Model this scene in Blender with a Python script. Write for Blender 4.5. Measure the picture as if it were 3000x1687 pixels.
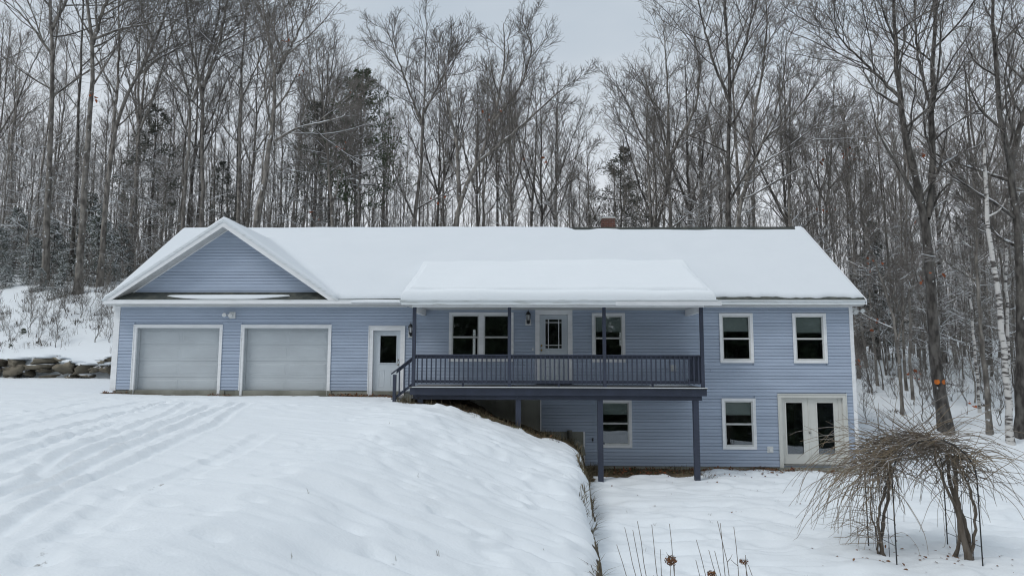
import bpy, math, random
import numpy as np
from mathutils import Matrix, Vector

# ------------------------------------------------------------------ camera, sky, sun, exposure
for o in list(bpy.data.objects):
    bpy.data.objects.remove(o)
scene = bpy.context.scene
COL = scene.collection
R = math.radians
cam_data = bpy.data.cameras.new('camera')
cam_data.sensor_width = 36.0
cam_data.lens = 24.0
cam_data.clip_start = 0.1
cam_data.clip_end = 2000.0
cam = bpy.data.objects.new('camera', cam_data)
COL.objects.link(cam)
cam.matrix_world = (Matrix.Translation((0, -21.4, 3.3)) @ Matrix.Rotation(R(1.72), 4, 'Z')
                    @ Matrix.Rotation(R(90 + 6.09), 4, 'X') @ Matrix.Rotation(R(0.17), 4, 'Z'))
scene.camera = cam

SUN_EL, SUN_AZ = R(52), R(-128)       # azimuth measured from +Y towards +X
world = bpy.data.worlds.new('World')
scene.world = world
world.use_nodes = True
wn, wl = world.node_tree.nodes, world.node_tree.links
wn.clear()
w_out = wn.new('ShaderNodeOutputWorld')
w_bg = wn.new('ShaderNodeBackground')
w_bg.inputs['Strength'].default_value = 0.122
sky = wn.new('ShaderNodeTexSky')
sky.sky_type = 'NISHITA'
sky.sun_disc = False
sky.sun_elevation = SUN_EL
sky.sun_rotation = SUN_AZ
sky.dust_density = 6.0
sky.air_density = 1.0
hsv = wn.new('ShaderNodeHueSaturation')
hsv.inputs['Saturation'].default_value = 0.3
wl.new(sky.outputs[0], hsv.inputs['Color'])
# stratus deck: the clear sky is veiled by an even cloud layer with soft lighter and darker billows
tc = wn.new('ShaderNodeTexCoord')
mp = wn.new('ShaderNodeMapping')
mp.inputs['Scale'].default_value = (1.0, 1.0, 3.2)
wl.new(tc.outputs['Generated'], mp.inputs['Vector'])
nz = wn.new('ShaderNodeTexNoise')
nz.inputs['Scale'].default_value = 2.3
nz.inputs['Detail'].default_value = 5
nz.inputs['Roughness'].default_value = 0.45
wl.new(mp.outputs[0], nz.inputs['Vector'])
rmp = wn.new('ShaderNodeValToRGB')
rmp.color_ramp.elements[0].position = 0.3
rmp.color_ramp.elements[0].color = (4.15, 4.85, 5.6, 1)
rmp.color_ramp.elements[1].position = 0.72
rmp.color_ramp.elements[1].color = (5.7, 6.2, 6.7, 1)
wl.new(nz.outputs['Fac'], rmp.inputs['Fac'])
mx = wn.new('ShaderNodeMix')
mx.data_type = 'RGBA'
mx.inputs['Factor'].default_value = 0.88
wl.new(hsv.outputs[0], mx.inputs[6])
wl.new(rmp.outputs[0], mx.inputs[7])
sepz = wn.new('ShaderNodeSeparateXYZ')
wl.new(tc.outputs['Generated'], sepz.inputs[0])
hz = wn.new('ShaderNodeMapRange')
hz.interpolation_type = 'SMOOTHSTEP'
hz.inputs[1].default_value, hz.inputs[2].default_value = 0.05, 0.47
hz.inputs[3].default_value, hz.inputs[4].default_value = 1.0, 0.0
wl.new(sepz.outputs['Z'], hz.inputs[0])
low = wn.new('ShaderNodeMix')
low.data_type = 'RGBA'
wl.new(hz.outputs[0], low.inputs['Factor'])
wl.new(mx.outputs[2], low.inputs[6])
low.inputs[7].default_value = (6.75, 6.98, 7.3, 1)
wl.new(low.outputs[2], w_bg.inputs['Color'])
wl.new(w_bg.outputs[0], w_out.inputs['Surface'])

sun_d = bpy.data.lights.new('sun', 'SUN')
sun_d.energy = 0.9
sun_d.angle = R(18)
sun_d.color = (1.0, 0.98, 0.95)
sun = bpy.data.objects.new('sun', sun_d)
COL.objects.link(sun)
sd = Vector((math.sin(SUN_AZ) * math.cos(SUN_EL), math.cos(SUN_AZ) * math.cos(SUN_EL), math.sin(SUN_EL)))
sun.rotation_euler = sd.to_track_quat('Z', 'Y').to_euler()
sun.location = (-20, -25, 40)

scene.view_settings.view_transform = 'Standard'
scene.view_settings.look = 'None'
scene.view_settings.exposure = 0.0
scene.view_settings.gamma = 1.0
scene.view_settings.use_curve_mapping = False
scene.render.engine = 'CYCLES'
scene.cycles.max_bounces = 8
scene.cycles.diffuse_bounces = 3
scene.cycles.glossy_bounces = 3
scene.cycles.transparent_max_bounces = 8
scene.cycles.use_denoising = True
scene.cycles.filter_width = 1.15
scene.cycles.sample_clamp_indirect = 3.0

rng = np.random.default_rng(11)
random.seed(5)

# ------------------------------------------------------------------ materials
def nd(nt, kind, **kw):
    n = nt.nodes.new(kind)
    for k, v in kw.items():
        if k in n.inputs:
            n.inputs[k].default_value = v
        else:
            setattr(n, k, v)
    return n

def mat(name, col, col2=None, rough=0.6, scale=3.0, stretch=(1, 1, 1), contrast=(0.35, 0.65), bump=0.0,
        bump_scale=40.0, vary=0.0, snow=None, snow_noise=1.5, spec=0.5, detail=4, metal=0.0, fleck=None):
    """Principled surface whose base colour wanders between two tones by world-space noise.
    vary: brightness difference from object to object.  snow: threshold of the normal's z above which snow lies."""
    m = bpy.data.materials.new(name)
    m.use_nodes = True
    nt = m.node_tree
    p = nt.nodes['Principled BSDF']
    p.inputs['Roughness'].default_value = rough
    p.inputs['Specular IOR Level'].default_value = spec
    p.inputs['Metallic'].default_value = metal
    L = nt.links.new
    geo = nd(nt, 'ShaderNodeNewGeometry')
    mpn = nd(nt, 'ShaderNodeMapping')
    mpn.inputs['Scale'].default_value = stretch
    L(geo.outputs['Position'], mpn.inputs['Vector'])
    noi = nd(nt, 'ShaderNodeTexNoise', Scale=scale, Detail=detail)
    L(mpn.outputs[0], noi.inputs['Vector'])
    mr = nd(nt, 'ShaderNodeMapRange')
    mr.inputs[1].default_value, mr.inputs[2].default_value = contrast
    L(noi.outputs['Fac'], mr.inputs[0])
    mix = nd(nt, 'ShaderNodeMix', data_type='RGBA')
    mix.inputs[6].default_value = (*col, 1)
    mix.inputs[7].default_value = (*(col2 or [c * 0.85 for c in col]), 1)
    L(mr.outputs[0], mix.inputs['Factor'])
    out = mix.outputs[2]
    if vary:
        oi = nd(nt, 'ShaderNodeObjectInfo')
        m2 = nd(nt, 'ShaderNodeMapRange')
        m2.inputs[3].default_value, m2.inputs[4].default_value = 1 - vary, 1 + vary
        L(oi.outputs['Random'], m2.inputs[0])
        mul = nd(nt, 'ShaderNodeMix', data_type='RGBA', blend_type='MULTIPLY')
        mul.inputs['Factor'].default_value = 1.0
        L(out, mul.inputs[6])
        L(m2.outputs[0], mul.inputs[7])
        out = mul.outputs[2]
    if snow is not None:
        sep = nd(nt, 'ShaderNodeSeparateXYZ')
        L(geo.outputs['Normal'], sep.inputs[0])
        n2 = nd(nt, 'ShaderNodeTexNoise', Scale=snow_noise, Detail=3)
        L(geo.outputs['Position'], n2.inputs['Vector'])
        ad = nd(nt, 'ShaderNodeMath', operation='ADD')
        sc = nd(nt, 'ShaderNodeMath', operation='MULTIPLY_ADD')
        sc.inputs[1].default_value, sc.inputs[2].default_value = 0.9, -0.45
        L(n2.outputs['Fac'], sc.inputs[0])
        L(sep.outputs['Z'], ad.inputs[0])
        L(sc.outputs[0], ad.inputs[1])
        m3 = nd(nt, 'ShaderNodeMapRange')
        m3.inputs[1].default_value, m3.inputs[2].default_value = snow - 0.06, snow + 0.1
        L(ad.outputs[0], m3.inputs[0])
        ms = nd(nt, 'ShaderNodeMix', data_type='RGBA')
        L(m3.outputs[0], ms.inputs['Factor'])
        L(out, ms.inputs[6])
        ms.inputs[7].default_value = (0.84, 0.87, 0.9, 1)
        out = ms.outputs[2]
    if fleck:
        n5 = nd(nt, 'ShaderNodeTexNoise', Scale=fleck[0], Detail=3)
        L(geo.outputs['Position'], n5.inputs['Vector'])
        m5 = nd(nt, 'ShaderNodeMapRange')
        m5.inputs[1].default_value, m5.inputs[2].default_value = fleck[1], fleck[1] + 0.05
        L(n5.outputs['Fac'], m5.inputs[0])
        mf = nd(nt, 'ShaderNodeMix', data_type='RGBA')
        L(m5.outputs[0], mf.inputs['Factor'])
        L(out, mf.inputs[6])
        mf.inputs[7].default_value = (*fleck[2], 1)
        out = mf.outputs[2]
    L(out, p.inputs['Base Color'])
    if bump:
        b = nd(nt, 'ShaderNodeBump', Strength=bump, Distance=0.02)
        n3 = nd(nt, 'ShaderNodeTexNoise', Scale=bump_scale, Detail=4)
        L(mpn.outputs[0], n3.inputs['Vector'])
        L(n3.outputs['Fac'], b.inputs['Height'])
        L(b.outputs[0], p.inputs['Normal'])
    return m

M = {}
M['siding'] = mat('blue_vinyl', (0.412, 0.483, 0.597), (0.36, 0.424, 0.528), 0.45, 1.2, (0.5, 1, 2.0), vary=0.05, bump=0.05, bump_scale=60)
M['trim'] = mat('white_trim', (0.86, 0.87, 0.88), (0.78, 0.79, 0.80), 0.5, 2.0, (1, 1, 4), bump=0.05)
M['fascia'] = mat('weathered_white_fascia', (0.70, 0.74, 0.76), (0.36, 0.37, 0.34), 0.6, 2.2, (0.7, 1, 9), contrast=(0.52, 0.8), detail=8)
M['soffit'] = mat('soffit_vinyl', (0.66, 0.66, 0.64), (0.58, 0.58, 0.57), 0.55)
M['door'] = mat('door_paint', (0.62, 0.67, 0.71), (0.56, 0.61, 0.65), 0.4, 1.5)
M['french'] = mat('cream_door_paint', (0.66, 0.66, 0.62), (0.60, 0.60, 0.56), 0.4, 1.5)
M['garage'] = mat('garage_door_steel', (0.52, 0.56, 0.585), (0.465, 0.50, 0.525), 0.45, 1.0, (1, 1, 1.5), bump=0.04, bump_scale=90)
M['deck'] = mat('slate_blue_paint', (0.047, 0.057, 0.090), (0.036, 0.044, 0.068), 0.5, 2.5, (1, 1, 1), bump=0.1, bump_scale=30, detail=7)
M['deck_top'] = mat('worn_deck_board', (0.12, 0.12, 0.125), (0.2, 0.2, 0.19), 0.7, 3.0, (0.4, 4, 1), vary=0.15)
M['concrete'] = mat('concrete', (0.33, 0.33, 0.29), (0.20, 0.20, 0.165), 0.9, 1.3, (1, 1, 0.6), bump=0.25, bump_scale=18, detail=8)
M['shingle'] = mat('dark_shingle', (0.035, 0.042, 0.04), (0.075, 0.08, 0.07), 0.9, 5.0, vary=0.2, bump=0.4, bump_scale=50)
M['brick'] = mat('red_brick', (0.17, 0.075, 0.055), (0.11, 0.055, 0.045), 0.85, 9.0, vary=0.3, bump=0.3)
M['mortar'] = mat('mortar', (0.38, 0.36, 0.33), None, 0.9, 9.0)
M['black'] = mat('black_metal', (0.012, 0.012, 0.014), (0.02, 0.02, 0.02), 0.4)
M['brass'] = mat('aged_brass', (0.45, 0.33, 0.12), (0.3, 0.22, 0.1), 0.35, metal=0.9)
M['nickel'] = mat('satin_nickel', (0.35, 0.34, 0.32), None, 0.3, metal=0.9)
M['plastic'] = mat('white_plastic', (0.72, 0.74, 0.74), (0.62, 0.63, 0.62), 0.45)
M['lamp_glass'] = mat('lamp_glass', (0.55, 0.57, 0.58), (0.45, 0.46, 0.47), 0.1)
M['shade'] = mat('roller_shade', (0.40, 0.48, 0.45), (0.35, 0.43, 0.40), 0.8, 2.0)
M['room'] = mat('room_wall', (0.18, 0.18, 0.18), None, 0.9)
M['sash'] = mat('vinyl_sash', (0.66, 0.67, 0.66), (0.56, 0.57, 0.55), 0.45)
M['boulder'] = mat('fieldstone', (0.115, 0.10, 0.075), (0.24, 0.21, 0.16), 0.95, 1.7, (1, 1, 1.5), bump=0.8, bump_scale=7, vary=0.25, snow=0.86, detail=8)
M['pipe'] = mat('grey_pipe', (0.23, 0.23, 0.2), None, 0.8)

M['bark'] = mat('grey_bark', (0.085, 0.077, 0.069), (0.25, 0.232, 0.207), 0.95, 4.0, (1.6, 1.6, 0.6), fleck=(5.5, 0.66, (0.62, 0.64, 0.66)), contrast=(0.36, 0.64), bump=0.6, bump_scale=16, vary=0.22, snow=0.66, snow_noise=1.2)
M['bark_dark'] = mat('dark_bark', (0.045, 0.040, 0.036), (0.15, 0.14, 0.127), 0.95, 4.0, (1.6, 1.6, 0.6), fleck=(6.0, 0.69, (0.55, 0.57, 0.58)), contrast=(0.38, 0.64), bump=0.7, bump_scale=14, vary=0.15, snow=0.72, snow_noise=1.0)
M['twig'] = mat('twig_bark', (0.122, 0.109, 0.098), (0.195, 0.176, 0.157), 0.9, 2.0, vary=0.2, snow=0.84, snow_noise=0.5)
M['twig_snow'] = mat('snowy_twig_bark', (0.14, 0.126, 0.113), (0.22, 0.20, 0.178), 0.9, 2.0, vary=0.2, snow=0.5, snow_noise=2.5)
M['birch'] = mat('birch_bark', (0.60, 0.585, 0.56), (0.09, 0.08, 0.075), 0.8, 1.5, (2, 2, 7), contrast=(0.5, 0.6), bump=0.3, snow=0.7)
M['needle'] = mat('pine_needles', (0.046, 0.074, 0.033), (0.08, 0.11, 0.05), 0.7, 0.8, vary=0.15, snow=0.95, snow_noise=1.6)
M['needle_dusk'] = mat('grey_green_needles', (0.066, 0.072, 0.054), (0.095, 0.098, 0.075), 0.8, 0.8, vary=0.2, snow=0.9, snow_noise=1.6)
M['needle_snow'] = mat('snowy_needles', (0.075, 0.092, 0.066), (0.11, 0.12, 0.09), 0.7, 0.8, vary=0.15, snow=0.5, snow_noise=5.0)
M['blaze'] = mat('orange_paint', (0.62, 0.17, 0.02), (0.45, 0.12, 0.02), 0.8, 9)
M['dead_leaf'] = mat('dead_leaf', (0.13, 0.055, 0.025), (0.22, 0.11, 0.05), 0.8, 6.0)
M['orange_leaf'] = mat('orange_leaf', (0.34, 0.09, 0.03), (0.24, 0.07, 0.03), 0.8, 4.0)
M['dry_grass'] = mat('dry_grass', (0.16, 0.13, 0.075), (0.09, 0.075, 0.045), 0.9, 2.0)
M['green_grass'] = mat('faded_green_grass', (0.075, 0.085, 0.03), (0.12, 0.11, 0.05), 0.9, 2.0)
M['dead_brush'] = mat('dead_brush', (0.05, 0.04, 0.032), (0.10, 0.075, 0.055), 0.9, 3.0)
M['cane'] = mat('vine_cane', (0.25, 0.195, 0.13), (0.14, 0.108, 0.075), 0.8, 1.5, snow=0.93)
M['vine_bark'] = mat('vine_bark', (0.10, 0.08, 0.06), (0.17, 0.145, 0.12), 0.95, 4.0, (4, 4, 1), bump=0.8, bump_scale=25)
M['iron'] = mat('arbor_iron', (0.02, 0.02, 0.022), None, 0.5)
M['flower'] = mat('dried_flower', (0.24, 0.105, 0.04), (0.14, 0.06, 0.025), 0.9, 20)
M['stem'] = mat('dry_stem', (0.095, 0.07, 0.05), (0.15, 0.115, 0.08), 0.9, 8)
M['paper'] = mat('printed_sticker', (0.68, 0.72, 0.70), (0.08, 0.09, 0.09), 0.6, 26, (1, 1, 0.9), contrast=(0.6, 0.66), detail=2)

def snow_mat(name='snow', c0=(0.77, 0.815, 0.85, 1), c1=(0.81, 0.85, 0.88, 1), lines=0.0):
    m = bpy.data.materials.new(name)
    m.use_nodes = True
    nt = m.node_tree
    L = nt.links.new
    p = nt.nodes['Principled BSDF']
    p.inputs['Roughness'].default_value = 0.75
    p.inputs['Specular IOR Level'].default_value = 0.25
    geo = nd(nt, 'ShaderNodeNewGeometry')
    n1 = nd(nt, 'ShaderNodeTexNoise', Scale=0.7, Detail=5)
    L(geo.outputs['Position'], n1.inputs['Vector'])
    mixs = nd(nt, 'ShaderNodeMix', data_type='RGBA')
    mixs.inputs[6].default_value = c0
    mixs.inputs[7].default_value = c1
    L(n1.outputs['Fac'], mixs.inputs['Factor'])
    at = nd(nt, 'ShaderNodeAttribute', attribute_name='bare')
    n2 = nd(nt, 'ShaderNodeTexNoise', Scale=7.0, Detail=7, Roughness=0.7)
    L(geo.outputs['Position'], n2.inputs['Vector'])
    # threshold the bare amount with noise so that its rim is ragged
    ad = nd(nt, 'ShaderNodeMath', operation='MULTIPLY_ADD')
    L(n2.outputs['Fac'], ad.inputs[0])
    ad.inputs[1].default_value = 0.9
    sb = nd(nt, 'ShaderNodeMath', operation='SUBTRACT')
    L(at.outputs['Fac'], sb.inputs[0])
    sb.inputs[1].default_value = 0.45
    L(sb.outputs[0], ad.inputs[2])
    mr = nd(nt, 'ShaderNodeMapRange')
    mr.inputs[1].default_value, mr.inputs[2].default_value = 0.45, 0.55
    L(ad.outputs[0], mr.inputs[0])
    dirt = nd(nt, 'ShaderNodeValToRGB')
    e = dirt.color_ramp.elements
    e[0].position, e[0].color = 0.3, (0.035, 0.028, 0.02, 1)
    e[1].position, e[1].color = 0.7, (0.15, 0.115, 0.07, 1)
    n3 = nd(nt, 'ShaderNodeTexNoise', Scale=3.5, Detail=8)
    L(geo.outputs['Position'], n3.inputs['Vector'])
    L(n3.outputs['Fac'], dirt.inputs['Fac'])
    mix = nd(nt, 'ShaderNodeMix', data_type='RGBA')
    L(mr.outputs[0], mix.inputs['Factor'])
    L(mixs.outputs[2], mix.inputs[6])
    L(dirt.outputs[0], mix.inputs[7])
    L(mix.outputs[2], p.inputs['Base Color'])
    b = nd(nt, 'ShaderNodeBump', Strength=0.35, Distance=0.02)
    n4 = nd(nt, 'ShaderNodeTexNoise', Scale=26, Detail=5)
    L(geo.outputs['Position'], n4.inputs['Vector'])
    L(n4.outputs['Fac'], b.inputs['Height'])
    L(b.outputs[0], p.inputs['Normal'])
    return m
M['snow'] = snow_mat()
# thin cover; colour darkened so the steeper slopes look shaded next to the porch
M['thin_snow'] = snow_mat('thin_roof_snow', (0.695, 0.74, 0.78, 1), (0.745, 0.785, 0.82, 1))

def glass_mat(name, gain, tint=1.0, wav=0.012):
    m = bpy.data.materials.new(name)
    m.use_nodes = True
    nt = m.node_tree
    nt.nodes.clear()
    L = nt.links.new
    out = nd(nt, 'ShaderNodeOutputMaterial')
    tr = nd(nt, 'ShaderNodeBsdfTransparent')
    tr.inputs[0].default_value = (tint, tint, tint, 1)
    gl = nd(nt, 'ShaderNodeBsdfGlossy', Roughness=0.01)
    gl.inputs[0].default_value = (0.9, 0.95, 1, 1)
    fr = nd(nt, 'ShaderNodeFresnel', IOR=1.5)
    mu = nd(nt, 'ShaderNodeMath', operation='MULTIPLY', use_clamp=True)
    mu.inputs[1].default_value = gain
    L(fr.outputs[0], mu.inputs[0])
    geo = nd(nt, 'ShaderNodeNewGeometry')
    no = nd(nt, 'ShaderNodeTexNoise', Scale=1.6, Detail=1)
    L(geo.outputs['Position'], no.inputs['Vector'])
    b = nd(nt, 'ShaderNodeBump', Strength=wav, Distance=0.1)
    L(no.outputs['Fac'], b.inputs['Height'])
    L(b.outputs[0], gl.inputs['Normal'])
    mi = nd(nt, 'ShaderNodeMixShader')
    L(mu.outputs[0], mi.inputs[0])
    L(tr.outputs[0], mi.inputs[1])
    L(gl.outputs[0], mi.inputs[2])
    L(mi.outputs[0], out.inputs[0])
    return m
M['glass'] = glass_mat('window_glass', 2.2, 0.96)

# ------------------------------------------------------------------ mesh helpers
def np_mesh(name, verts, faces, smooth=False):
    """verts (N,3); faces: list of arrays (K, n) with n = 3 or 4"""
    me = bpy.data.meshes.new(name)
    verts = np.asarray(verts, dtype=np.float32)
    if not isinstance(faces, list):
        faces = [faces]
    faces = [np.asarray(f, dtype=np.int32) for f in faces if len(f)]
    me.vertices.add(len(verts))
    me.vertices.foreach_set('co', verts.ravel())
    nl = sum(f.size for f in faces)
    me.loops.add(nl)
    me.loops.foreach_set('vertex_index', np.concatenate([f.ravel() for f in faces]))
    tot = np.concatenate([np.full(len(f), f.shape[1], np.int32) for f in faces])
    me.polygons.add(len(tot))
    me.polygons.foreach_set('loop_start', np.concatenate([[0], np.cumsum(tot)[:-1]]).astype(np.int32))
    me.polygons.foreach_set('loop_total', tot)
    if smooth:
        me.polygons.foreach_set('use_smooth', np.ones(len(tot), bool))
    me.update(calc_edges=True)
    me.validate()
    return me

def link(name, me, m=None, parent=None):
    o = bpy.data.objects.new(name, me)
    COL.objects.link(o)
    if m is not None and me is not None and not me.materials:
        me.materials.append(M[m] if isinstance(m, str) else m)
    if parent is not None:
        o.parent = parent
        if parent.type == 'EMPTY' and parent.get('world_parts'):
            o.matrix_parent_inverse = Matrix.Translation(-parent.location)
    return o

def tag(o, label, cat, group=None, kind=None):
    o['label'] = label
    if kind != 'structure':
        o['category'] = cat
    if group:
        o['group'] = group
    if kind:
        o['kind'] = kind
    return o

def empty(name, loc, world_parts=True):
    o = bpy.data.objects.new(name, None)
    o.empty_display_size = 0.3
    o.location = loc
    if world_parts:
        o['world_parts'] = True
    COL.objects.link(o)
    return o

class MB:
    def __init__(s):
        s.v, s.f = [], []
    def add(s, vs, fs):
        n = len(s.v)
        s.v += [tuple(map(float, v)) for v in vs]
        s.f += [tuple(i + n for i in f) for f in fs]
        return s
    def box(s, x0, x1, y0, y1, z0, z1):
        return s.add([(x0, y0, z0), (x1, y0, z0), (x1, y1, z0), (x0, y1, z0), (x0, y0, z1), (x1, y0, z1), (x1, y1, z1), (x0, y1, z1)],
                     [(0, 3, 2, 1), (4, 5, 6, 7), (0, 1, 5, 4), (1, 2, 6, 5), (2, 3, 7, 6), (3, 0, 4, 7)])
    def prism(s, poly, a0, a1, axis='x'):
        """poly: list of 2-D points; axis x -> (y,z), y -> (x,z), z -> (x,y)"""
        n = len(poly)
        def p(a, q):
            return {'x': (a, q[0], q[1]), 'y': (q[0], a, q[1]), 'z': (q[0], q[1], a)}[axis]
        vs = [p(a0, q) for q in poly] + [p(a1, q) for q in poly]
        fs = [tuple(range(n))[::-1], tuple(range(n, 2 * n))] + [(i, (i + 1) % n, n + (i + 1) % n, n + i) for i in range(n)]
        return s.add(vs, fs)
    def lathe(s, c, prof, n=12, axis='z', phase=0.0):
        """prof: [(r, h)] along axis from point c"""
        vs = []
        for r, h in prof:
            for k in range(n):
                a = 2 * math.pi * k / n + phase
                u, w = r * math.cos(a), r * math.sin(a)
                vs.append({'z': (c[0] + u, c[1] + w, c[2] + h), 'y': (c[0] + u, c[1] + h, c[2] + w), 'x': (c[0] + h, c[1] + u, c[2] + w)}[axis])
        fs = []
        for i in range(len(prof) - 1):
            for k in range(n):
                fs.append((i * n + k, i * n + (k + 1) % n, (i + 1) * n + (k + 1) % n, (i + 1) * n + k))
        fs.append(tuple(range(n))[::-1])
        fs.append(tuple(range((len(prof) - 1) * n, len(prof) * n)))
        return s.add(vs, fs)
    def tube(s, pts, r, n=6):
        pts = [Vector(p) for p in pts]
        vs, fs = [], []
        for i, p in enumerate(pts):
            t = (pts[min(i + 1, len(pts) - 1)] - pts[max(i - 1, 0)]).normalized()
            a = t.cross(Vector((0.31, 0.17, 0.93))).normalized()
            b = t.cross(a)
            rr = r[i] if isinstance(r, (list, tuple)) else r
            for k in range(n):
                an = 2 * math.pi * k / n
                vs.append(p + a * (rr * math.cos(an)) + b * (rr * math.sin(an)))
        for i in range(len(pts) - 1):
            for k in range(n):
                fs.append((i * n + k, i * n + (k + 1) % n, (i + 1) * n + (k + 1) % n, (i + 1) * n + k))
        fs.append(tuple(range(n))[::-1])
        fs.append(tuple(range((len(pts) - 1) * n, len(pts) * n)))
        return s.add(vs, fs)
    def mesh(s, name, smooth=False):
        me = bpy.data.meshes.new(name)
        me.from_pydata(s.v, [], s.f)
        if smooth:
            for p in me.polygons:
                p.use_smooth = True
        me.update()
        return me
    def build(s, name, m, parent=None, smooth=False):
        me = s.mesh(name, smooth)
        import bmesh
        bm = bmesh.new()
        bm.from_mesh(me)
        bmesh.ops.recalc_face_normals(bm, faces=bm.faces)
        bm.to_mesh(me)
        bm.free()
        return link(name, me, m, parent)

def BOX(name, m, parent, *b):
    return MB().box(*b).build(name, m, parent)

# smooth value noise on a lattice
_lat = np.random.default_rng(3).random((256, 256))
def vnoise(x, y, seed=0):
    x = np.asarray(x, float) + seed * 17.31
    y = np.asarray(y, float) + seed * 9.77
    xi, yi = np.floor(x).astype(int), np.floor(y).astype(int)
    fx, fy = x - xi, y - yi
    fx = fx * fx * fx * (fx * (fx * 6 - 15) + 10)
    fy = fy * fy * fy * (fy * (fy * 6 - 15) + 10)
    g = lambda a, b: _lat[a % 256, b % 256]
    return (g(xi, yi) * (1 - fx) + g(xi + 1, yi) * fx) * (1 - fy) + (g(xi, yi + 1) * (1 - fx) + g(xi + 1, yi + 1) * fx) * fy - 0.5
def fbm(x, y, oct=4, seed=0, gain=0.5):
    s, a = 0.0, 1.0
    for i in range(oct):
        s = s + a * vnoise(x * 2 ** i, y * 2 ** i, seed + i)
        a *= gain
    return s
def sstep(a, b, x):
    t = np.clip((x - a) / (b - a), 0, 1)
    return t * t * (3 - 2 * t)

# ------------------------------------------------------------------ terrain
LOW_Y = [-400, -90, -60, -35, -24, -18, 0, 3, 8.6, 20, 60, 120, 400]
LOW_Z = [-11, -10, -8.2, -5.0, -2.0, -.68, 0.02, .14, 1.3, 2.7, 5.6, 9, 16]
UP_Y = [-400, -90, -60, -35, -24, -5, 0, 5, 6.75, 7.15, 10.5, 15, 25, 60, 120, 400]
UP_Z = [-6, -5, -3, 0.6, 1.95, 2.2, 2.22, 2.45, 2.52, 3.42, 5.3, 7.3, 9.2, 12, 15, 20]
PRX = [-6, -4.1, -3.2, -2.56, -2.06, -1.46, -1, -.46, .09, .53, .96, 1.15, 1.27]
PRZ = [2.2, 2.08, 2.03, 1.99, 1.87, 1.67, 1.55, 1.39, 1.22, 1.11, 1.0, .9, .74]
def edge_x(y):
    return np.interp(y, [-40, -24, -12, -8, -2, 0], [0.2, 0.5, .86, 1.02, 1.27, 1.55]) + 0.2 * vnoise(y * 0.9, y * 0 + 4.2) + 0.13 * vnoise(y * 2.6, y * 0 + 8.2) + 0.06 * vnoise(y * 6.5, y * 0 + 2.2)
def base_h(x, y):
    x, y = np.asarray(x, float), np.asarray(y, float)
    low, up = np.interp(y, LOW_Y, LOW_Z), np.interp(y, UP_Y, UP_Z)
    low = low + np.where(y > 0, 0.02 * np.clip(x - 12, 0, 12), 0)
    low = low - np.where(y < 0, 0.0045 * np.clip(x - 5, 0, 12) * np.minimum(-y, 22), 0)
    xs = x - (edge_x(y) - 1.27)
    fr = np.interp(xs, PRX, np.array(PRZ) / 2.2)
    fr = np.where(xs > 1.27, (0.74 / 2.2) * (1 - sstep(1.27, 1.27 + 0.13, xs)), fr)
    front = low + (up - low) * fr
    w = np.clip((10 - x) / 23.0, 0, 1)
    back = low + (up - low) * w
    front = front - 0.2 * sstep(-1.9, -0.2, y) * sstep(-1.8, -0.8, x) * (1 - sstep(1.4, 1.7, x))
    t = sstep(0.0, 0.8, y)
    h = front * (1 - t) + back * t
    inside = (x > -13.1) & (x < 9.8) & (y > 0.06) & (y < 8.15)
    h = np.where(inside, np.where(x > 0.3, np.minimum(h, -0.05), np.minimum(h, 2.1)), h)
    return h
TRACKS = [
    ([(-7.2, -3.88), (-6.47, -6.52), (-5.72, -9.04), (-5.31, -11.33), (-5.06, -12.91), (-4.87, -14.16), (-4.6, -15.15), (-4.36, -15.79), (-4.18, -16.4)], 0.105, 0.062),
    ([(-7.56, -3.62), (-6.8, -6.74), (-6.01, -9.61), (-5.69, -11.54), (-5.43, -12.93), (-5.08, -14.17), (-5.09, -14.87), (-4.94, -15.51)], 0.105, 0.062),
    ([(-8.83, -3.72), (-7.26, -7.89), (-6.64, -10.14), (-6.27, -11.57), (-6.12, -12.4), (-5.63, -13.67), (-5.74, -14.05), (-5.48, -14.89)], 0.105, 0.062),
    ([(-10.34, -2.91), (-9.62, -5.64), (-9.2, -7.67), (-8.79, -9.24), (-8.39, -10.7), (-8.08, -11.85)], 0.14, 0.05),
    ([(-7.55, -8.57), (-7.03, -10.4), (-6.83, -11.42), (-6.56, -12.42), (-6.29, -13.36), (-6.05, -14.22)], 0.105, 0.062),
    ([(-4.7, -8.98), (-4.23, -11.64), (-4.19, -13.25), (-4.27, -14.22), (-3.98, -15.12), (-3.85, -15.59), (-3.8, -15.99), (-3.33, -16.79), (-3.08, -17.3), (-3.0, -17.5), (-2.77, -17.97)], 0.16, 0.035),
    ([(-7.73, -4.75), (-6.74, -8.19), (-6.16, -10.35), (-5.93, -11.73), (-5.72, -12.81), (-5.4, -13.88), (-5.27, -14.63), (-5.17, -15.25)], 0.105, 0.062),
    ([(-9.51, -3.47), (-8.42, -6.86), (-8.04, -8.6), (-7.67, -10.2), (-7.25, -11.63), (-7.07, -12.6)], 0.105, 0.062),
    ([(-11.89, -2.71), (-11.57, -3.94), (-10.43, -7.0), (-10.2, -8.42), (-10.02, -9.59)], 0.13, 0.035),
]
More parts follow.
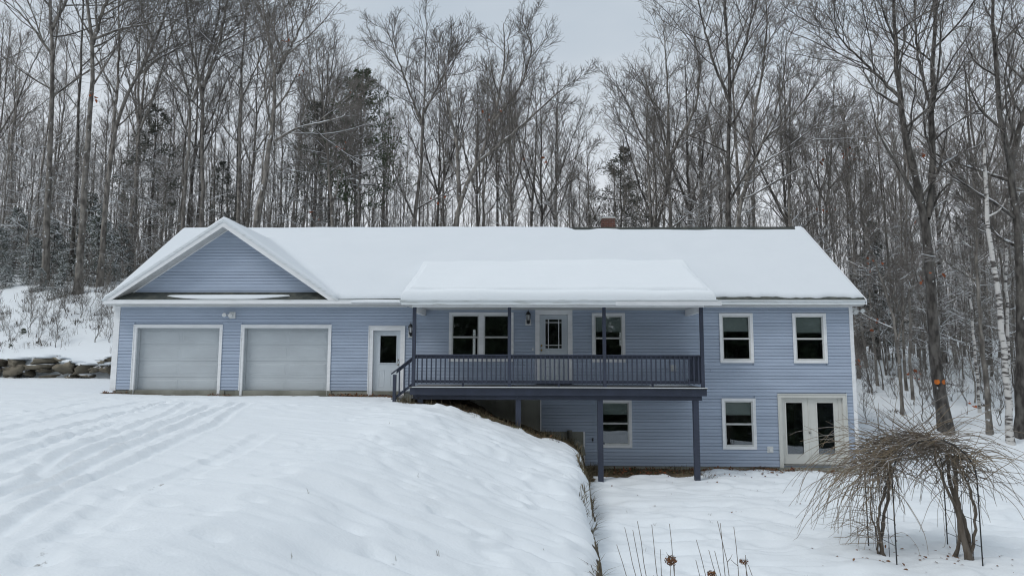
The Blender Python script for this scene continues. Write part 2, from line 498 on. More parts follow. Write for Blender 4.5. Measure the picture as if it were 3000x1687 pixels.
def track_cut(x, y):
    """wheel ruts: depth and bareness"""
    dz, bare = np.zeros_like(x), np.zeros_like(x)
    for k, (pts, wd, dp) in enumerate(TRACKS):
        P = np.array(pts)
        best = np.full(x.shape, 9.0)
        along = np.zeros_like(x)
        s0 = 0.0
        for a, b in zip(P[:-1], P[1:]):
            ab = b - a
            l2 = ab @ ab
            t = np.clip(((x - a[0]) * ab[0] + (y - a[1]) * ab[1]) / l2, 0, 1)
            d = np.hypot(x - a[0] - t * ab[0], y - a[1] - t * ab[1])
            m = d < best
            best = np.where(m, d, best)
            along = np.where(m, s0 + t * math.sqrt(l2), along)
            s0 += math.sqrt(l2)
        best = best + 0.03 * vnoise(x * 1.4, y * 1.4, k)
        fade = sstep(0, 1.2, along) * sstep(0, 1.0, s0 - along + 0.3)
        g = (1 - sstep(wd * 0.72, wd, best)) * fade
        rim = np.exp(-((best - wd * 1.25) / (0.055)) ** 2) * fade
        wob = 0.9 + 0.5 * vnoise(along * 0.7, along * 0, k + 30)
        dz += -dp * 0.85 * wob * g + dp * 0.42 * rim * (0.7 + vnoise(x * 4, y * 4, k + 5))
        bare = np.maximum(bare, g * np.clip(0.12 + 0.9 * vnoise(along * 0.8, along * 0, k + 50), 0, 1) * (1 - sstep(0.02, wd * 0.7, best)))
    return dz, bare
def snow_relief(x, y):
    yard = sstep(-60, -20, y) * (1 - sstep(6, 30, y))
    r = 0.10 * fbm(x * 0.16, y * 0.16, 3, 1) * yard
    r += 0.30 * fbm(x * 0.35, y * 0.35, 4, 7) * sstep(7.2, 12, y)
    # wind ripples and grass humps: long crests across the view, sharper on the slope and the lower lawn
    wx, wy = x + 0.5 * vnoise(x * 0.8, y * 0.8, 3), y + 0.35 * vnoise(x * 0.7, y * 0.7, 5)
    amt = (0.22 + 0.78 * sstep(-4.5, -1.5, x + 0.12 * (y + 10))) * (1 - sstep(6, 9, y)) * sstep(-30, -22, y)
    rip = vnoise(wx * 1.5 + 0.3 * wy, wy * 3.6, 11)
    rip = rip - 0.6 * np.abs(rip)
    rg = 1 - np.abs(vnoise(wx * 0.75 + 0.2 * wy, wy * 1.9, 17)) * 4      # crests with a sharp lee edge
    dune = vnoise(wx * 0.75 + 0.15 * wy, wy * 2.6, 19) * 3.2      # lee edges: slow rise, quick fall
    dune = dune - np.floor(dune)
    dune = np.where(dune < 0.8, dune / 0.8, (1 - dune) / 0.2)
    patch = 0.35 + 0.65 * sstep(-0.2, 0.25, vnoise(x * 0.35, y * 0.35, 33))
    r += 0.13 * amt * rip + 0.05 * amt * vnoise(wx * 2.2, wy * 5.2, 14) + 0.04 * amt * np.clip(rg, 0, 1) + 0.055 * amt * patch * dune
    # churned snow where cars turn and people walk
    lump = sstep(0.08, 0.3, vnoise(x * 3.2, y * 3.2, 27)) * sstep(-0.05, 0.15, vnoise(x * 0.5, y * 0.5, 28))
    r += 0.012 * lump * (1 - sstep(4, 7, y)) * sstep(-22, -19, y)
    ch = sstep(-4.6, -7.0, x) * sstep(-16, -10, y) * (1 - sstep(-3, -1, y)) * sstep(-0.02, 0.2, vnoise(x * 0.42, y * 0.25, 21))
    r += ch * 0.075 * np.clip(fbm(x * 4.5, y * 2.8, 3, 23), -0.2, 0.5)
    return r
FOOT = []
_fr = random.Random(8)
for line in ([(-3.6, -10.0), (-3.2, -13.0), (-3.0, -15.2), (-3.1, -16.8)], [(-4.4, -11.0), (-3.9, -14.0), (-3.5, -16.2)],
             [(-2.5, -6.5), (-2.2, -9.0), (-1.2, -12.5)], [(-6.2, -5.0), (-4.6, -4.0), (-3.0, -4.4)], [(-2.9, -3.0), (-3.3, -5.0), (-4.4, -7.5)], [(-9.5, -3.5), (-8.0, -8.0), (-6.6, -12.0), (-5.6, -15.0)], [(-11.5, -3.0), (-10.0, -9.0), (-8.5, -12.5)],
             [(-1.0, -4.0), (-0.6, -7.0), (0.1, -10.0)], [(-4.9, -13.5), (-4.1, -15.0), (-3.4, -17.0)], [(-7.2, -2.2), (-5.2, -2.6), (-4.2, -2.4)]):
    for (ax, ay), (bx, by) in zip(line[:-1], line[1:]):
        n = max(2, int(math.hypot(bx - ax, by - ay) / 0.42))
        for i in range(n):
            t = i / n
            FOOT.append((ax + (bx - ax) * t + _fr.gauss(0, 0.09), ay + (by - ay) * t + _fr.gauss(0, 0.05), _fr.uniform(0.08, 0.14), _fr.uniform(0.02, 0.045)))
def foot_cut(x, y):
    dz = np.zeros_like(x)
    for fx, fy, r, dp in FOOT:
        m = (np.abs(x - fx) < 0.5) & (np.abs(y - fy) < 0.5)
        if m.any():
            d2 = ((x[m] - fx) ** 2 * 0.8 + (y[m] - fy) ** 2 * 1.3) / (r * r)
            dz[m] += -dp * np.exp(-d2 ** 2 * 0.6) + 0.35 * dp * np.exp(-(np.sqrt(d2) - 1.5) ** 2 * 5)
    return dz
def ground_z(x, y):
    return float(base_h(x, y) + snow_relief(np.asarray(x, float), np.asarray(y, float)))

def axis(parts):
    out = []
    for a, b, st in parts:
        out.append(np.arange(a, b - 1e-6, st))
    return np.concatenate(out + [[parts[-1][1]]])
gx = axis([(-450, -130, 40), (-130, -50, 8), (-50, -28, 1.2), (-28, -15, 0.2), (-15, -12, 0.07), (-12, -3.5, 0.05), (-3.5, 2.0, 0.065), (2.0, 12, 0.08), (12, 26, 0.3), (26, 50, 1.2), (50, 130, 8), (130, 450, 40)])
gy = axis([(-450, -130, 40), (-130, -62, 6), (-62, -24, 1.2), (-24, -19.5, 0.3), (-19.5, -16, 0.065), (-16, -2, 0.052), (-2, 0.4, 0.065), (0.4, 13, 0.16), (13, 40, 0.8), (40, 120, 4), (120, 450, 40)])
GX, GY = np.meshgrid(gx, gy)
GZ = base_h(GX, GY) + snow_relief(GX, GY)
tz, tb = track_cut(GX, GY)
GZ += tz + foot_cut(GX, GY)
ny, nx = GX.shape
idx = np.arange(nx * ny).reshape(ny, nx)
quads = np.stack([idx[:-1, :-1], idx[:-1, 1:], idx[1:, 1:], idx[1:, :-1]], -1).reshape(-1, 4)
gme = np_mesh('ground', np.stack([GX, GY, GZ], -1).reshape(-1, 3), quads, True)
# where snow never lay or melted: under the deck, along the foundation, on the steep face of the bank
ragged = 0.25 * vnoise(GX * 1.7, GY * 1.7, 41) + 0.12 * vnoise(GX * 5, GY * 5, 42)
und = sstep(-2.15, -1.85, GY + ragged * 0.5) * sstep(-3.75, -3.35, GX) * (1 - sstep(1.5, 2.0, GX))
low_strip = sstep(-1.35, -1.0, GY + ragged + 0.5 * np.abs(GX - 3.2) * 0.1) * sstep(1.3, 1.6, GX) * (1 - sstep(4.6, 5.4, GX))
thin = sstep(-0.26, -0.12, GY + ragged * 0.4) * (GY < 0.3) * (GX < 9.9) * (GX > 4.6)
thin2 = sstep(-0.42, -0.2, GY + ragged * 0.6) * (GY < 0.3) * (GX > -6.6) * (GX < -3.4)
thin3 = sstep(-0.2, -0.1, GY + ragged * 0.5) * (GY < 0.3) * (GX > -13.6) * (GX < -6.3) * 0.9
gzx = np.abs(np.gradient(GZ, axis=1) / np.maximum(np.gradient(GX, axis=1), 1e-3))
face = sstep(-0.12, 0.16, vnoise(GX * 1.5, GY * 1.1, 47)) * sstep(1.3, 2.2, gzx) * (GX < 2.2) * (GX > 0.0) * (GY < 0) * sstep(-26, -20, GY)
forest = 0.62 * sstep(10, 16, GY) * np.clip(0.45 + 1.4 * fbm(GX * 0.5, GY * 0.5, 3, 60), 0, 1)
bare = np.clip(np.maximum.reduce([und, low_strip, thin, thin2, thin3, face * 0.8, tb * 0.95, forest * 0.8]), 0, 1)
att = gme.attributes.new('bare', 'FLOAT', 'POINT')
att.data.foreach_set('value', bare.astype(np.float32).ravel())
ground = link('ground', gme, 'snow')
ground['kind'] = 'structure'
ground['label'] = 'snow covered yard with wheel ruts, sloping lawn and rising woodland floor'

# ------------------------------------------------------------------ the house
house = empty('ranch_house', (-1.7, 4.1, 0.0))
tag(house, 'long blue clapboard ranch house with snowy roof, attached two door garage and front porch', 'house')
XL, XR = -13.23, 9.86
WT = 5.0                        # top of the front wall
SID_L, SID_R = 2.39, 0.13       # siding bottoms, upper and walk-out part
# openings: x0, x1, z0, z1 (outer edge of the casing)
OPEN = {
    'g1': (-12.665, -9.815, 2.2, 4.40), 'g2': (-9.205, -6.34, 2.2, 4.40), 'entry': (-5.14, -4.005, 2.2, 4.37),
    'dbl': (-2.60, -0.60, 3.285, 4.80), 'front': (0.098, 1.24, 2.60, 4.87), 'pw': (1.865, 2.872, 3.28, 4.78),
    'w1': (5.806, 6.814, 3.27, 4.78), 'w2': (8.048, 9.055, 3.27, 4.78), 'w3': (5.808, 6.812, 0.66, 2.17),
    'w4': (2.06, 3.04, 0.68, 2.12), 'fr': (7.504, 9.575, 0.13, 2.317),
}
INSET = {k: 0.045 for k in OPEN}
def clear_runs(z0, z1, xa, xb, shrink=0.0):
    """stretches of [xa, xb] free of openings for the band z0..z1"""
    cuts = sorted((o[0] + shrink, o[1] - shrink) for o in OPEN.values() if o[2] + shrink < z1 - 1e-4 and o[3] - shrink > z0 + 1e-4)
    runs, x = [], xa
    for a, b in cuts:
        if b <= x or a >= xb:
            continue
        if a - x > 0.02:
            runs.append((x, min(a, xb)))
        x = max(x, b)
    if xb - x > 0.02:
        runs.append((x, xb))
    return runs
# sheathing with real openings, concrete below it
sh = MB()
zs = sorted({0.1, 2.36, WT} | {o[2] + 0.03 for o in OPEN.values()} | {o[3] - 0.03 for o in OPEN.values()})
for za, zb in zip(zs[:-1], zs[1:]):
    if zb - za < 1e-3:
        continue
    for a, b in clear_runs(za, zb, XL + 0.02, XR - 0.02, 0.03):
        if za < 2.36 - 1e-3:
            a = max(a, 0.27)
            if b <= a:
                continue
        sh.box(a, b, 0.003, 0.14, za, zb)
front_wall = sh.build('front_wall', 'siding', house)
# side and back walls, floors, so that the rooms are closed and dark
sw = MB()
for xa, xb in ((XL + 0.02, XL + 0.14), (XR - 0.14, XR - 0.02)):
    sw.prism([(0.145, -0.3), (8.2, -0.3), (8.2, 4.98), (4.1, 7.9), (0.145, 4.98)], xa, xb, 'x')
side_walls = sw.build('side_wall', 'siding', house)
side_walls['kind'] = 'stuff'
BOX('back_wall', 'siding', house, XL + 0.15, XR - 0.15, 8.06, 8.2, -0.3, 5.0)
BOX('basement_floor', 'room', house, 0.3, XR - 0.15, 0.15, 8.05, -0.02, 0.12)
BOX('main_floor', 'room', house, -3.9, XR - 0.15, 0.15, 8.05, 2.42, 2.62)
BOX('garage_floor', 'concrete', house, XL + 0.15, -4.05, 0.142, 8.05, 2.1, 2.22)
BOX('ceiling', 'room', house, XL + 0.15, XR - 0.15, 0.15, 8.05, 4.99, 5.06)
pt = MB()
for xa, za, zb in ((-3.98, 2.25, 4.98), (4.6, 2.63, 4.98), (1.5, 2.63, 4.98), (7.2, 2.63, 4.98), (0.3, 0.13, 2.41), (7.1, 0.13, 2.41)):
    pt.box(xa, xa + 0.1, 0.16, 8.04, za, zb)
pt.box(-3.85, 9.7, 4.2, 4.3, 2.63, 4.98).box(0.42, 9.7, 4.6, 4.7, 0.13, 2.41)
ptn = pt.build('partition', 'room', house)
ptn['kind'] = 'stuff'
# lapped siding courses, each run between openings a board of its own
EXPO = 0.1016
def lap(name):
    e = EXPO + 0.003
    prof = [(-0.012, 0.0), (-0.030, 0.0), (-0.032, 0.010), (-0.025, e * 0.86), (-0.008, e * 0.89), (-0.005, e), (0.003, e), (0.003, 0.0)]
    me = MB().prism(prof, 0, 1, 'x').mesh(name)
    me.materials.append(M['siding'])
    return me
LAP = lap('siding_board')
def board(x0, x1, z, parent):
    o = link('siding_board', LAP, None, parent)
    o.location = (x0, random.uniform(-0.0015, 0.0015), z)
    o.scale = (x1 - x0, 1, 1)
    o.rotation_euler = (0, 0, 0)
    return o
z = SID_R
rows = []
while z < WT - 0.06:
    rows.append(z)
    z += EXPO
zoff = SID_L - SID_R - round((SID_L - SID_R) / EXPO) * EXPO
for i, z in enumerate(rows):
    z1 = min(z + EXPO, WT)
    runs = []
    if z + 0.05 > SID_L:
        runs = clear_runs(z, z1, XL + 0.09, XR - 0.08)
    else:
        xa = 0.28 if z > 1.12 else 1.61
        runs = clear_runs(z, z1, xa, XR - 0.08)
    for a, b in runs:
        seams = []
        if b - a > 7 and i % 3 == 1:
            seams = [a + (b - a) * random.uniform(0.3, 0.7)]
        pts = [a] + seams + [b]
        for p0, p1 in zip(pts[:-1], pts[1:]):
            board(p0 + (0.004 if p0 != a else 0), p1, z, front_wall)
# foundation
fo = MB().box(XL + 0.01, 0.262, -0.012, 0.14, 0.6, 2.352)
fo.box(XL + 0.01, 0.262, -0.008, 0.14, -0.4, 0.6)
fo.box(0.262, 1.595, -0.012, 0.14, -0.4, 1.152).box(1.595, XR - 0.01, -0.010, 0.14, -0.4, 0.126)
found = fo.build('foundation', 'concrete', house)
fm = MB()
for xx in np.arange(-3.0, 0.2, 0.61):
    fm.box(xx, xx + 0.012, -0.02, -0.011, 0.7, 2.2)
seam = fm.build('form_seam', 'concrete', found)
seam['kind'] = 'stuff'
# concrete blocks at the foot of the garage door casings
for xx in (-12.72, -9.80, -9.32, -6.42):
    BOX('concrete_pad', 'concrete', found, xx, xx + 0.13, -0.05, -0.013, 2.1, 2.36)
# step trims and corner boards
BOX('step_trim', 'trim', house, 0.235, 0.275, -0.036, -0.013, 1.15, 2.33)
BOX('step_trim', 'trim', house, 1.565, 1.605, -0.036, -0.013, 0.05, 1.145)
BOX('corner_board', 'trim', house, XL - 0.10, XL + 0.085, -0.042, 0.16, 2.34, WT)
BOX('corner_board', 'trim', house, XR - 0.08, XR + 0.03, -0.042, 0.16, 0.06, WT)
side_sd = MB()
for i in range(48):
    z = 0.12 + i * EXPO
    side_sd.add([(XR - 0.02, 0.17, z), (XR - 0.02, 8.2, z), (XR + 0.016, 8.2, z), (XR + 0.016, 0.17, z),
                 (XR - 0.02, 0.17, z + EXPO), (XR - 0.02, 8.2, z + EXPO), (XR + 0.002, 8.2, z + EXPO), (XR + 0.002, 0.17, z + EXPO)],
                [(0, 3, 2, 1), (4, 5, 6, 7), (0, 1, 5, 4), (1, 2, 6, 5), (2, 3, 7, 6), (3, 0, 4, 7)])
ss = side_sd.build('side_siding', 'siding', side_walls)
ss['kind'] = 'stuff'

# ---- roofs
RY, RZ, EZ, EY = 4.1, 8.27, 5.18, -0.42
SL = (RZ - EZ) / (RY - EY)
RXL, RXR = -13.45, 10.12
roof = MB().prism([(EY, EZ), (RY, RZ), (2 * RY - EY, EZ), (2 * RY - EY, EZ - 0.12), (RY, RZ - 0.12), (EY, EZ - 0.12)], RXL, RXR, 'x').build('roof', 'shingle', house)
rv = MB().prism([(RY - 0.17, RZ - 0.07), (RY, RZ + 0.055), (RY + 0.17, RZ - 0.07), (RY + 0.15, RZ - 0.1), (RY - 0.15, RZ - 0.1)], 1.3, 9.85, 'x').build('ridge_vent', 'shingle', roof)
# garage cross gable
GXC, GZP, GHW = -9.755, 7.70, 3.70
GSL = (GZP - EZ) / GHW
GYF = -0.46
gab = MB().prism([(GXC - GHW, EZ), (GXC, GZP), (GXC + GHW, EZ), (GXC + GHW, EZ - 0.05), (GXC + GHW - 0.1, EZ - 0.05), (GXC, GZP - 0.13), (GXC - GHW + 0.1, EZ - 0.05), (GXC - GHW, EZ - 0.05)], GYF, 3.6, 'y').build('garage_roof', 'shingle', house)
# gable wall with its courses
gw = MB().prism([(-12.9, 5.36), (GXC, 7.50), (-6.62, 5.36)], 0.02, 0.14, 'y').build('gable_wall', 'siding', house)
z = 5.40
while z < 7.40:
    hw = (7.56 - z) / GSL - 0.02
    if hw > 0.1:
        board(GXC - hw, GXC + hw, z, gw)
    z += EXPO
BOX('gable_base_trim', 'trim', house, -12.98, -6.58, -0.045, -0.006, 5.365, 5.398)
# rake boards, crown strip and perforated soffit panels of the gable
for s in (-1, 1):
    def pt(dx, dz):
        return (GXC + s * dx, dz)
    a = 0.0
    rk = MB().prism([pt(0, GZP - 0.012), pt(GHW + 0.02, EZ - 0.012 - 0.014), pt(GHW - 0.26, EZ - 0.026), pt(0, GZP - 0.225)], GYF - 0.02, GYF - 0.001, 'y').build('rake_board', 'trim', gab)
    MB().prism([pt(0, GZP + 0.012), pt(GHW + 0.06, EZ - 0.03), pt(GHW - 0.05, EZ - 0.03), pt(0, GZP - 0.062)], GYF - 0.042, GYF - 0.021, 'y').build('rake_crown', 'fascia', gab)
    n = 30
    L = GHW - 0.28
    MB().prism([pt(0, GZP - 0.17), pt(L, GZP - 0.17 - L * GSL), pt(L, GZP - 0.185 - L * GSL), pt(0, GZP - 0.185)], GYF, -0.034, 'y').build('soffit', 'soffit', gab)
    spm = None
    for k in range(n):
        d0, d1 = L * k / n + 0.006, L * (k + 1) / n - 0.006
        MB().prism([pt(d0, GZP - 0.186 - d0 * GSL), pt(d1, GZP - 0.186 - d1 * GSL), pt(d1, GZP - 0.196 - d1 * GSL), pt(d0, GZP - 0.196 - d0 * GSL)], GYF + 0.004, -0.046, 'y').build('soffit_panel', 'soffit', gab)
    MB().prism([pt(0, GZP - 0.2), pt(L, GZP - 0.2 - L * GSL), pt(L, GZP - 0.24 - L * GSL), pt(0, GZP - 0.24)], -0.045, -0.033, 'y').build('frieze_strip', 'trim', gab)
# pent roof below the gable: shingle courses
for k in range(4):
    y0, y1 = EY + k * 0.105, EY + k * 0.105 + 0.125
    zz = EZ - 0.015 + (y0 - EY) * 0.53
    x = -13.3
    while x < -6.2:
        w = random.uniform(0.28, 0.36)
        MB().add([(x, y0, zz), (x + w - .006, y0, zz), (x + w - .006, y1, zz + 0.066), (x, y1, zz + 0.066),
                  (x, y0, zz + .012), (x + w - .006, y0, zz + .012), (x + w - .006, y1, zz + 0.07), (x, y1, zz + 0.07)],
                 [(0, 3, 2, 1), (4, 5, 6, 7), (0, 1, 5, 4), (1, 2, 6, 5), (2, 3, 7, 6), (3, 0, 4, 7)]).build('shingle', 'shingle', roof)
        x += w
# eaves: drip strip, fascia, soffit
for a, b in ((-13.5, -3.74), (5.16, 10.13)):
    BOX('drip_edge', 'fascia', roof, a, b, EY - 0.05, EY - 0.002, EZ - 0.055, EZ - 0.012)
    BOX('fascia', 'fascia' if a > 0 else 'trim', roof, a + 0.05, b - 0.03, EY - 0.03, EY - 0.004, 5.03, EZ - 0.056)
    BOX('eave_soffit', 'soffit', roof, a + 0.06, b - 0.06, EY - 0.003, 0.0, 5.004, 5.028)
    BOX('frieze', 'trim', roof, max(a + 0.2, XL + 0.087), min(b - 0.2, XR - 0.082), -0.045, -0.034, 4.975, 5.003)
BOX('gutter', 'trim', roof, -13.38, -3.76, EY - 0.13, EY - 0.052, 5.035, 5.125)
# right-hand rake
for xx in (RXR + 0.001, RXL - 0.026):
    MB().prism([(EY - 0.03, EZ + 0.0), (RY, RZ + 0.015), (RY, RZ - 0.16), (EY - 0.03, EZ - 0.16)], xx, xx + 0.025, 'x').build('end_rake', 'trim', roof)

# ---- chimney
chim = BOX('chimney', 'mortar', house, 2.715, 3.215, 4.8, 5.3, 7.4, 8.80)
row, z = 0, 7.95
while z < 8.80:
    for face in range(2):
        off = -0.1 if (row + face) % 2 else 0.0
        p = off
        while p < 0.5:
            a, b = max(p, 0.0), min(p + 0.19, 0.5)
            if b - a > 0.03:
                if face == 0:
                    BOX('brick', 'brick', chim, 2.715 + a, 2.715 + b, 4.788, 4.799, z, z + 0.056)
                else:
                    BOX('brick', 'brick', chim, 2.703, 2.714, 4.8 + a, 4.8 + b, z, z + 0.056)
            p += 0.2
    z += 0.068
    row += 1
BOX('chimney_cap', 'mortar', chim, 2.68, 3.25, 4.765, 5.335, 8.802, 8.84)

# ---- windows
def window(key, label=None, sash_z=None, shade_z=None, mull=False, n=1):
    x0, x1, z0, z1 = OPEN[key]
    c = 0.072
    w = MB()
    w.box(x0, x0 + c, -0.045, 0.06, z0, z1).box(x1 - c, x1, -0.045, 0.06, z0, z1)
    w.box(x0 + c, x1 - c, -0.045, 0.06, z1 - c, z1).box(x0 + c, x1 - c, -0.045, 0.06, z0, z0 + c)
    w.box(x0 - .012, x0 + .012, -0.058, -0.046, z0 - .012, z1 + .012).box(x1 - .012, x1 + .012, -0.058, -0.046, z0 - .012, z1 + .012)
    w.box(x0 + .012, x1 - .012, -0.058, -0.046, z1 - .012, z1 + .012).box(x0 + .012, x1 - .012, -0.058, -0.046, z0 - .012, z0 + .012)
    bays = [(x0 + c, x1 - c)]
    if mull:
        xm = (x0 + x1) / 2
        w.box(xm - 0.075, xm + 0.075, -0.04, 0.06, z0 + c, z1 - c)
        bays = [(x0 + c, xm - 0.075), (xm + 0.075, x1 - c)]
    wo = w.build('window', 'trim', house)
    if label:
        wo['label'] = label
    for a, b in bays:
        za, zb, zm = z0 + c, z1 - c, sash_z
        t = 0.04
        up = MB().box(a, a + t, -0.012, 0.05, zm, zb).box(b - t, b, -0.012, 0.05, zm, zb).box(a + t, b - t, -0.012, 0.05, zb - t, zb).box(a + t, b - t, -0.012, 0.05, zm, zm + 0.022)
        up.build('upper_sash', 'sash', wo)
        lo = MB().box(a, a + t, 0.002 - 0.03, 0.04, za, zm - .001).box(b - t, b, 0.002 - 0.03, 0.04, za, zm - .001).box(a + t, b - t, -0.028, 0.04, za, za + 0.05).box(a + t, b - t, -0.028, 0.04, zm - 0.03, zm - .001)
        for q in (0.28, 0.76):
            xq = a + (b - a) * q
            lo.box(xq - 0.035, xq + 0.035, -0.034, -0.013, zm + 0.0005, zm + 0.016)
        lo.build('lower_sash', 'sash', wo)
        BOX('pane', 'glass', wo, a + t, b - t, 0.016, 0.020, zm + 0.022, zb - t)
        BOX('pane', 'glass', wo, a + t, b - t, 0.002, 0.006, za + 0.05, zm - 0.03)
        if shade_z:
            s = MB().box(a + 0.02, b - 0.02, 0.075, 0.079, shade_z, zb)
            s.box(a + 0.02, b - 0.02, 0.068, 0.086, shade_z - 0.022, shade_z)
            s.build('roller_shade', 'shade', wo)
    return wo
wd = window('dbl', 'double window with two sash pairs beside the front door', 4.04, None, True)
st = MB().box(-1.865, -1.785, 0.0125, 0.0145, 4.07, 4.27)
st.build('sticker', 'paper', wd)
MB().box(-1.865, -1.785, -0.001, 0.001, 3.41, 4.0).build('sticker', 'paper', wd)
wp = window('pw', None, 4.015, 4.235)
MB().box(2.71, 2.765, 0.0125, 0.0145, 4.04, 4.2).build('sticker', 'paper', wp)
MB().box(2.71, 2.765, -0.001, 0.001, 3.78, 3.98).build('sticker', 'paper', wp)
window('w1', None, 4.008, 4.25)
w2 = window('w2', None, 4.008, 4.215)
window('w3', None, 1.404, 1.69)
window('w4', None, 1.404, 1.685)
# pale curtain edge and door leaf inside the far right room
MB().box(8.16, 8.30, 0.5, 0.56, 2.63, 4.35).box(8.35, 8.52, 0.9, 0.95, 2.63, 4.6).build('curtain', 'plastic', w2)['kind'] = 'stuff'

# ---- garage doors
def garage_door(key):
    x0, x1, z0, z1 = OPEN[key]
    c = 0.09
    f = MB()
    f.box(x0, x0 + c, -0.04, 0.03, z0, z1).box(x1 - c, x1, -0.04, 0.03, z0, z1).box(x0 + c, x1 - c, -0.04, 0.03, z1 - c, z1)
    f.box(x0 - .012, x0 + .014, -0.055, -0.041, z0 + .15, z1 + .014).box(x1 - .014, x1 + .012, -0.055, -0.041, z0 + .15, z1 + .014).box(x0 + .014, x1 - .014, -0.055, -0.041, z1 - .012, z1 + .014)
    fr = f.build('garage_door', 'trim', house)
    j = MB().box(x0 + c - 0.02, x0 + c, 0.031, 0.24, z0, z1 - c).box(x1 - c, x1 - c + 0.02, 0.031, 0.24, z0, z1 - c).box(x0 + c, x1 - c, 0.031, 0.24, z1 - c, z1 - c + 0.02)
    j.box(x0 + c, x0 + c + 0.025, 0.12, 0.15, z0, z1 - c).box(x1 - c - 0.025, x1 - c, 0.12, 0.15, z0, z1 - c).box(x0 + c + .025, x1 - c - .025, 0.12, 0.15, z1 - c - 0.03, z1 - c)
    j.build('jamb', 'garage', fr)
    a, b, top, bot = x0 + c + 0.004, x1 - c - 0.004, z1 - c - 0.002, 2.235
    n = 4
    h = (top - bot) / n
    for k in range(n):
        s = MB()
        za, zb = bot + k * h + 0.0025, bot + (k + 1) * h - 0.0025
        s.box(a, b, 0.17, 0.21, za, zb)
        sec = s.build('door_section', 'garage', fr)
        wp_ = (b - a - 0.30) / 2
        for i in range(2):
            p0 = a + 0.11 + i * (wp_ + 0.08)
            p1 = p0 + wp_
            q0, q1 = za + 0.085, zb - 0.085
            # recessed groove ring round a raised field
            r = MB()
            def ring(d0, y0, d1, y1):
                A = [(p0 + d0, y0, q0 + d0), (p1 - d0, y0, q0 + d0), (p1 - d0, y0, q1 - d0), (p0 + d0, y0, q1 - d0)]
                B = [(p0 + d1, y1, q0 + d1), (p1 - d1, y1, q0 + d1), (p1 - d1, y1, q1 - d1), (p0 + d1, y1, q1 - d1)]
                r.add(A + B, [(i2, (i2 + 1) % 4, 4 + (i2 + 1) % 4, 4 + i2) for i2 in range(4)])
            ring(0, 0.1695, 0.010, 0.164)
            ring(0.010, 0.164, 0.025, 0.168)
            ring(0.025, 0.168, 0.055, 0.163)
            r.add([(p0 + .055, 0.163, q0 + .055), (p1 - .055, 0.163, q0 + .055), (p1 - .055, 0.163, q1 - .055), (p0 + .055, 0.163, q1 - .055)], [(0, 1, 2, 3)])
            r.build('door_panel', 'garage', fr)
    BOX('bottom_seal', 'pipe', fr, a, b, 0.165, 0.215, bot - 0.03, bot + 0.003)
    return fr
garage_door('g1')
garage_door('g2')

# ---- doors
def knob(parent, x, y, z, m, r=0.032):
    MB().lathe((x, y, z), [(r * 0.9, 0), (r, -0.012), (r * 0.45, -0.018), (r * 0.45, -0.03), (r * 0.9, -0.04), (r, -0.055), (r * 0.6, -0.068)], 12, 'y').build('door_knob', m, parent, True)
def raised(parent, p0, p1, q0, q1, y, m):
    r = MB()
    def ring(d0, y0, d1, y1):
        A = [(p0 + d0, y0, q0 + d0), (p1 - d0, y0, q0 + d0), (p1 - d0, y0, q1 - d0), (p0 + d0, y0, q1 - d0)]
        B = [(p0 + d1, y1, q0 + d1), (p1 - d1, y1, q0 + d1), (p1 - d1, y1, q1 - d1), (p0 + d1, y1, q1 - d1)]
        r.add(A + B, [(i, (i + 1) % 4, 4 + (i + 1) % 4, 4 + i) for i in range(4)])
    ring(0, y - 0.0005, 0.012, y - 0.012)
    ring(0.012, y - 0.012, 0.028, y - 0.003)
    r.add([(p0 + .028, y - .003, q0 + .028), (p1 - .028, y - .003, q0 + .028), (p1 - .028, y - .003, q1 - .028), (p0 + .028, y - .003, q1 - .028)], [(0, 1, 2, 3)])
    r.build('door_panel', m, parent)
def slab(parent, a, b, z0, z1, g, y, m, name='door_leaf'):
    ga, gb, gz0, gz1 = g
    s = MB().box(a, ga, y, y + 0.045, z0, z1).box(gb, b, y, y + 0.045, z0, z1).box(ga, gb, y, y + 0.045, z0, gz0).box(ga, gb, y, y + 0.045, gz1, z1)
    s.build(name, m, parent)
    f = 0.028
    l = MB().box(ga - f, ga + f * .3, y - 0.014, y - 0.001, gz0 - f, gz1 + f).box(gb - f * .3, gb + f, y - 0.014, y - 0.001, gz0 - f, gz1 + f)
    l.box(ga + f * .3, gb - f * .3, y - 0.014, y - 0.001, gz1 - f * .3, gz1 + f).box(ga + f * .3, gb - f * .3, y - 0.014, y - 0.001, gz0 - f, gz0 + f * .3)
    l.build('glass_frame', m, parent)
    BOX('pane', 'glass', parent, ga + .002, gb - .002, y + 0.01, y + 0.014, gz0 + .002, gz1 - .002)
def casing(name, key, c, m, zbot, zin, label, sill):
    x0, x1, z0, z1 = OPEN[key]
    f = MB().box(x0, x0 + c, -0.045, 0.05, zbot, z1).box(x1 - c, x1, -0.045, 0.05, zbot, z1).box(x0 + c, x1 - c, -0.045, 0.05, zin, z1)
    f.box(x0 - .01, x0 + .016, -0.06, -0.046, zbot, z1 + .014).box(x1 - .016, x1 + .01, -0.06, -0.046, zbot, z1 + .014).box(x0 + .016, x1 - .016, -0.06, -0.046, z1 - .014, z1 + .014)
    d = f.build(name, m, house)
    d['label'] = label
    BOX('threshold', 'nickel', d, x0 + c, x1 - c, -0.03, 0.13, sill - 0.035, sill)
    j = MB().box(x0 + c - .018, x0 + c, 0.051, 0.13, zbot, zin).box(x1 - c, x1 - c + .018, 0.051, 0.13, zbot, zin).box(x0 + c, x1 - c, 0.051, 0.13, zin, zin + .018)
    j.build('jamb', m, d)
    return d
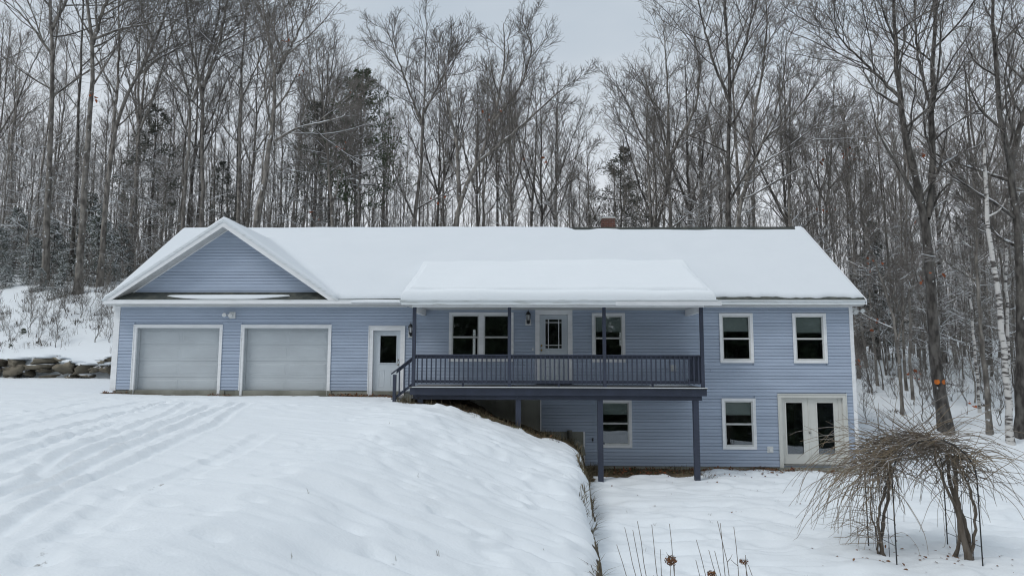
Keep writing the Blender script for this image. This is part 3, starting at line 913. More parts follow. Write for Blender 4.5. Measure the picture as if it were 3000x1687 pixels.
# side entry
d = casing('entry_door', 'entry', 0.135, 'trim', 2.2, 4.24, 'white entry door with a single tall pane next to the garage', 2.255)
slab(d, -5.003, -4.142, 2.262, 4.236, (-4.80, -4.27, 3.22, 4.085), 0.06, 'door')
raised(d, -4.83, -4.645, 2.49, 3.01, 0.06, 'door')
raised(d, -4.46, -4.275, 2.49, 3.01, 0.06, 'door')
knob(d, -4.215, 0.06, 3.315, 'nickel', 0.028)
knob(d, -4.215, 0.06, 3.175, 'nickel')
# front door with a bordered light
d = casing('front_door', 'front', 0.128, 'trim', 2.6, 4.738, 'white front door with a bordered nine pane light', 2.70)
slab(d, 0.23, 1.108, 2.706, 4.734, (0.40, 0.925, 3.685, 4.605), 0.06, 'door')
mu = MB()
for xx in (0.50, 0.825):
    mu.box(xx - .011, xx + .011, 0.05, 0.069, 3.69, 4.60)
for zz in (3.79, 4.50):
    mu.box(0.405, 0.489, 0.05, 0.069, zz - .011, zz + .011).box(0.511, 0.814, 0.05, 0.069, zz - .011, zz + .011).box(0.836, 0.92, 0.05, 0.069, zz - .011, zz + .011)
mu.build('glazing_bar', 'trim', d)['kind'] = 'stuff'
raised(d, 0.33, 0.60, 2.84, 3.14, 0.06, 'door')
raised(d, 0.74, 1.01, 2.84, 3.14, 0.06, 'door')
knob(d, 0.285, 0.06, 3.775, 'brass', 0.03)
knob(d, 0.285, 0.06, 3.635, 'brass')
BOX('step_board', 'deck', d, 0.13, 1.21, -0.16, -0.062, 2.585, 2.66)
# french doors
d = casing('french_door', 'fr', 0.11, 'french', 0.1, 2.205, 'pair of cream french doors at the walk-out level', 0.2)
for a, b, ga, gb in ((7.618, 8.455, 7.76, 8.275), (8.459, 9.35, 8.70, 9.21)):
    slab(d, a, b, 0.21, 2.198, (ga, gb, 0.50, 2.06), 0.05, 'french')
BOX('side_jamb', 'french', d, 9.354, 9.462, 0.035, 0.1, 0.21, 2.198)
BOX('astragal', 'french', d, 8.44, 8.475, 0.034, 0.049, 0.21, 2.198)
knob(d, 8.455, 0.033, 1.16, 'nickel', 0.034)
BOX('door_sill', 'concrete', d, 7.45, 9.8, -0.22, -0.014, -0.1, 0.075)

# ---- porch: roof, beam, posts, deck, railing
PX0, PX1 = -3.72, 5.12
PYF, PZF, PYB, PZB = -2.32, 5.02, 1.5, 6.42
PSL = (PZB - PZF) / (PYB - PYF)
proof = MB().prism([(PYF, PZF), (PYB, PZB), (PYB, PZB - 0.1), (PYF, PZF - 0.08)], PX0, PX1, 'x').build('porch_roof', 'shingle', house)
BOX('porch_drip_edge', 'fascia', proof, PX0 - 0.03, PX1 + 0.03, PYF - 0.045, PYF - 0.002, PZF - 0.05, PZF - 0.008)
BOX('porch_crown', 'fascia', proof, PX0 - 0.01, PX1 + 0.01, PYF - 0.032, PYF - 0.002, PZF - 0.085, PZF - 0.051)
BOX('porch_fascia', 'fascia', proof, PX0 + 0.03, PX1 - 0.03, PYF - 0.022, PYF - 0.002, 4.862, PZF - 0.086)
BOX('porch_ceiling', 'soffit', proof, PX0 + 0.05, PX1 - 0.05, PYF, -0.036, 4.885, 4.90)
for xx in (PX0 + 0.05, PX1 - 0.09):
    MB().prism([(PYF + .02, PZF - 0.09), (-0.04, PZF - 0.1 + (PYF + .02 - PYF + 2.26) * PSL), (-0.04, 4.901), (PYF + .02, 4.901)], xx, xx + 0.04, 'x').build('gable_filler', 'fascia', proof)
beam = BOX('porch_beam', 'trim', proof, -3.46, 4.87, -1.88, -1.74, 4.83, 4.884)
for xx in (-3.46, 4.75):
    BOX('side_beam', 'trim', proof, xx, xx + 0.12, -1.739, -0.036, 4.70, 4.884)
gut = MB()
gy0 = PYF - 0.15
gut.prism([(gy0, 4.93), (gy0 + 0.012, 4.93), (gy0 + 0.03, 4.85), (gy0 + 0.115, 4.85), (gy0 + 0.115, 4.95), (gy0 + 0.127, 4.95), (gy0 + 0.127, 4.838), (gy0 + 0.022, 4.838)], 2.32, 5.2, 'x')
gt = gut.build('gutter', 'trim', proof)
MB().box(5.201, 5.215, gy0, gy0 + 0.127, 4.838, 4.95).build('gutter_end', 'trim', proof)
PXS = (-3.402, -0.657, 2.05, 4.81)
for xx in PXS:
    BOX('porch_post', 'deck', house, xx - 0.0475, xx + 0.0475, -1.848, -1.753, 2.565, 4.829)
deck = MB().box(-3.47, 4.875, -1.965, -1.925, 2.335, 2.532).box(-3.47, -3.43, -1.924, -0.03, 2.335, 2.532).box(4.835, 4.875, -1.924, -0.03, 2.335, 2.532).build('deck', 'deck', house)
for k in range(14):
    y0 = -2.0 + k * 0.141
    BOX('deck_board', 'deck_top', deck, -3.49, 4.905, y0, y0 + 0.135, 2.534, 2.563)
jo = MB()
for xx in np.arange(-3.2, 4.8, 0.41):
    jo.box(xx, xx + 0.04, -1.924, -0.03, 2.345, 2.531)
jo.build('joist', 'deck', deck)['kind'] = 'stuff'
BOX('deck_beam', 'deck', deck, -3.40, 4.77, -1.82, -1.70, 2.205, 2.334)
for xx, zb in ((-3.195, 1.9), (-0.40, 1.2), (1.914, -0.1), (4.598, -0.1)):
    w = 0.075
    BOX('deck_post', 'deck', house, xx - w, xx + w, -1.835, -1.685, zb, 2.2045)
# front railing bays between the posts
BAL = MB().box(-0.018, 0.018, -0.018, 0.018, 0, 0.79).mesh('baluster')
BAL.materials.append(M['deck'])
def baluster(parent, x, y, z, h=None):
    o = link('baluster', BAL, None, parent)
    o.location = (x, y, z)
    o.rotation_euler = (random.uniform(-.006, .006), random.uniform(-.006, .006), 0)
    if h:
        o.scale = (1, 1, h / 0.79)
    return o
for a, b in zip(PXS[:-1], PXS[1:]):
    a, b = a + 0.048, b - 0.048
    rl = MB().box(a, b, -1.862, -1.74, 3.448, 3.482).box(a, b, -1.80, -1.762, 3.36, 3.447).box(a, b, -1.80, -1.762, 2.665, 2.752).build('railing', 'deck', house)
    rl['kind'] = 'stuff'
    n = int(round((b - a) / 0.133))
    for k in range(n):
        baluster(rl, a + (k + 0.5) * (b - a) / n, -1.82, 2.655)
xs = 4.81
rl = MB().box(xs - .061, xs + .061, -1.752, -0.05, 3.448, 3.482).box(xs - .02, xs + .018, -1.752, -0.05, 3.36, 3.447).box(xs - .02, xs + .018, -1.752, -0.05, 2.665, 2.752).build('railing', 'deck', house)
rl['kind'] = 'stuff'
for k in range(12):
    baluster(rl, xs + 0.037, -1.66 + k * 0.138, 2.655)
for xx in (-1.98, 0.75, 3.4):
    BOX('rail_block', 'deck', rl, xx - .03, xx + .03, -1.80, -1.76, 2.565, 2.664)
# stairs on the garage side of the deck
BOX('stair_newel', 'deck', house, -3.984, -3.894, -1.85, -1.76, 2.0, 2.90)
sr = MB()
def slant(x0, z0, x1, z1, y0, y1, h):
    sr.add([(x0, y0, z0), (x1, y0, z1), (x1, y1, z1), (x0, y1, z0), (x0, y0, z0 + h), (x1, y0, z1 + h), (x1, y1, z1 + h), (x0, y1, z0 + h)],
           [(0, 3, 2, 1), (4, 5, 6, 7), (0, 1, 5, 4), (1, 2, 6, 5), (2, 3, 7, 6), (3, 0, 4, 7)])
slant(-4.03, 2.905, -3.452, 3.36, -1.87, -1.745, 0.035)
slant(-3.893, 2.93, -3.452, 3.277, -1.80, -1.762, 0.08)
slant(-3.893, 2.22, -3.452, 2.567, -1.80, -1.762, 0.085)
srl = sr.build('stair_railing', 'deck', house)
srl['kind'] = 'stuff'
for k in range(3):
    xx = -3.80 + k * 0.135
    baluster(srl, xx, -1.82, 2.225 + (xx + 3.893) * 0.787, 0.80)
BOX('stair_tread', 'deck_top', house, -3.80, -3.472, -1.75, -0.3, 2.37, 2.41)
BOX('stair_tread', 'deck_top', house, -4.05, -3.72, -1.75, -0.3, 2.19, 2.23)
MB().prism([(-3.80, 1.9), (-3.472, 1.9), (-3.472, 2.36), (-3.62, 2.365), (-3.80, 2.18)], -1.73, -1.68, 'y').build('stair_stringer', 'concrete', house)
# drain pipe stub, downspout extension, hose bib
MB().lathe((1.14, -0.09, 0.86), [(0.07, 0), (0.07, 0.3), (0.078, 0.3), (0.078, 0.33)], 12).build('drain_pipe', 'pipe', house, True)
MB().prism([(1.23, 0.5), (1.6, 0.5), (1.55, 0.75), (1.45, 0.9), (1.25, 0.93)], -0.5, -0.15, 'y').build('retaining_stub', 'concrete', house)
hb = MB().lathe((1.845, -0.02, 0.905), [(0.03, 0), (0.03, -0.015), (0.014, -0.016), (0.014, -0.07), (0.022, -0.075), (0.022, -0.09)], 10, 'y')
hb.tube([(1.845, -0.075, 0.9), (1.845, -0.1, 0.87), (1.845, -0.105, 0.84)], 0.012)
hb.lathe((1.845, -0.07, 0.95), [(0.03, 0), (0.03, 0.012)], 8)
hb.build('hose_bib', 'black', house)
BOX('post_hook', 'deck', house, 1.99, 2.03, -1.79, -1.73, 0.98, 1.03)

# ------------------------------------------------------------------ fixtures on the walls
def outlet(x, z, label, w=0.18, h=0.19):
    t = empty('outlet_cover', (x, 0, z))
    tag(t, label, 'outlet cover', 'outlet boxes on the siding')
    BOX('mounting_plate', 'plastic', t, x - w / 2, x + w / 2, -0.046, -0.03, z - h / 2, z + h / 2)
    BOX('bubble_cover', 'plastic', t, x - w * .24, x + w * .24, -0.09, -0.0465, z - h * .32, z + h * .32)
outlet(4.343, 3.094, 'white outlet cover on the porch wall behind the railing')
outlet(7.222, 0.648, 'white outlet cover low beside the french doors')
bell = BOX('doorbell', 'plastic', None, -0.005, 0.035, -0.045, -0.03, 3.625, 3.70)
tag(bell, 'tiny white doorbell button beside the front door', 'doorbell')
def lantern(x, z, label):
    t = empty('wall_lantern', (x, 0, z))
    tag(t, label, 'lantern', 'black wall lanterns')
    BOX('mounting_block', 'plastic', t, x - 0.092, x + 0.092, -0.05, -0.03, z - 0.10, z + 0.09)
    y = -0.17
    a = MB().lathe((x, -0.045, z - 0.005), [(0.055, 0), (0.055, -0.02), (0.03, -0.03)], 12, 'y')
    a.tube([(x, -0.07, z - 0.005), (x, -0.12, z - 0.02), (x, y, z + 0.01), (x, y, z + 0.05)], 0.016)
    a.lathe((x, y, z - 0.06), [(0.004, 0), (0.022, 0.02), (0.045, 0.05), (0.05, 0.085), (0.06, 0.10), (0.062, 0.11)], 12)
    a.build('bracket', 'black', t, False)
    MB().lathe((x, y, z + 0.052), [(0.045, 0), (0.066, 0.165)], 6).build('glass_body', 'lamp_glass', t)
    MB().lathe((x, y, z + 0.06), [(0.012, 0), (0.022, 0.05), (0.02, 0.09), (0.006, 0.12)], 8).build('bulb', 'plastic', t)
    c = MB()
    for k in range(6):
        an = math.pi / 3 * k
        c.tube([(x + 0.047 * math.cos(an), y + 0.047 * math.sin(an), z + 0.05), (x + 0.07 * math.cos(an), y + 0.07 * math.sin(an), z + 0.22)], 0.006, 5)
    c.build('cage', 'black', t)['kind'] = 'stuff'
    MB().lathe((x, y, z + 0.218), [(0.088, 0), (0.085, 0.01), (0.06, 0.06), (0.035, 0.095), (0.02, 0.105), (0.02, 0.12), (0.006, 0.125), (0.008, 0.15), (0.002, 0.20)], 8).build('roof_cap', 'black', t)
lantern(-0.13, 4.505, 'black lantern between the double window and the front door')
lantern(-3.80, 4.115, 'black lantern half hidden by the porch post beside the side entry')
def floodlight(x, y, z, label, flip=1):
    t = empty('floodlight', (x, y, z))
    tag(t, label, 'floodlight', 'white twin floodlights')
    BOX('mounting_box', 'plastic', t, x - 0.09, x + 0.09, y - 0.06, y, z - 0.10, z + 0.10)
    for dx, dz in ((-0.19, 0.0), (0.0, -0.02)):
        cx = x + dx * flip
        h = MB().lathe((cx, y - 0.07, z + dz), [(0.03, 0), (0.035, -0.05), (0.062, -0.12), (0.066, -0.15), (0.052, -0.158), (0.03, -0.15)], 14, 'y')
        h.tube([(x + dx * 0.4 * flip, y - 0.06, z + dz), (cx, y - 0.075, z + dz)], 0.015)
        h.build('lamp_head', 'plastic', t, True)
floodlight(-9.50, -0.03, 4.71, 'white twin floodlight above the gap between the garage doors')
floodlight(10.02, 0.2, 4.87, 'white twin floodlight under the eave at the far corner', -1)

# ------------------------------------------------------------------ snow on the roofs
def roof_snow(name, x0, x1, y0, y1, zf, thick, label, ex, ey0, ey1, nx=None, seed=0, rag=None, thin=None, m='snow'):
    """closed snow blanket: height field over a roof plane, rounded off along its outline"""
    e = [0, 0.004, 0.012, 0.03, 0.06, 0.11]
    st = 0.085
    xs_ = np.unique(np.concatenate([x0 + np.array(e), np.arange(x0 + 0.18, x1 - 0.15, st), x1 - np.array(e)]))
    ys_ = np.unique(np.concatenate([y0 + np.array(e), np.arange(y0 + 0.18, y1 - 0.15, st), y1 - np.array(e)]))
    X, Y = np.meshgrid(xs_, ys_)
    if rag is not None:                       # ragged lower edge
        lo = rag(X)
        Y = lo + (Y - y0) * (y1 - lo) / (y1 - y0)
    d = np.minimum.reduce([(X - x0) / ex, (x1 - X) / ex, (Y - (y0 if rag is None else rag(X))) / ey0, (y1 - Y) / ey1])
    d = np.clip(d, 0, 1)
    rnd = np.sqrt(np.clip(1 - (1 - d) ** 2, 0, 1))
    t = thick * (1 + 0.25 * fbm(X * 0.35, Y * 0.35, 3, 70 + seed) + 0.16 * vnoise(X * 1.4, Y * 3.0, 75 + seed) + 0.10 * vnoise(X * 1.1, Y * 7.0, 76 + seed))
    if thin is not None:
        t = t * thin(X, Y)
    base = zf(X, Y)
    Z = base + 0.006 + t * rnd
    Zb = base - (0.03 if thick > 0.01 else 0.004)
    ny_, nx_ = X.shape
    I = np.arange(nx_ * ny_).reshape(ny_, nx_)
    q = np.stack([I[:-1, :-1], I[:-1, 1:], I[1:, 1:], I[1:, :-1]], -1).reshape(-1, 4)
    top = np.stack([X, Y, Z], -1).reshape(-1, 3)
    rim = np.concatenate([I[0, :], I[1:, -1], I[-1, -2::-1], I[-2:0:-1, 0]])
    bot = np.stack([X, Y, Zb], -1).reshape(-1, 3)[rim]
    n0, k = len(top), len(rim)
    r2 = np.roll(np.arange(k), -1)
    side = np.stack([rim[r2], rim, n0 + np.arange(k), n0 + r2], -1)
    me = np_mesh(name, np.concatenate([top, bot]), [q, side], True)
    o = link(name, me, m)
    tag(o, label, 'snow', kind='stuff')
    return o
def smax(a, b, k=0.10):
    return np.log(np.exp(a / k) + np.exp(b / k)) * k
main_z = lambda X, Y: EZ + SL * (np.minimum(Y, 2 * RY - Y) - EY)
gab_z = lambda X, Y: GZP - GSL * np.abs(X - GXC) + np.where(Y > 3.4, -5 * (Y - 3.4), 0)
def whole_z(X, Y):
    g = np.where((np.abs(X - GXC) < GHW + 0.6), gab_z(X, Y), 0)
    m = main_z(X, Y) - 0.028 * 0
    return np.where(g > m - 0.8, smax(g, m, 0.045) - 0.001, m)
def rag_edge(X):
    base = np.where(X < -6.1, GYF - 0.035, EY + 0.02)
    right = sstep(5.2, 5.35, X)
    return base + right * (0.10 + 0.07 * vnoise(X * 1.5, X * 0, 81) + 0.05 * vnoise(X * 7, X * 0, 82)) + (1 - right) * (X > -6.0) * (0.02 + 0.05 * vnoise(X * 1.1, X * 0, 83))
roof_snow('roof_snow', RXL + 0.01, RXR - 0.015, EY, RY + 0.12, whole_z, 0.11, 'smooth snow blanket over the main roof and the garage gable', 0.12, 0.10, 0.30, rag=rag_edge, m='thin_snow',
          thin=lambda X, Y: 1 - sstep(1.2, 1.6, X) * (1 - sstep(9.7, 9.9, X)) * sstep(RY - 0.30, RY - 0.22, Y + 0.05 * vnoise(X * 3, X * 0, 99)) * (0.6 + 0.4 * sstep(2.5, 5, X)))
roof_snow('roof_snow', RXL + 0.01, RXR - 0.015, RY + 0.12, 2 * RY - EY, main_z, 0.11, 'snow blanket on the rear roof slope behind the ridge', 0.12, 0.2, 0.1, seed=3)
porch_z = lambda X, Y: PZF + PSL * (Y - PYF)
roof_snow('porch_snow', PX0 + 0.01, PX1 - 0.01, PYF - 0.02, 1.5, lambda X, Y: porch_z(X, Y) + 0.08 * sstep(0.2, 1.3, Y), 0.205, 'thick snow slab on the lower porch roof', 0.09, 0.09, 0.10, seed=6)
# lip of a second layer sliding towards the porch eave
lipz = lambda X, Y: porch_z(X, Y) + 0.14
roof_snow('porch_snow', PX0 + 0.16, PX1 - 0.16, PYF + 0.2, 1.3, lipz, 0.13, 'upper layer of snow slipping on the porch roof', 0.10, 0.07, 0.9, seed=8, rag=lambda X: PYF + 0.22 + 0.06 * vnoise(X * 1.2, X * 0, 91) + 0.03 * vnoise(X * 4, X * 0, 92))
pentz = lambda X, Y: EZ + 0.015 + (Y - EY) * 0.53
roof_snow('pent_roof_snow', -11.6, -7.6, EY + 0.03, EY + 0.24, pentz, 0.05, 'thin strip of snow lying on the pent roof below the gable', 1.9, 0.06, 0.09, seed=9,
          rag=lambda X: EY + 0.03 + 0.05 * vnoise(X * 1.3, X * 0, 95) + 0.17 * (np.abs(X + 9.6) / 2.0) ** 3)
chs = roof_snow('chimney_snow', 2.70, 3.23, 4.785, 5.315, lambda X, Y: 8.838 + 0 * X, 0.035, 'thin snow cap on the brick chimney', 0.08, 0.08, 0.08, seed=10)
# gutter snow and the dusting along the deck edge
roof_snow('gutter_snow', -5.6, -3.8, EY - 0.125, EY - 0.055, lambda X, Y: 5.11 + 0 * X, 0.045, 'snow lying in the gutter above the side entry', 0.3, 0.03, 0.03, seed=12)
roof_snow('deck_snow', -3.4, 4.88, -1.998, -1.965, lambda X, Y: 2.560 + 0 * X, 0.004, 'thin line of snow along the front edge of the deck', 0.1, 0.012, 0.012, seed=13)
roof_snow('step_snow', -3.82, -3.5, -1.74, -1.2, lambda X, Y: 2.41 + 0 * X, 0.03, 'snow on the upper stair tread', 0.06, 0.06, 0.06, seed=14)
roof_snow('rail_snow', 3.6, 4.75, -0.35, -0.06, lambda X, Y: 2.562 + 0 * X, 0.03, 'snow drifted into the corner of the deck', 0.2, 0.1, 0.05, seed=15)

# ------------------------------------------------------------------ boulder retaining wall
_sph = None
def cube_sphere(n=5):
    global _sph
    if _sph is None:
        vs, fs, key = [], [], {}
        def vid(p):
            k = tuple(np.round(p, 5))
            if k not in key:
                key[k] = len(vs)
                vs.append(p)
            return key[k]
        lin = np.linspace(-1, 1, n)
        for ax in range(3):
            for sg in (-1, 1):
                for i in range(n - 1):
                    for j in range(n - 1):
                        q = []
                        for a, b in ((i, j), (i + 1, j), (i + 1, j + 1), (i, j + 1)):
                            p = np.zeros(3)
                            p[ax] = sg
                            p[(ax + 1) % 3] = lin[a]
                            p[(ax + 2) % 3] = lin[b]
                            q.append(vid(p))
                        fs.append(q if sg > 0 else q[::-1])
        _sph = (np.array(vs), np.array(fs))
    return _sph
def rock_mesh(name, sx, sy, sz, seed, boxy=0.55, rough=0.16):
    v, f = cube_sphere()
    r = np.random.default_rng(seed)
    n = v / np.linalg.norm(v, axis=1, keepdims=True)
    p = v * boxy + n * (1 - boxy)
    for k in range(8):                       # knock planar facets off
        d = r.normal(size=3)
        d /= np.linalg.norm(d)
        h = r.uniform(0.48, 0.8)
        s = p @ d
        p = p - np.where(s > h, s - h, 0)[:, None] * d
    p = p + n * r.normal(0, rough * 0.35, (len(p), 1))
    return np_mesh(name, p * np.array([sx, sy, sz]), f, False)
def at_wall(px_x):      # wall follows a line left of the garage
    return 6.9
bw = empty('boulder_wall', (-18.5, 6.9, 2.5))
tag(bw, 'low dry-laid boulder retaining wall capped with snow beside the garage', 'stone wall', kind='thing')
ROCKS = [
    (-21.62, 3.19, 0.81, 0.29, 0.1),
    (-21.54, 2.83, 1.15, 0.4, 0),
    (-21.53, 2.57, 0.77, 0.11, 0),
    (-20.49, 3.26, 1.08, 0.31, 0.13),
    (-20.31, 3.04, 1.13, 0.25, 0),
    (-20.28, 2.83, 0.58, 0.17, 0),
    (-20.83, 2.69, 0.21, 0.32, 0),
    (-20.03, 2.6, 0.84, 0.15, 0),
    (-19.66, 3.27, 0.32, 0.14, 0.06),
    (-19.23, 2.94, 0.91, 0.53, 0.11),
    (-18.61, 2.92, 0.64, 0.38, 0.09),
    (-19.03, 2.6, 0.58, 0.15, 0),
    (-18.47, 2.65, 0.53, 0.19, 0),
    (-18.18, 2.93, 0.19, 0.23, 0),
    (-17.95, 3.16, 0.52, 0.32, 0.09),
    (-17.53, 3.28, 0.39, 0.27, 0.08),
    (-17.98, 2.92, 0.27, 0.16, 0),
    (-17.63, 2.89, 0.67, 0.5, 0.12),
    (-22.59, 3.11, 0.91, 0.34, 0.1),
    (-22.55, 2.77, 0.84, 0.39, 0),
    (-23.53, 3.18, 0.98, 0.34, 0.12),
    (-23.44, 2.8, 0.91, 0.38, 0),
    (-16.92, 3.21, 0.8, 0.32, 0.1),
    (-16.86, 2.84, 0.82, 0.41, 0),
]
for k, (x, z, w, h, cap) in enumerate(ROCKS):
    me = rock_mesh('boulder', w / 2 * 1.08, 0.55, h / 2 * 1.3, 100 + k, 0.85 if w > 0.8 else 0.7, 0.22)
    o = link('boulder', me, 'boulder', bw)
    o.location = (x, 6.72 + (z - 2.7) * 0.22 + random.uniform(-.06, .06), z)
    o.rotation_euler = (random.uniform(-.08, .08), random.uniform(-.07, .07), random.uniform(-.15, .15))
    if cap:
        r = np.random.default_rng(k)
        v, f = cube_sphere()
        n = v / np.linalg.norm(v, axis=1, keepdims=True)
        p = v * 0.35 + n * 0.65
        p = p * np.array([w / 2 * 1.06, 0.46, cap]) + n * r.normal(0, 0.012, (len(n), 1))
        p[:, 2] = np.where(p[:, 2] < 0, p[:, 2] * 0.35, p[:, 2])
        c = link('snow_cap', np_mesh('snow_cap', p, f, True), 'snow', o)
        c.location = (0, 0.06, h / 2 * 0.86)

# ------------------------------------------------------------------ bare trees
def tubes(pts, rad, sides):
    """pts (N,n,3), rad (N,n) -> verts, quads"""
    N, n, _ = pts.shape
    tan = np.empty_like(pts)
    tan[:, 1:-1] = pts[:, 2:] - pts[:, :-2]
    tan[:, 0] = pts[:, 1] - pts[:, 0]
    tan[:, -1] = pts[:, -1] - pts[:, -2]
    tan /= np.linalg.norm(tan, axis=2, keepdims=True) + 1e-9
    ref = np.where(np.abs(tan[:, :1, 2:3]) > 0.85, np.array([1.0, 0.2, 0]), np.array([0.1, 0.2, 1.0]))
    ref = np.broadcast_to(ref, tan.shape)
    a = np.cross(tan, ref)
    a /= np.linalg.norm(a, axis=2, keepdims=True) + 1e-9
    b = np.cross(tan, a)
    ang = np.arange(sides) * 2 * np.pi / sides
    ring = (a[:, :, None, :] * np.cos(ang)[None, None, :, None] + b[:, :, None, :] * np.sin(ang)[None, None, :, None]) * rad[:, :, None, None] + pts[:, :, None, :]
    V = ring.reshape(-1, 3)
    I = np.arange(N * n * sides).reshape(N, n, sides)
    J = np.roll(I, -1, axis=2)
    Q = np.stack([I[:, :-1], J[:, :-1], J[:, 1:], I[:, 1:]], -1).reshape(-1, 4)
    return V, Q
def merge(parts):
    vs, fs, n = [], [], 0
    for v, q in parts:
        vs.append(v)
        fs.append(q + n)
        n += len(v)
    return np.concatenate(vs), np.concatenate(fs)
def resample(P, n):
    P = np.asarray(P, float)
    s = np.concatenate([[0], np.cumsum(np.linalg.norm(np.diff(P, axis=0), axis=1))])
    t = np.linspace(0, s[-1], n)
    # Catmull-like smoothing of the given joints
    Q = np.stack([np.interp(t, s, P[:, k]) for k in range(3)], -1)
    for _ in range(2):
        Q[1:-1] = 0.25 * Q[:-2] + 0.5 * Q[1:-1] + 0.25 * Q[2:]
    return Q
def grow(r, start, d, length, r0, r1, n, wob, trop, grav=0.0):
    """N branches at once: start (N,3), d (N,3), length (N,), radii (N,) -> pts (N,n,3), rad"""
    N = len(start)
    pts = np.empty((N, n, 3))
    pts[:, 0] = start
    d = d / np.linalg.norm(d, axis=1, keepdims=True)
    step = (length / (n - 1))[:, None]
    for i in range(1, n):
        d = d + r.normal(0, wob, (N, 3)) + np.array([0, 0, trop])
        d /= np.linalg.norm(d, axis=1, keepdims=True)
        pts[:, i] = pts[:, i - 1] + d * step
    t = np.linspace(0, 1, n)[None]
    rad = r0[:, None] * (1 - t) + r1[:, None] * t
    return pts, rad
def shoots(r, pts, rad, k, t0, t1, ang, spread=0.25):
    """k children per branch: start points, directions, parent radii, parameter t"""
    N, n, _ = pts.shape
    t = (np.arange(k)[None] + r.random((N, k))) / k * (t1 - t0) + t0
    u = t * (n - 1)
    i = np.clip(u.astype(int), 0, n - 2)
    f = (u - i)[..., None]
    rows_ = np.arange(N)[:, None]
    p = pts[rows_, i] * (1 - f) + pts[rows_, i + 1] * f
    pr = rad[rows_, i] * (1 - f[..., 0]) + rad[rows_, i + 1] * f[..., 0]
    tan = pts[rows_, i + 1] - pts[rows_, i]
    tan /= np.linalg.norm(tan, axis=2, keepdims=True) + 1e-9
    az = np.arange(k)[None] * 2.4 + r.random((N, 1)) * 6.28 + r.normal(0, 0.5, (N, k))
    ref = np.where(np.abs(tan[..., 2:3]) > 0.9, np.array([1.0, 0, 0]), np.array([0, 0, 1.0]))
    a = np.cross(tan, ref)
    a /= np.linalg.norm(a, axis=2, keepdims=True) + 1e-9
    b = np.cross(tan, a)
    side = a * np.cos(az)[..., None] + b * np.sin(az)[..., None]
    th = ang + r.normal(0, spread * ang, (N, k))
    d = tan * np.cos(th)[..., None] + side * np.sin(th)[..., None]
    return p.reshape(-1, 3), d.reshape(-1, 3), pr.ravel(), t.ravel()
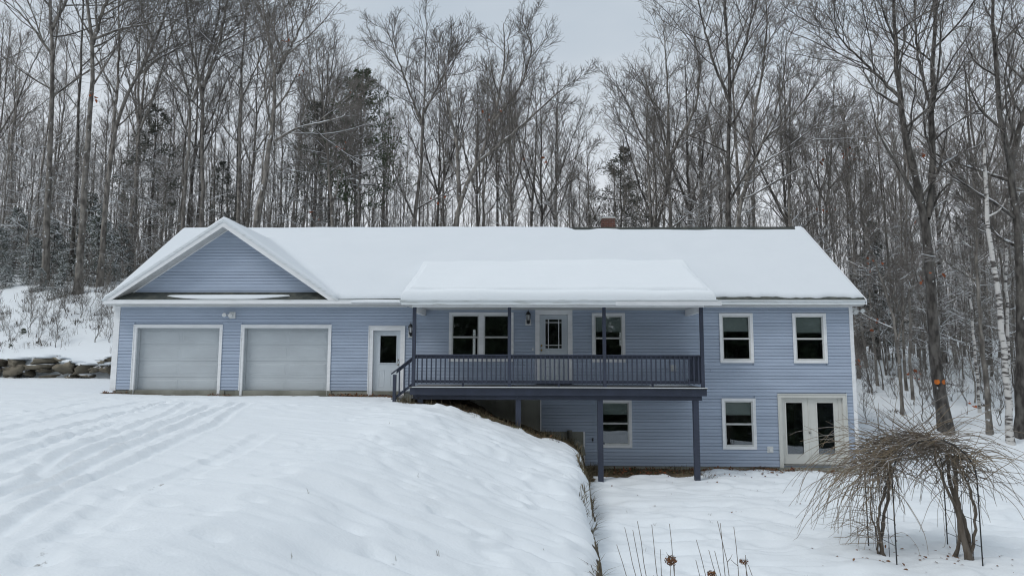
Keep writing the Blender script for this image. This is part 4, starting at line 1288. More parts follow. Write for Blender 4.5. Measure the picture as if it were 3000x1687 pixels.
def bare_tree_meshes(name, seed, spines, r0, H, t0=0.42, limbs=11, llen=0.27, ang=0.75, sub=(7, 5, 3), trop=0.04, wob=0.075, tip=0.012, sang=0.62, snowy=0.55,
                     rmin=0.0075, bark='bark', twig='twig', kinks=0.02, flare=1.35):
    """spines: list of (points local, r_start, r_end).  Returns trunk mesh and crown mesh."""
    r = np.random.default_rng(seed)
    trunk, crown = [], []
    S, SR = [], []
    for P, ra, rb in spines:
        n = 22
        q = resample(P, n)
        q[1:-1, :2] += np.cumsum(r.normal(0, kinks * 0.4, (n - 2, 2)), axis=0) * 0.5 + r.normal(0, kinks, (n - 2, 2))
        t = np.linspace(0, 1, n)
        rr = ra * (1 - t) ** 0.85 + rb * t ** 1.0 * 0 + rb
        rr = ra + (rb - ra) * t ** 0.9
        if q[0, 2] < 0.2:
            rr[0] *= flare
            rr[1] *= 1.08
        S.append(q)
        SR.append(rr)
    S, SR = np.array(S), np.array(SR)
    trunk.append(tubes(S, SR, 8))
    tt0 = np.array([t0 if q[0, 2] < 0.2 else 0.12 for q in S])
    L1p, L1r = [], []
    for si in range(len(S)):
        p, d, pr, t = shoots(r, S[si:si + 1], SR[si:si + 1], limbs, tt0[si], 0.985, ang)
        u = (t - tt0[si]) / (1 - tt0[si])
        ln = H * llen * (1.05 - 0.62 * u) * r.uniform(0.7, 1.25, len(u))
        ra = np.minimum(pr * r.uniform(0.42, 0.68, len(pr)), 0.012 * ln + 0.028)
        a, b = grow(r, p, d, ln, ra, np.full(len(ra), tip), 9, wob, trop)
        L1p.append(a)
        L1r.append(b)
    a1, b1 = np.concatenate(L1p), np.concatenate(L1r)
    trunk.append(tubes(a1, b1, 5))
    l1 = np.linalg.norm(np.diff(a1, axis=1), axis=2).sum(1)
    p, d, pr, t = shoots(r, a1, b1, sub[0], 0.15, 1.0, sang)
    ln = np.repeat(l1, sub[0]) * 0.48 * (1.1 - 0.65 * t) * r.uniform(0.6, 1.3, len(t))
    a2, b2 = grow(r, p, d, ln, np.maximum(pr * 0.62, rmin * 1.5), np.full(len(ln), rmin), 6, wob * 0.9, trop * 1.2)
    crown.append(tubes(a2, b2, 4))
    l2 = np.repeat(ln, sub[1])
    p, d, pr, t = shoots(r, a2, b2, sub[1], 0.15, 1.0, sang * 0.95)
    ln3 = l2 * 0.46 * (1.15 - 0.6 * t) * r.uniform(0.6, 1.3, len(t)) + 0.12
    a3, b3 = grow(r, p, d, ln3, np.maximum(pr * 0.7, rmin * 1.1), np.full(len(ln3), rmin * 0.8), 4, wob * 0.8, trop * 1.5)
    crown.append(tubes(a3, b3, 3))
    if sub[2]:
        p, d, pr, t = shoots(r, a3, b3, sub[2], 0.3, 1.0, sang * 0.9)
        ln4 = np.repeat(ln3, sub[2]) * 0.5 * r.uniform(0.6, 1.3, len(t)) + 0.08
        a4, b4 = grow(r, p, d, ln4, np.full(len(ln4), rmin * 0.85), np.full(len(ln4), rmin * 0.5), 2, wob * 0.5, trop)
        crown.append(tubes(a4, b4, 3))
    # fine shoots at the leader tips
    p, d, pr, t = shoots(r, S, SR, 12, 0.72, 1.0, sang * 0.9)
    ln5 = H * 0.075 * (1.6 - t) * r.uniform(0.7, 1.3, len(t)) + 0.2
    a5, b5 = grow(r, p, d, ln5, np.full(len(ln5), rmin * 1.6), np.full(len(ln5), rmin * 0.7), 5, wob * 0.6, trop * 1.5)
    crown.append(tubes(a5, b5, 3))
    p, d, pr, t = shoots(r, a5, b5, 6, 0.2, 1.0, sang * 0.9)
    ln6 = np.repeat(ln5, 6) * 0.4 * (1.2 - 0.6 * t) * r.uniform(0.6, 1.3, len(t))
    a6, b6 = grow(r, p, d, ln6, np.full(len(ln6), rmin), np.full(len(ln6), rmin * 0.5), 3, wob * 0.6, trop * 1.5)
    crown.append(tubes(a6, b6, 3))
    tm = np_mesh(name + '_trunk', *merge(trunk), smooth=True)
    tm.materials.append(M[bark])
    cm = np_mesh(name + '_crown', *merge(crown), smooth=True)
    cm.materials.append(M[twig])
    out = [tm, cm]
    if snowy > 0:
        # ridges of snow resting on the flatter limbs
        sn = []
        for A, B, f, zmax in ((S, SR, 1.0, 99), (a1, b1, snowy, 14), (a2, b2, snowy * 0.7, 9)):
            keep = (r.random(len(A)) < f) & (A[:, 0, 2] < zmax)
            if not keep.any():
                continue
            A, B = A[keep], B[keep]
            tn = np.gradient(A, axis=1)
            tn /= np.linalg.norm(tn, axis=2, keepdims=True) + 1e-9
            flat = 1 - sstep(0.62, 0.80, np.abs(tn[..., 2]))
            flat[:, 0] *= 0.3
            ok = flat.max(1) > 0.3
            if not ok.any():
                continue
            A, B, flat = A[ok], B[ok], flat[ok]
            q = A.copy()
            hump = r.uniform(0.7, 1.1, B.shape)
            q[..., 2] += B * (0.85 * flat - 0.35) * hump
            sn.append(tubes(q, np.maximum(B * 0.85 * flat, 0.004) * hump + 0.006 * flat, 4))
        if sn:
            sm = np_mesh(name + '_snow', *merge(sn), smooth=True)
            sm.materials.append(M['snow'])
            out.append(sm)
    return tuple(out)
def put_tree(name, meshes, loc, rot=0.0, scl=1.0, label=None, cat='tree', group=None):
    t = empty(name, loc, False)
    t.rotation_euler = (0, 0, rot)
    t.scale = (scl, scl, scl)
    tag(t, label, cat, group)
    for nm, me in zip(('trunk', 'crown', 'snow'), meshes):
        o = link(nm, me, None, t)
        if nm == 'snow':
            o['kind'] = 'stuff'
    return t

# trees with a shape of their own
HERO = [
    {'key': 'l1', 'name': 'bare_tree', 'label': 'tall straight bare tree with a thick trunk beside the driveway hill', 'base': (-26.65, 15.0), 'spines': [([(-26.85, 15.0, 11.44), (-26.92, 15.0, 13.83), (-27.16, 15.0, 19.3), (-27.5, 15.0, 22.57), (-28.04, 15.0, 26.94), (-28.54, 15.0, 30.76)], 0.2, 0.03), ([(-27.42, 15.0, 21.96), (-27.07, 15.39, 23.81), (-26.44, 15.55, 26.2), (-26.63, 16.19, 30.07)], 0.09, 0.025), ([(-27.35, 15.0, 20.53), (-28.97, 15.36, 22.57), (-30.04, 15.32, 23.6), (-31.54, 15.06, 24.73)], 0.08, 0.02)], 'group': None, 'opt': {'t0': 0.42, 'limbs': 10}},
    {'key': 'l2', 'name': 'bare_tree', 'label': 'bare tree forking into two heavy limbs with a snow lined branch', 'base': (-23.81, 13.5), 'spines': [([(-23.82, 13.5, 10.0), (-23.86, 13.5, 13.7), (-23.82, 13.5, 17.49), (-23.96, 13.5, 20.58), (-24.42, 13.5, 22.54), (-25.0, 13.5, 25.33), (-25.65, 13.5, 28.98)], 0.21, 0.03), ([(-23.97, 13.5, 20.38), (-23.73, 13.66, 22.03), (-23.06, 13.48, 23.7), (-22.77, 13.32, 26.78)], 0.12, 0.025), ([(-23.91, 13.5, 20.67), (-22.7, 13.49, 21.18), (-21.42, 13.83, 21.65), (-18.38, 13.11, 21.67)], 0.075, 0.015)], 'group': None, 'opt': {'t0': 0.5, 'limbs': 9}},
    {'key': 'l3', 'name': 'bare_tree', 'label': 'slim dark bare tree rising between the two thick trunks on the hill', 'base': (-27.43, 18.0), 'spines': [([(-27.39, 18.0, 12.38), (-27.66, 18.0, 19.41), (-27.71, 18.0, 22.42), (-27.85, 18.0, 26.81), (-28.11, 18.0, 31.13)], 0.13, 0.025)], 'group': None, 'opt': {'t0': 0.45, 'limbs': 12, 'bark': 'bark_dark'}},
    {'key': 'l4', 'name': 'bare_tree', 'label': 'bare tree leaning towards the garage with a long sweeping limb', 'base': (-23.64, 15.0), 'spines': [([(-23.61, 15.0, 11.68), (-23.47, 15.0, 15.96), (-22.57, 15.0, 18.91), (-21.61, 15.0, 20.27), (-20.65, 15.0, 24.13), (-20.24, 15.0, 27.44)], 0.17, 0.025), ([(-22.48, 15.0, 19.03), (-21.22, 15.34, 20.52), (-19.61, 15.57, 21.33), (-18.09, 15.63, 22.37)], 0.08, 0.015), ([(-23.49, 15.0, 15.91), (-23.35, 14.96, 18.66), (-23.76, 15.44, 21.93), (-24.48, 15.98, 26.43)], 0.1, 0.02)], 'group': None, 'opt': {'t0': 0.4, 'limbs': 9}},
    {'key': 'l5', 'name': 'bare_tree', 'label': 'bare tree with a crooked trunk above the garage roof edge', 'base': (-20.27, 17.0), 'spines': [([(-20.27, 17.0, 11.22), (-20.14, 17.0, 17.21), (-20.12, 17.0, 18.58), (-20.9, 17.0, 20.55), (-21.65, 17.0, 22.9), (-22.05, 17.0, 26.14)], 0.13, 0.022), ([(-20.11, 17.0, 18.44), (-19.41, 16.89, 20.69), (-18.77, 16.96, 23.49), (-18.61, 16.77, 26.39)], 0.08, 0.02)], 'group': None, 'opt': {'t0': 0.42, 'limbs': 11}},
    {'key': 'l6', 'name': 'bare_tree', 'label': 'bare tree splitting into a wide vase above the garage gable', 'base': (-18.08, 15.0), 'spines': [([(-18.16, 15.0, 10.8), (-18.39, 15.0, 17.03), (-18.51, 15.0, 18.56), (-19.29, 15.0, 20.85), (-19.74, 15.0, 23.7), (-19.99, 15.0, 26.39)], 0.15, 0.022), ([(-18.48, 15.0, 18.48), (-17.73, 15.02, 20.64), (-17.7, 15.57, 23.16), (-17.21, 14.89, 25.45)], 0.1, 0.022)], 'group': None, 'opt': {'t0': 0.45, 'limbs': 11}},
    {'key': 'l7', 'name': 'bare_tree', 'label': 'straight bare tree rising right behind the gable peak', 'base': (-16.92, 17.0), 'spines': [([(-17.01, 17.0, 11.55), (-17.15, 17.0, 15.47), (-17.23, 17.0, 21.23), (-17.14, 17.0, 24.77), (-16.99, 17.0, 27.38)], 0.14, 0.022), ([(-17.23, 17.0, 18.41), (-16.36, 17.39, 21.1), (-15.67, 16.98, 23.46)], 0.06, 0.018)], 'group': None, 'opt': {'t0': 0.36, 'limbs': 13}},
    {'key': 'l8', 'name': 'bare_tree', 'label': 'leaning bare tree with a snow covered limb reaching over the roof', 'base': (-13.99, 11.8), 'spines': [([(-13.84, 11.8, 9.87), (-13.41, 11.8, 12.79), (-13.07, 11.8, 15.67), (-13.08, 11.8, 18.01), (-13.52, 11.8, 19.81), (-13.95, 11.8, 21.67), (-14.19, 11.8, 22.98)], 0.2, 0.025), ([(-13.07, 11.8, 17.89), (-12.58, 12.2, 19.44), (-11.93, 12.01, 20.64), (-11.7, 12.26, 21.7)], 0.1, 0.02), ([(-13.03, 11.8, 14.34), (-11.88, 11.69, 14.96), (-10.35, 11.75, 15.31), (-9.47, 11.4, 15.37), (-9.67, 12.62, 16.18)], 0.075, 0.02)], 'group': None, 'opt': {'t0': 0.5, 'limbs': 10}},
    {'key': 'c1', 'name': 'bare_tree', 'label': 'bare tree with small forked trunk beside the big pine', 'base': (-10.94, 16.0), 'spines': [([(-11.19, 16.0, 10.69), (-11.57, 16.0, 14.31), (-11.89, 16.0, 17.37), (-12.37, 16.0, 20.02), (-12.52, 16.0, 21.46)], 0.12, 0.02), ([(-11.23, 16.0, 12.0), (-10.7, 16.27, 14.44), (-10.22, 16.51, 16.12)], 0.06, 0.015)], 'group': None, 'opt': {'t0': 0.35, 'limbs': 11, 'llen': 0.22}},
    {'key': 'c2', 'name': 'bare_tree', 'label': 'bare tree with broad fan crown left of the chimney', 'base': (-6.55, 14.5), 'spines': [([(-6.4, 14.5, 10.38), (-6.04, 14.5, 12.91), (-5.89, 14.5, 17.53), (-5.88, 14.5, 20.07), (-5.81, 14.5, 21.84)], 0.15, 0.02), ([(-5.94, 14.5, 15.8), (-6.95, 14.6, 18.55), (-7.76, 14.64, 20.75), (-8.07, 14.21, 21.53)], 0.08, 0.018), ([(-5.9, 14.5, 16.76), (-4.86, 14.47, 18.87), (-4.36, 14.86, 20.82)], 0.07, 0.018)], 'group': None, 'opt': {'t0': 0.3, 'limbs': 12, 'llen': 0.22}},
    {'key': 'c3', 'name': 'bare_tree', 'label': 'bare tree throwing two long limbs towards the open sky gap', 'base': (-3.97, 12.0), 'spines': [([(-3.9, 12.0, 9.88), (-3.61, 12.0, 11.39), (-2.74, 12.0, 13.24), (-2.06, 12.0, 15.08), (-1.47, 12.0, 17.59), (-1.35, 12.0, 19.04), (-1.48, 12.0, 20.5)], 0.19, 0.02), ([(-2.82, 12.0, 13.14), (-1.54, 12.09, 14.22), (0.01, 12.01, 15.6), (1.38, 11.73, 16.82), (2.28, 12.35, 17.74)], 0.1, 0.015), ([(-2.06, 12.0, 15.17), (-0.52, 12.27, 17.33), (0.01, 12.48, 19.43), (-0.52, 12.38, 20.87)], 0.08, 0.018), ([(-3.66, 12.0, 11.22), (-3.79, 12.1, 14.06), (-4.4, 12.47, 16.9), (-4.61, 12.46, 19.47)], 0.11, 0.02)], 'group': None, 'opt': {'t0': 0.5, 'limbs': 9, 'llen': 0.17}},
    {'key': 'c4', 'name': 'bare_tree', 'label': 'thin bare tree standing by the sky gap over the ridge', 'base': (3.5, 22.0), 'spines': [([(3.64, 22.0, 12.43), (3.6, 22.0, 15.59), (3.53, 22.0, 18.1)], 0.1, 0.02)], 'group': None, 'opt': {'t0': 0.3, 'limbs': 15, 'llen': 0.17}},
    {'key': 'r1', 'name': 'bare_tree', 'label': 'bare tree with a rounded dense crown right of the chimney', 'base': (7.49, 15.0), 'spines': [([(7.44, 15.0, 10.72), (7.36, 15.0, 14.36), (6.83, 15.0, 16.84), (6.21, 15.0, 18.4), (6.04, 15.0, 19.38)], 0.17, 0.02), ([(7.39, 15.0, 14.15), (8.97, 15.13, 17.09), (9.28, 15.24, 19.46), (8.99, 15.4, 21.72)], 0.1, 0.02), ([(7.36, 15.0, 14.34), (7.49, 15.0, 17.42), (7.34, 14.84, 20.28), (7.53, 16.1, 22.71)], 0.08, 0.02), ([(7.41, 15.0, 13.58), (6.03, 15.36, 15.62), (5.37, 15.78, 17.74), (4.77, 14.78, 18.13)], 0.07, 0.018)], 'group': None, 'opt': {'t0': 0.42, 'limbs': 10, 'llen': 0.18}},
    {'key': 'r2', 'name': 'bare_tree', 'label': 'tall bare tree with a straight dark trunk behind the roof end', 'base': (9.84, 12.5), 'spines': [([(9.81, 12.5, 10.2), (9.88, 12.5, 14.01), (10.1, 12.5, 17.47), (10.03, 12.5, 20.25), (9.86, 12.5, 23.42), (9.87, 12.5, 26.64)], 0.19, 0.025), ([(10.02, 12.5, 16.42), (9.11, 12.43, 19.12), (8.8, 12.99, 21.83), (8.43, 12.73, 23.76)], 0.08, 0.02), ([(10.08, 12.5, 17.14), (11.15, 12.79, 19.83), (11.47, 12.42, 22.23)], 0.07, 0.02)], 'group': None, 'opt': {'t0': 0.35, 'limbs': 12, 'llen': 0.19, 'bark': 'bark_dark'}},
    {'key': 'r3', 'name': 'bare_tree', 'label': 'bare tree spreading a wide fan of limbs over the roof corner', 'base': (9.86, 12.0), 'spines': [([(10.07, 12.0, 10.51), (10.79, 12.0, 12.68), (11.66, 12.0, 14.43), (12.5, 12.0, 16.56), (12.91, 12.0, 18.52), (12.87, 12.0, 19.6)], 0.15, 0.02), ([(10.57, 12.0, 12.19), (11.03, 12.35, 14.93), (11.58, 12.2, 17.55), (11.93, 11.96, 20.14), (11.91, 12.14, 22.43)], 0.1, 0.02), ([(11.65, 12.0, 14.36), (13.27, 12.35, 15.8), (14.4, 12.46, 17.27), (15.11, 13.2, 18.49)], 0.07, 0.015), ([(10.84, 12.0, 12.71), (12.68, 12.32, 13.85), (14.04, 11.82, 14.9), (15.11, 12.63, 16.07)], 0.06, 0.015)], 'group': None, 'opt': {'t0': 0.45, 'limbs': 10, 'llen': 0.17}},
    {'key': 'fork', 'name': 'bare_tree', 'label': 'big forked tree with orange paint blazes on its trunk at the wood edge', 'base': (15.58, 5.2), 'spines': [([(15.45, 5.2, 1.77), (15.29, 5.2, 2.79), (15.34, 5.2, 6.05), (15.3, 5.2, 8.85), (15.1, 5.2, 10.21), (14.73, 5.2, 11.87), (14.55, 5.2, 14.37), (14.6, 5.2, 16.42), (14.51, 5.2, 18.69), (14.49, 5.2, 20.75)], 0.235, 0.03), ([(15.35, 5.2, 8.85), (15.84, 5.49, 10.41), (16.13, 5.69, 13.86), (16.15, 5.22, 16.9), (16.65, 5.64, 19.51), (16.46, 5.04, 21.06)], 0.135, 0.03), ([(14.63, 5.2, 13.68), (13.8, 5.54, 14.96), (12.83, 5.96, 16.33), (11.95, 5.41, 17.39)], 0.07, 0.015), ([(15.82, 5.2, 13.11), (15.49, 5.37, 15.3), (15.54, 5.47, 17.52), (15.2, 5.14, 19.38)], 0.07, 0.02)], 'group': None, 'opt': {'t0': 0.36, 'limbs': 15, 'llen': 0.22, 'wob': 0.11, 'trop': 0.05, 'bark': 'bark_dark'}},
    {'key': 'r5', 'name': 'bare_tree', 'label': 'dark trunked tree at the edge of view behind the white birch', 'base': (17.87, 4.6), 'spines': [([(18.12, 4.6, 4.07), (18.37, 4.6, 7.93), (18.21, 4.6, 10.98), (17.99, 4.6, 13.28), (18.06, 4.6, 16.04), (18.1, 4.6, 18.57), (18.16, 4.6, 20.29)], 0.2, 0.03), ([(18.25, 4.6, 10.71), (18.9, 4.56, 12.84), (19.9, 5.13, 15.57), (20.67, 5.75, 18.04)], 0.12, 0.025)], 'group': None, 'opt': {'t0': 0.34, 'limbs': 16, 'llen': 0.22, 'wob': 0.11, 'trop': 0.05, 'bark': 'bark_dark'}},
    {'key': 'birch1', 'name': 'birch_tree', 'label': 'white birch with peeling bark and snow knobs leaning towards the house', 'base': (16.98, 3.8), 'spines': [([(16.97, 3.8, 2.22), (16.98, 3.8, 4.05), (16.86, 3.8, 6.53), (16.75, 3.8, 8.05), (16.74, 3.8, 9.58), (16.83, 3.8, 11.2)], 0.125, 0.055)], 'group': None, 'opt': {'t0': 0.7, 'limbs': 3, 'llen': 0.08, 'sub': (3, 2, 0), 'bark': 'birch'}},
    {'key': 'birch2', 'name': 'birch_tree', 'label': 'slender white birch stem behind the garden arch', 'base': (18.32, 7.5), 'spines': [([(18.29, 7.5, 3.03), (18.28, 7.5, 4.86), (18.27, 7.5, 7.29), (18.26, 7.5, 9.18), (18.22, 7.5, 11.4)], 0.062, 0.02)], 'group': None, 'opt': {'t0': 0.55, 'limbs': 7, 'llen': 0.14, 'bark': 'birch'}},
    {'key': 'birch3', 'name': 'birch_tree', 'label': 'thin white birch close to the dark trunk at the edge', 'base': (18.83, 6.5), 'spines': [([(18.99, 6.5, 4.81), (19.15, 6.5, 7.43), (19.41, 6.5, 9.68), (19.58, 6.5, 11.11)], 0.07, 0.03)], 'group': None, 'opt': {'t0': 0.6, 'limbs': 6, 'llen': 0.12, 'bark': 'birch'}},
    {'key': 'r6', 'name': 'bare_tree', 'label': 'small spreading tree holding a few rust leaves beyond the house corner', 'base': (17.15, 19.0), 'spines': [([(17.42, 19.0, 12.0), (17.98, 19.0, 16.02), (18.13, 19.0, 18.25), (18.31, 19.0, 19.96)], 0.13, 0.02), ([(17.6, 19.0, 13.41), (19.23, 19.06, 15.3), (20.63, 19.69, 16.98)], 0.07, 0.015), ([(17.5, 19.0, 12.58), (16.7, 19.37, 14.77), (15.87, 19.14, 16.4)], 0.07, 0.015)], 'group': None, 'opt': {'t0': 0.3, 'limbs': 12, 'llen': 0.25}},
    {'key': 'r7', 'name': 'bare_tree', 'label': 'thin crooked tree just past the house corner', 'base': (15.18, 7.5), 'spines': [([(15.2, 7.5, 2.74), (15.14, 7.5, 4.35), (14.91, 7.5, 5.86), (14.65, 7.5, 6.76), (14.26, 7.5, 8.17), (14.05, 7.5, 9.64)], 0.075, 0.02), ([(15.17, 7.5, 4.15), (15.88, 7.8, 6.32), (16.44, 8.14, 7.98)], 0.04, 0.012)], 'group': None, 'opt': {'t0': 0.4, 'limbs': 10, 'llen': 0.22}},
    {'key': 'r8', 'name': 'bare_tree', 'label': 'leaning grey tree between the forked tree and the birch', 'base': (16.91, 4.8), 'spines': [([(16.91, 4.8, 2.43), (16.87, 4.8, 3.95), (16.81, 4.8, 6.01), (16.96, 4.8, 8.63), (17.01, 4.8, 11.31)], 0.11, 0.02)], 'group': None, 'opt': {'t0': 0.45, 'limbs': 10, 'llen': 0.18}},
]
hero_obj = {}
for k, h in enumerate(HERO):
    bx, by = h['base']
    bz = float(base_h(bx, by)) - 0.15
    sp = [([(x - bx, y - by, z - bz) for x, y, z in P], ra, rb) for P, ra, rb in h['spines']]
    H = max(p[2] for P, _, _ in sp for p in P)
    sp = [([(0, 0, 0)] + P if i == 0 else P, ra, rb) for i, (P, ra, rb) in enumerate(sp)]
    ms = bare_tree_meshes('tree', 900 + k, sp, None, H, **h.get('opt', {}))
    hero_obj[h['key']] = put_tree(h['name'], ms, (bx, by, bz), 0, 1, h['label'], 'tree', h.get('group'))

# kinds of bare tree that repeat through the woods
def straight(H, lean, seed, r0, rtip=0.03, n=6):
    r = np.random.default_rng(seed)
    P = [(0, 0, 0)]
    dx, dy = r.normal(0, lean, 2)
    for i in range(1, n + 1):
        t = i / n
        P.append((dx * t * H + r.normal(0, 0.10), dy * t * H + r.normal(0, 0.10), H * t))
    return (P, r0, rtip)
def forked(H, lean, seed, r0, fh):
    r = np.random.default_rng(seed)
    a = straight(H, lean, seed, r0, r0 * 0.25)
    base = np.array(a[0])
    i = int(len(base) * fh)
    p = base[i]
    out = [(list(map(tuple, base)), r0, 0.025)]
    for s in (1, -1)[:r.integers(1, 3)]:
        d = np.array([r.uniform(0.18, 0.32) * s, r.normal(0, 0.2), 1.0])
        L = H - p[2]
        out.append(([tuple(p - 0.0 * d), tuple(p + d * L * 0.3 + np.array([0.25 * s, 0, 0])), tuple(p + d * L * 0.62), tuple(p + d * L * 0.92)], r0 * (1 - fh) * 0.95, 0.022))
    return out
PROTO = {}
for i in range(5):      # tall canopy trees
    PROTO['A%d' % i] = bare_tree_meshes('canopy', 20 + i, forked(20, 0.02, 20 + i, 0.17, 0.45 + 0.05 * (i % 4)), None, 20, t0=0.42, limbs=8, llen=0.26, ang=0.62, sub=(6, 4, 3), bark='bark' if i % 2 else 'bark_dark')
for i in range(5):      # slender pole trees
    PROTO['B%d' % i] = bare_tree_meshes('pole', 40 + i, [straight(16, 0.025, 40 + i, 0.085, 0.02)], None, 16, t0=0.45, limbs=11, llen=0.17, ang=0.55, sub=(5, 4, 2), trop=0.06, snowy=0.5)
for i in range(4):      # thin understorey stems, twiggy from low down
    PROTO['C%d' % i] = bare_tree_meshes('stem', 60 + i, [straight(9, 0.04, 60 + i, 0.042, 0.012)], None, 9, t0=0.12, limbs=15, llen=0.22, ang=0.85, sub=(4, 3, 2), wob=0.11, trop=0.02, twig='twig_snow', sang=0.75, snowy=0.8)
for i in range(3):      # brushy saplings
    PROTO['D%d' % i] = bare_tree_meshes('sapling', 80 + i, [straight(3.2, 0.08, 80 + i, 0.02, 0.007), straight(2.6, 0.25, 90 + i, 0.014, 0.006)], None, 3.2, t0=0.12, limbs=9, llen=0.32, ang=0.7, sub=(4, 3, 0), rmin=0.004, tip=0.005, trop=0.08, flare=1.0, snowy=0)

# ------------------------------------------------------------------ conifers
def conifer_meshes(name, seed, H, r0, base_t, spread, whorls, per, needle, droop=-0.02, top=0.25, tuft=(0.30, 0.055), dens=10, gap=0.0, up=0.25, taper=1.0, snow=0.0, tilt=0.5):
    r = np.random.default_rng(seed)
    P = np.array([[(r.normal(0, 0.05) if 0 < i < 9 else 0, r.normal(0, 0.05) if 0 < i < 9 else 0, H * i / 9) for i in range(10)]])
    rad = np.linspace(r0, 0.02, 10)[None]
    trunk = [tubes(P, rad, 8)]
    st, dr, ln = [], [], []
    for w in range(whorls):
        t = base_t + (1 - base_t) * (w + 0.5 * r.random()) / whorls
        if r.random() < gap:
            continue
        z = H * t
        u = (t - base_t) / (1 - base_t)
        prof = (1 - u) ** taper * (0.55 + 0.45 * min(1, u / 0.18)) + top * 0.12
        for k in range(per):
            a = r.random() * 6.283
            L = spread * prof * r.uniform(0.55, 1.2)
            st.append((0, 0, z))
            el = up * (0.3 + u) + r.normal(0, 0.12)
            dr.append((math.cos(a), math.sin(a), el))
            ln.append(max(L, 0.15))
    st, dr, ln = np.array(st, float), np.array(dr, float), np.array(ln)
    a, b = grow(r, st, dr, ln, 0.008 + ln * 0.011, np.full(len(ln), 0.006), 7, 0.09, droop)
    trunk.append(tubes(a, b, 4))
    # side sprays along each branch, then flat needle fans on branch and sprays
    p, d, pr, t = shoots(r, a, b, 7, 0.25, 1.0, 0.85)
    l2 = np.repeat(ln, 7) * 0.38 * (1.1 - 0.6 * t) * r.uniform(0.6, 1.3, len(t)) + 0.08
    d[:, 2] *= 0.45
    a2, b2 = grow(r, p, d, l2, np.full(len(l2), 0.007), np.full(len(l2), 0.004), 4, 0.1, 0.0)
    trunk.append(tubes(a2, b2, 3))
    vs, fs, n = [], [], 0
    sv = []
    for pts, rd, k, t0 in ((a, b, dens, 0.35), (a2, b2, max(3, dens * 2 // 3), 0.15)):
        p, d, pr, t = shoots(r, pts, rd, k, t0, 1.0, 0.7, 0.5)
        m = len(p)
        L = tuft[0] * r.uniform(0.6, 1.3, m)[:, None]
        w = tuft[1] * r.uniform(0.7, 1.3, m)[:, None]
        d = d / np.linalg.norm(d, axis=1, keepdims=True)
        sd = np.cross(d, np.array([0, 0, 1.0]) + r.normal(0, tilt, (m, 3)))
        sd /= np.linalg.norm(sd, axis=1, keepdims=True) + 1e-9
        sd *= np.where(np.cross(d, sd)[:, 2:3] * 0 + 1 > 0, 1, 1)
        q = np.stack([p, p + d * L * 0.55 + sd * w, p + d * L, p + d * L * 0.5 - sd * w], 1).reshape(-1, 3)
        f = np.arange(m * 4).reshape(-1, 4)
        nrm = np.cross(q[f[:, 1]] - q[f[:, 0]], q[f[:, 3]] - q[f[:, 0]])
        f = np.where(nrm[:, 2:3] < 0, f[:, ::-1], f)
        vs.append(q)
        fs.append(f + n)
        n += len(q)
        if snow:
            kp = r.random(m) < snow
            c0 = (p + d * L * 0.5)[kp] + np.array([0, 0, 0.02])
            dd, s2 = d[kp] * L[kp] * 0.42, sd[kp] * w[kp] * 0.95
            h = np.array([0, 0, 0.022]) * r.uniform(0.6, 1.5, (kp.sum(), 1))
            sv.append(np.stack([c0 - dd, c0 + s2, c0 + dd, c0 - s2, c0 + h], 1))
    tm = np_mesh(name + '_trunk', *merge(trunk), smooth=True)
    tm.materials.append(M['bark_dark'])
    cm = np_mesh(name + '_needles', np.concatenate(vs), np.concatenate(fs))
    cm.materials.append(M[needle])
    if snow:
        q = np.concatenate(sv)
        b5_ = (np.arange(len(q)) * 5)[:, None]
        f = np.concatenate([b5_ + np.array([[i, (i + 1) % 4, 4]]) for i in range(4)])
        sm = np_mesh(name + '_snow', q.reshape(-1, 3), f, True)
        sm.materials.append(M['snow'])
        return tm, cm, sm
    return tm, cm
PROTO['pine'] = conifer_meshes('pine', 201, 17.5, 0.19, 0.36, 4.3, 26, 5, 'needle', droop=0.02, tuft=(0.34, 0.045), dens=10, gap=0.12, up=0.3, taper=0.6, tilt=0.8)
PROTO['pine2'] = conifer_meshes('pine', 202, 15, 0.15, 0.3, 3.6, 20, 4, 'needle_dusk', droop=0.0, tuft=(0.32, 0.042), dens=8, gap=0.15, up=0.2, taper=0.65, tilt=0.8)
PROTO['spruce'] = conifer_meshes('spruce', 203, 9, 0.1, 0.12, 1.9, 30, 5, 'needle_dusk', droop=-0.02, tuft=(0.24, 0.04), dens=7, up=0.1, taper=0.8, snow=0.1, tilt=0.8)
PROTO['hemlock'] = conifer_meshes('hemlock', 204, 6, 0.07, 0.05, 2.3, 26, 5, 'needle_snow', droop=-0.04, tuft=(0.17, 0.03), dens=9, up=0.1, snow=0.45, tilt=0.9, taper=0.8)
PROTO['hemlock2'] = conifer_meshes('hemlock', 205, 4.2, 0.05, 0.04, 1.9, 22, 5, 'needle_snow', droop=-0.04, tuft=(0.16, 0.03), dens=9, up=0.1, snow=0.45, tilt=0.9, taper=0.8)
PROTO['seedling'] = conifer_meshes('seedling', 206, 1.0, 0.012, 0.1, 0.42, 6, 5, 'needle', droop=-0.03, tuft=(0.16, 0.012), dens=9, up=0.35)
PROTO['backfir'] = conifer_meshes('backfir', 207, 18, 0.2, 0.06, 4.2, 36, 7, 'needle', droop=-0.02, tuft=(0.42, 0.07), dens=11, up=0.1, tilt=0.9)

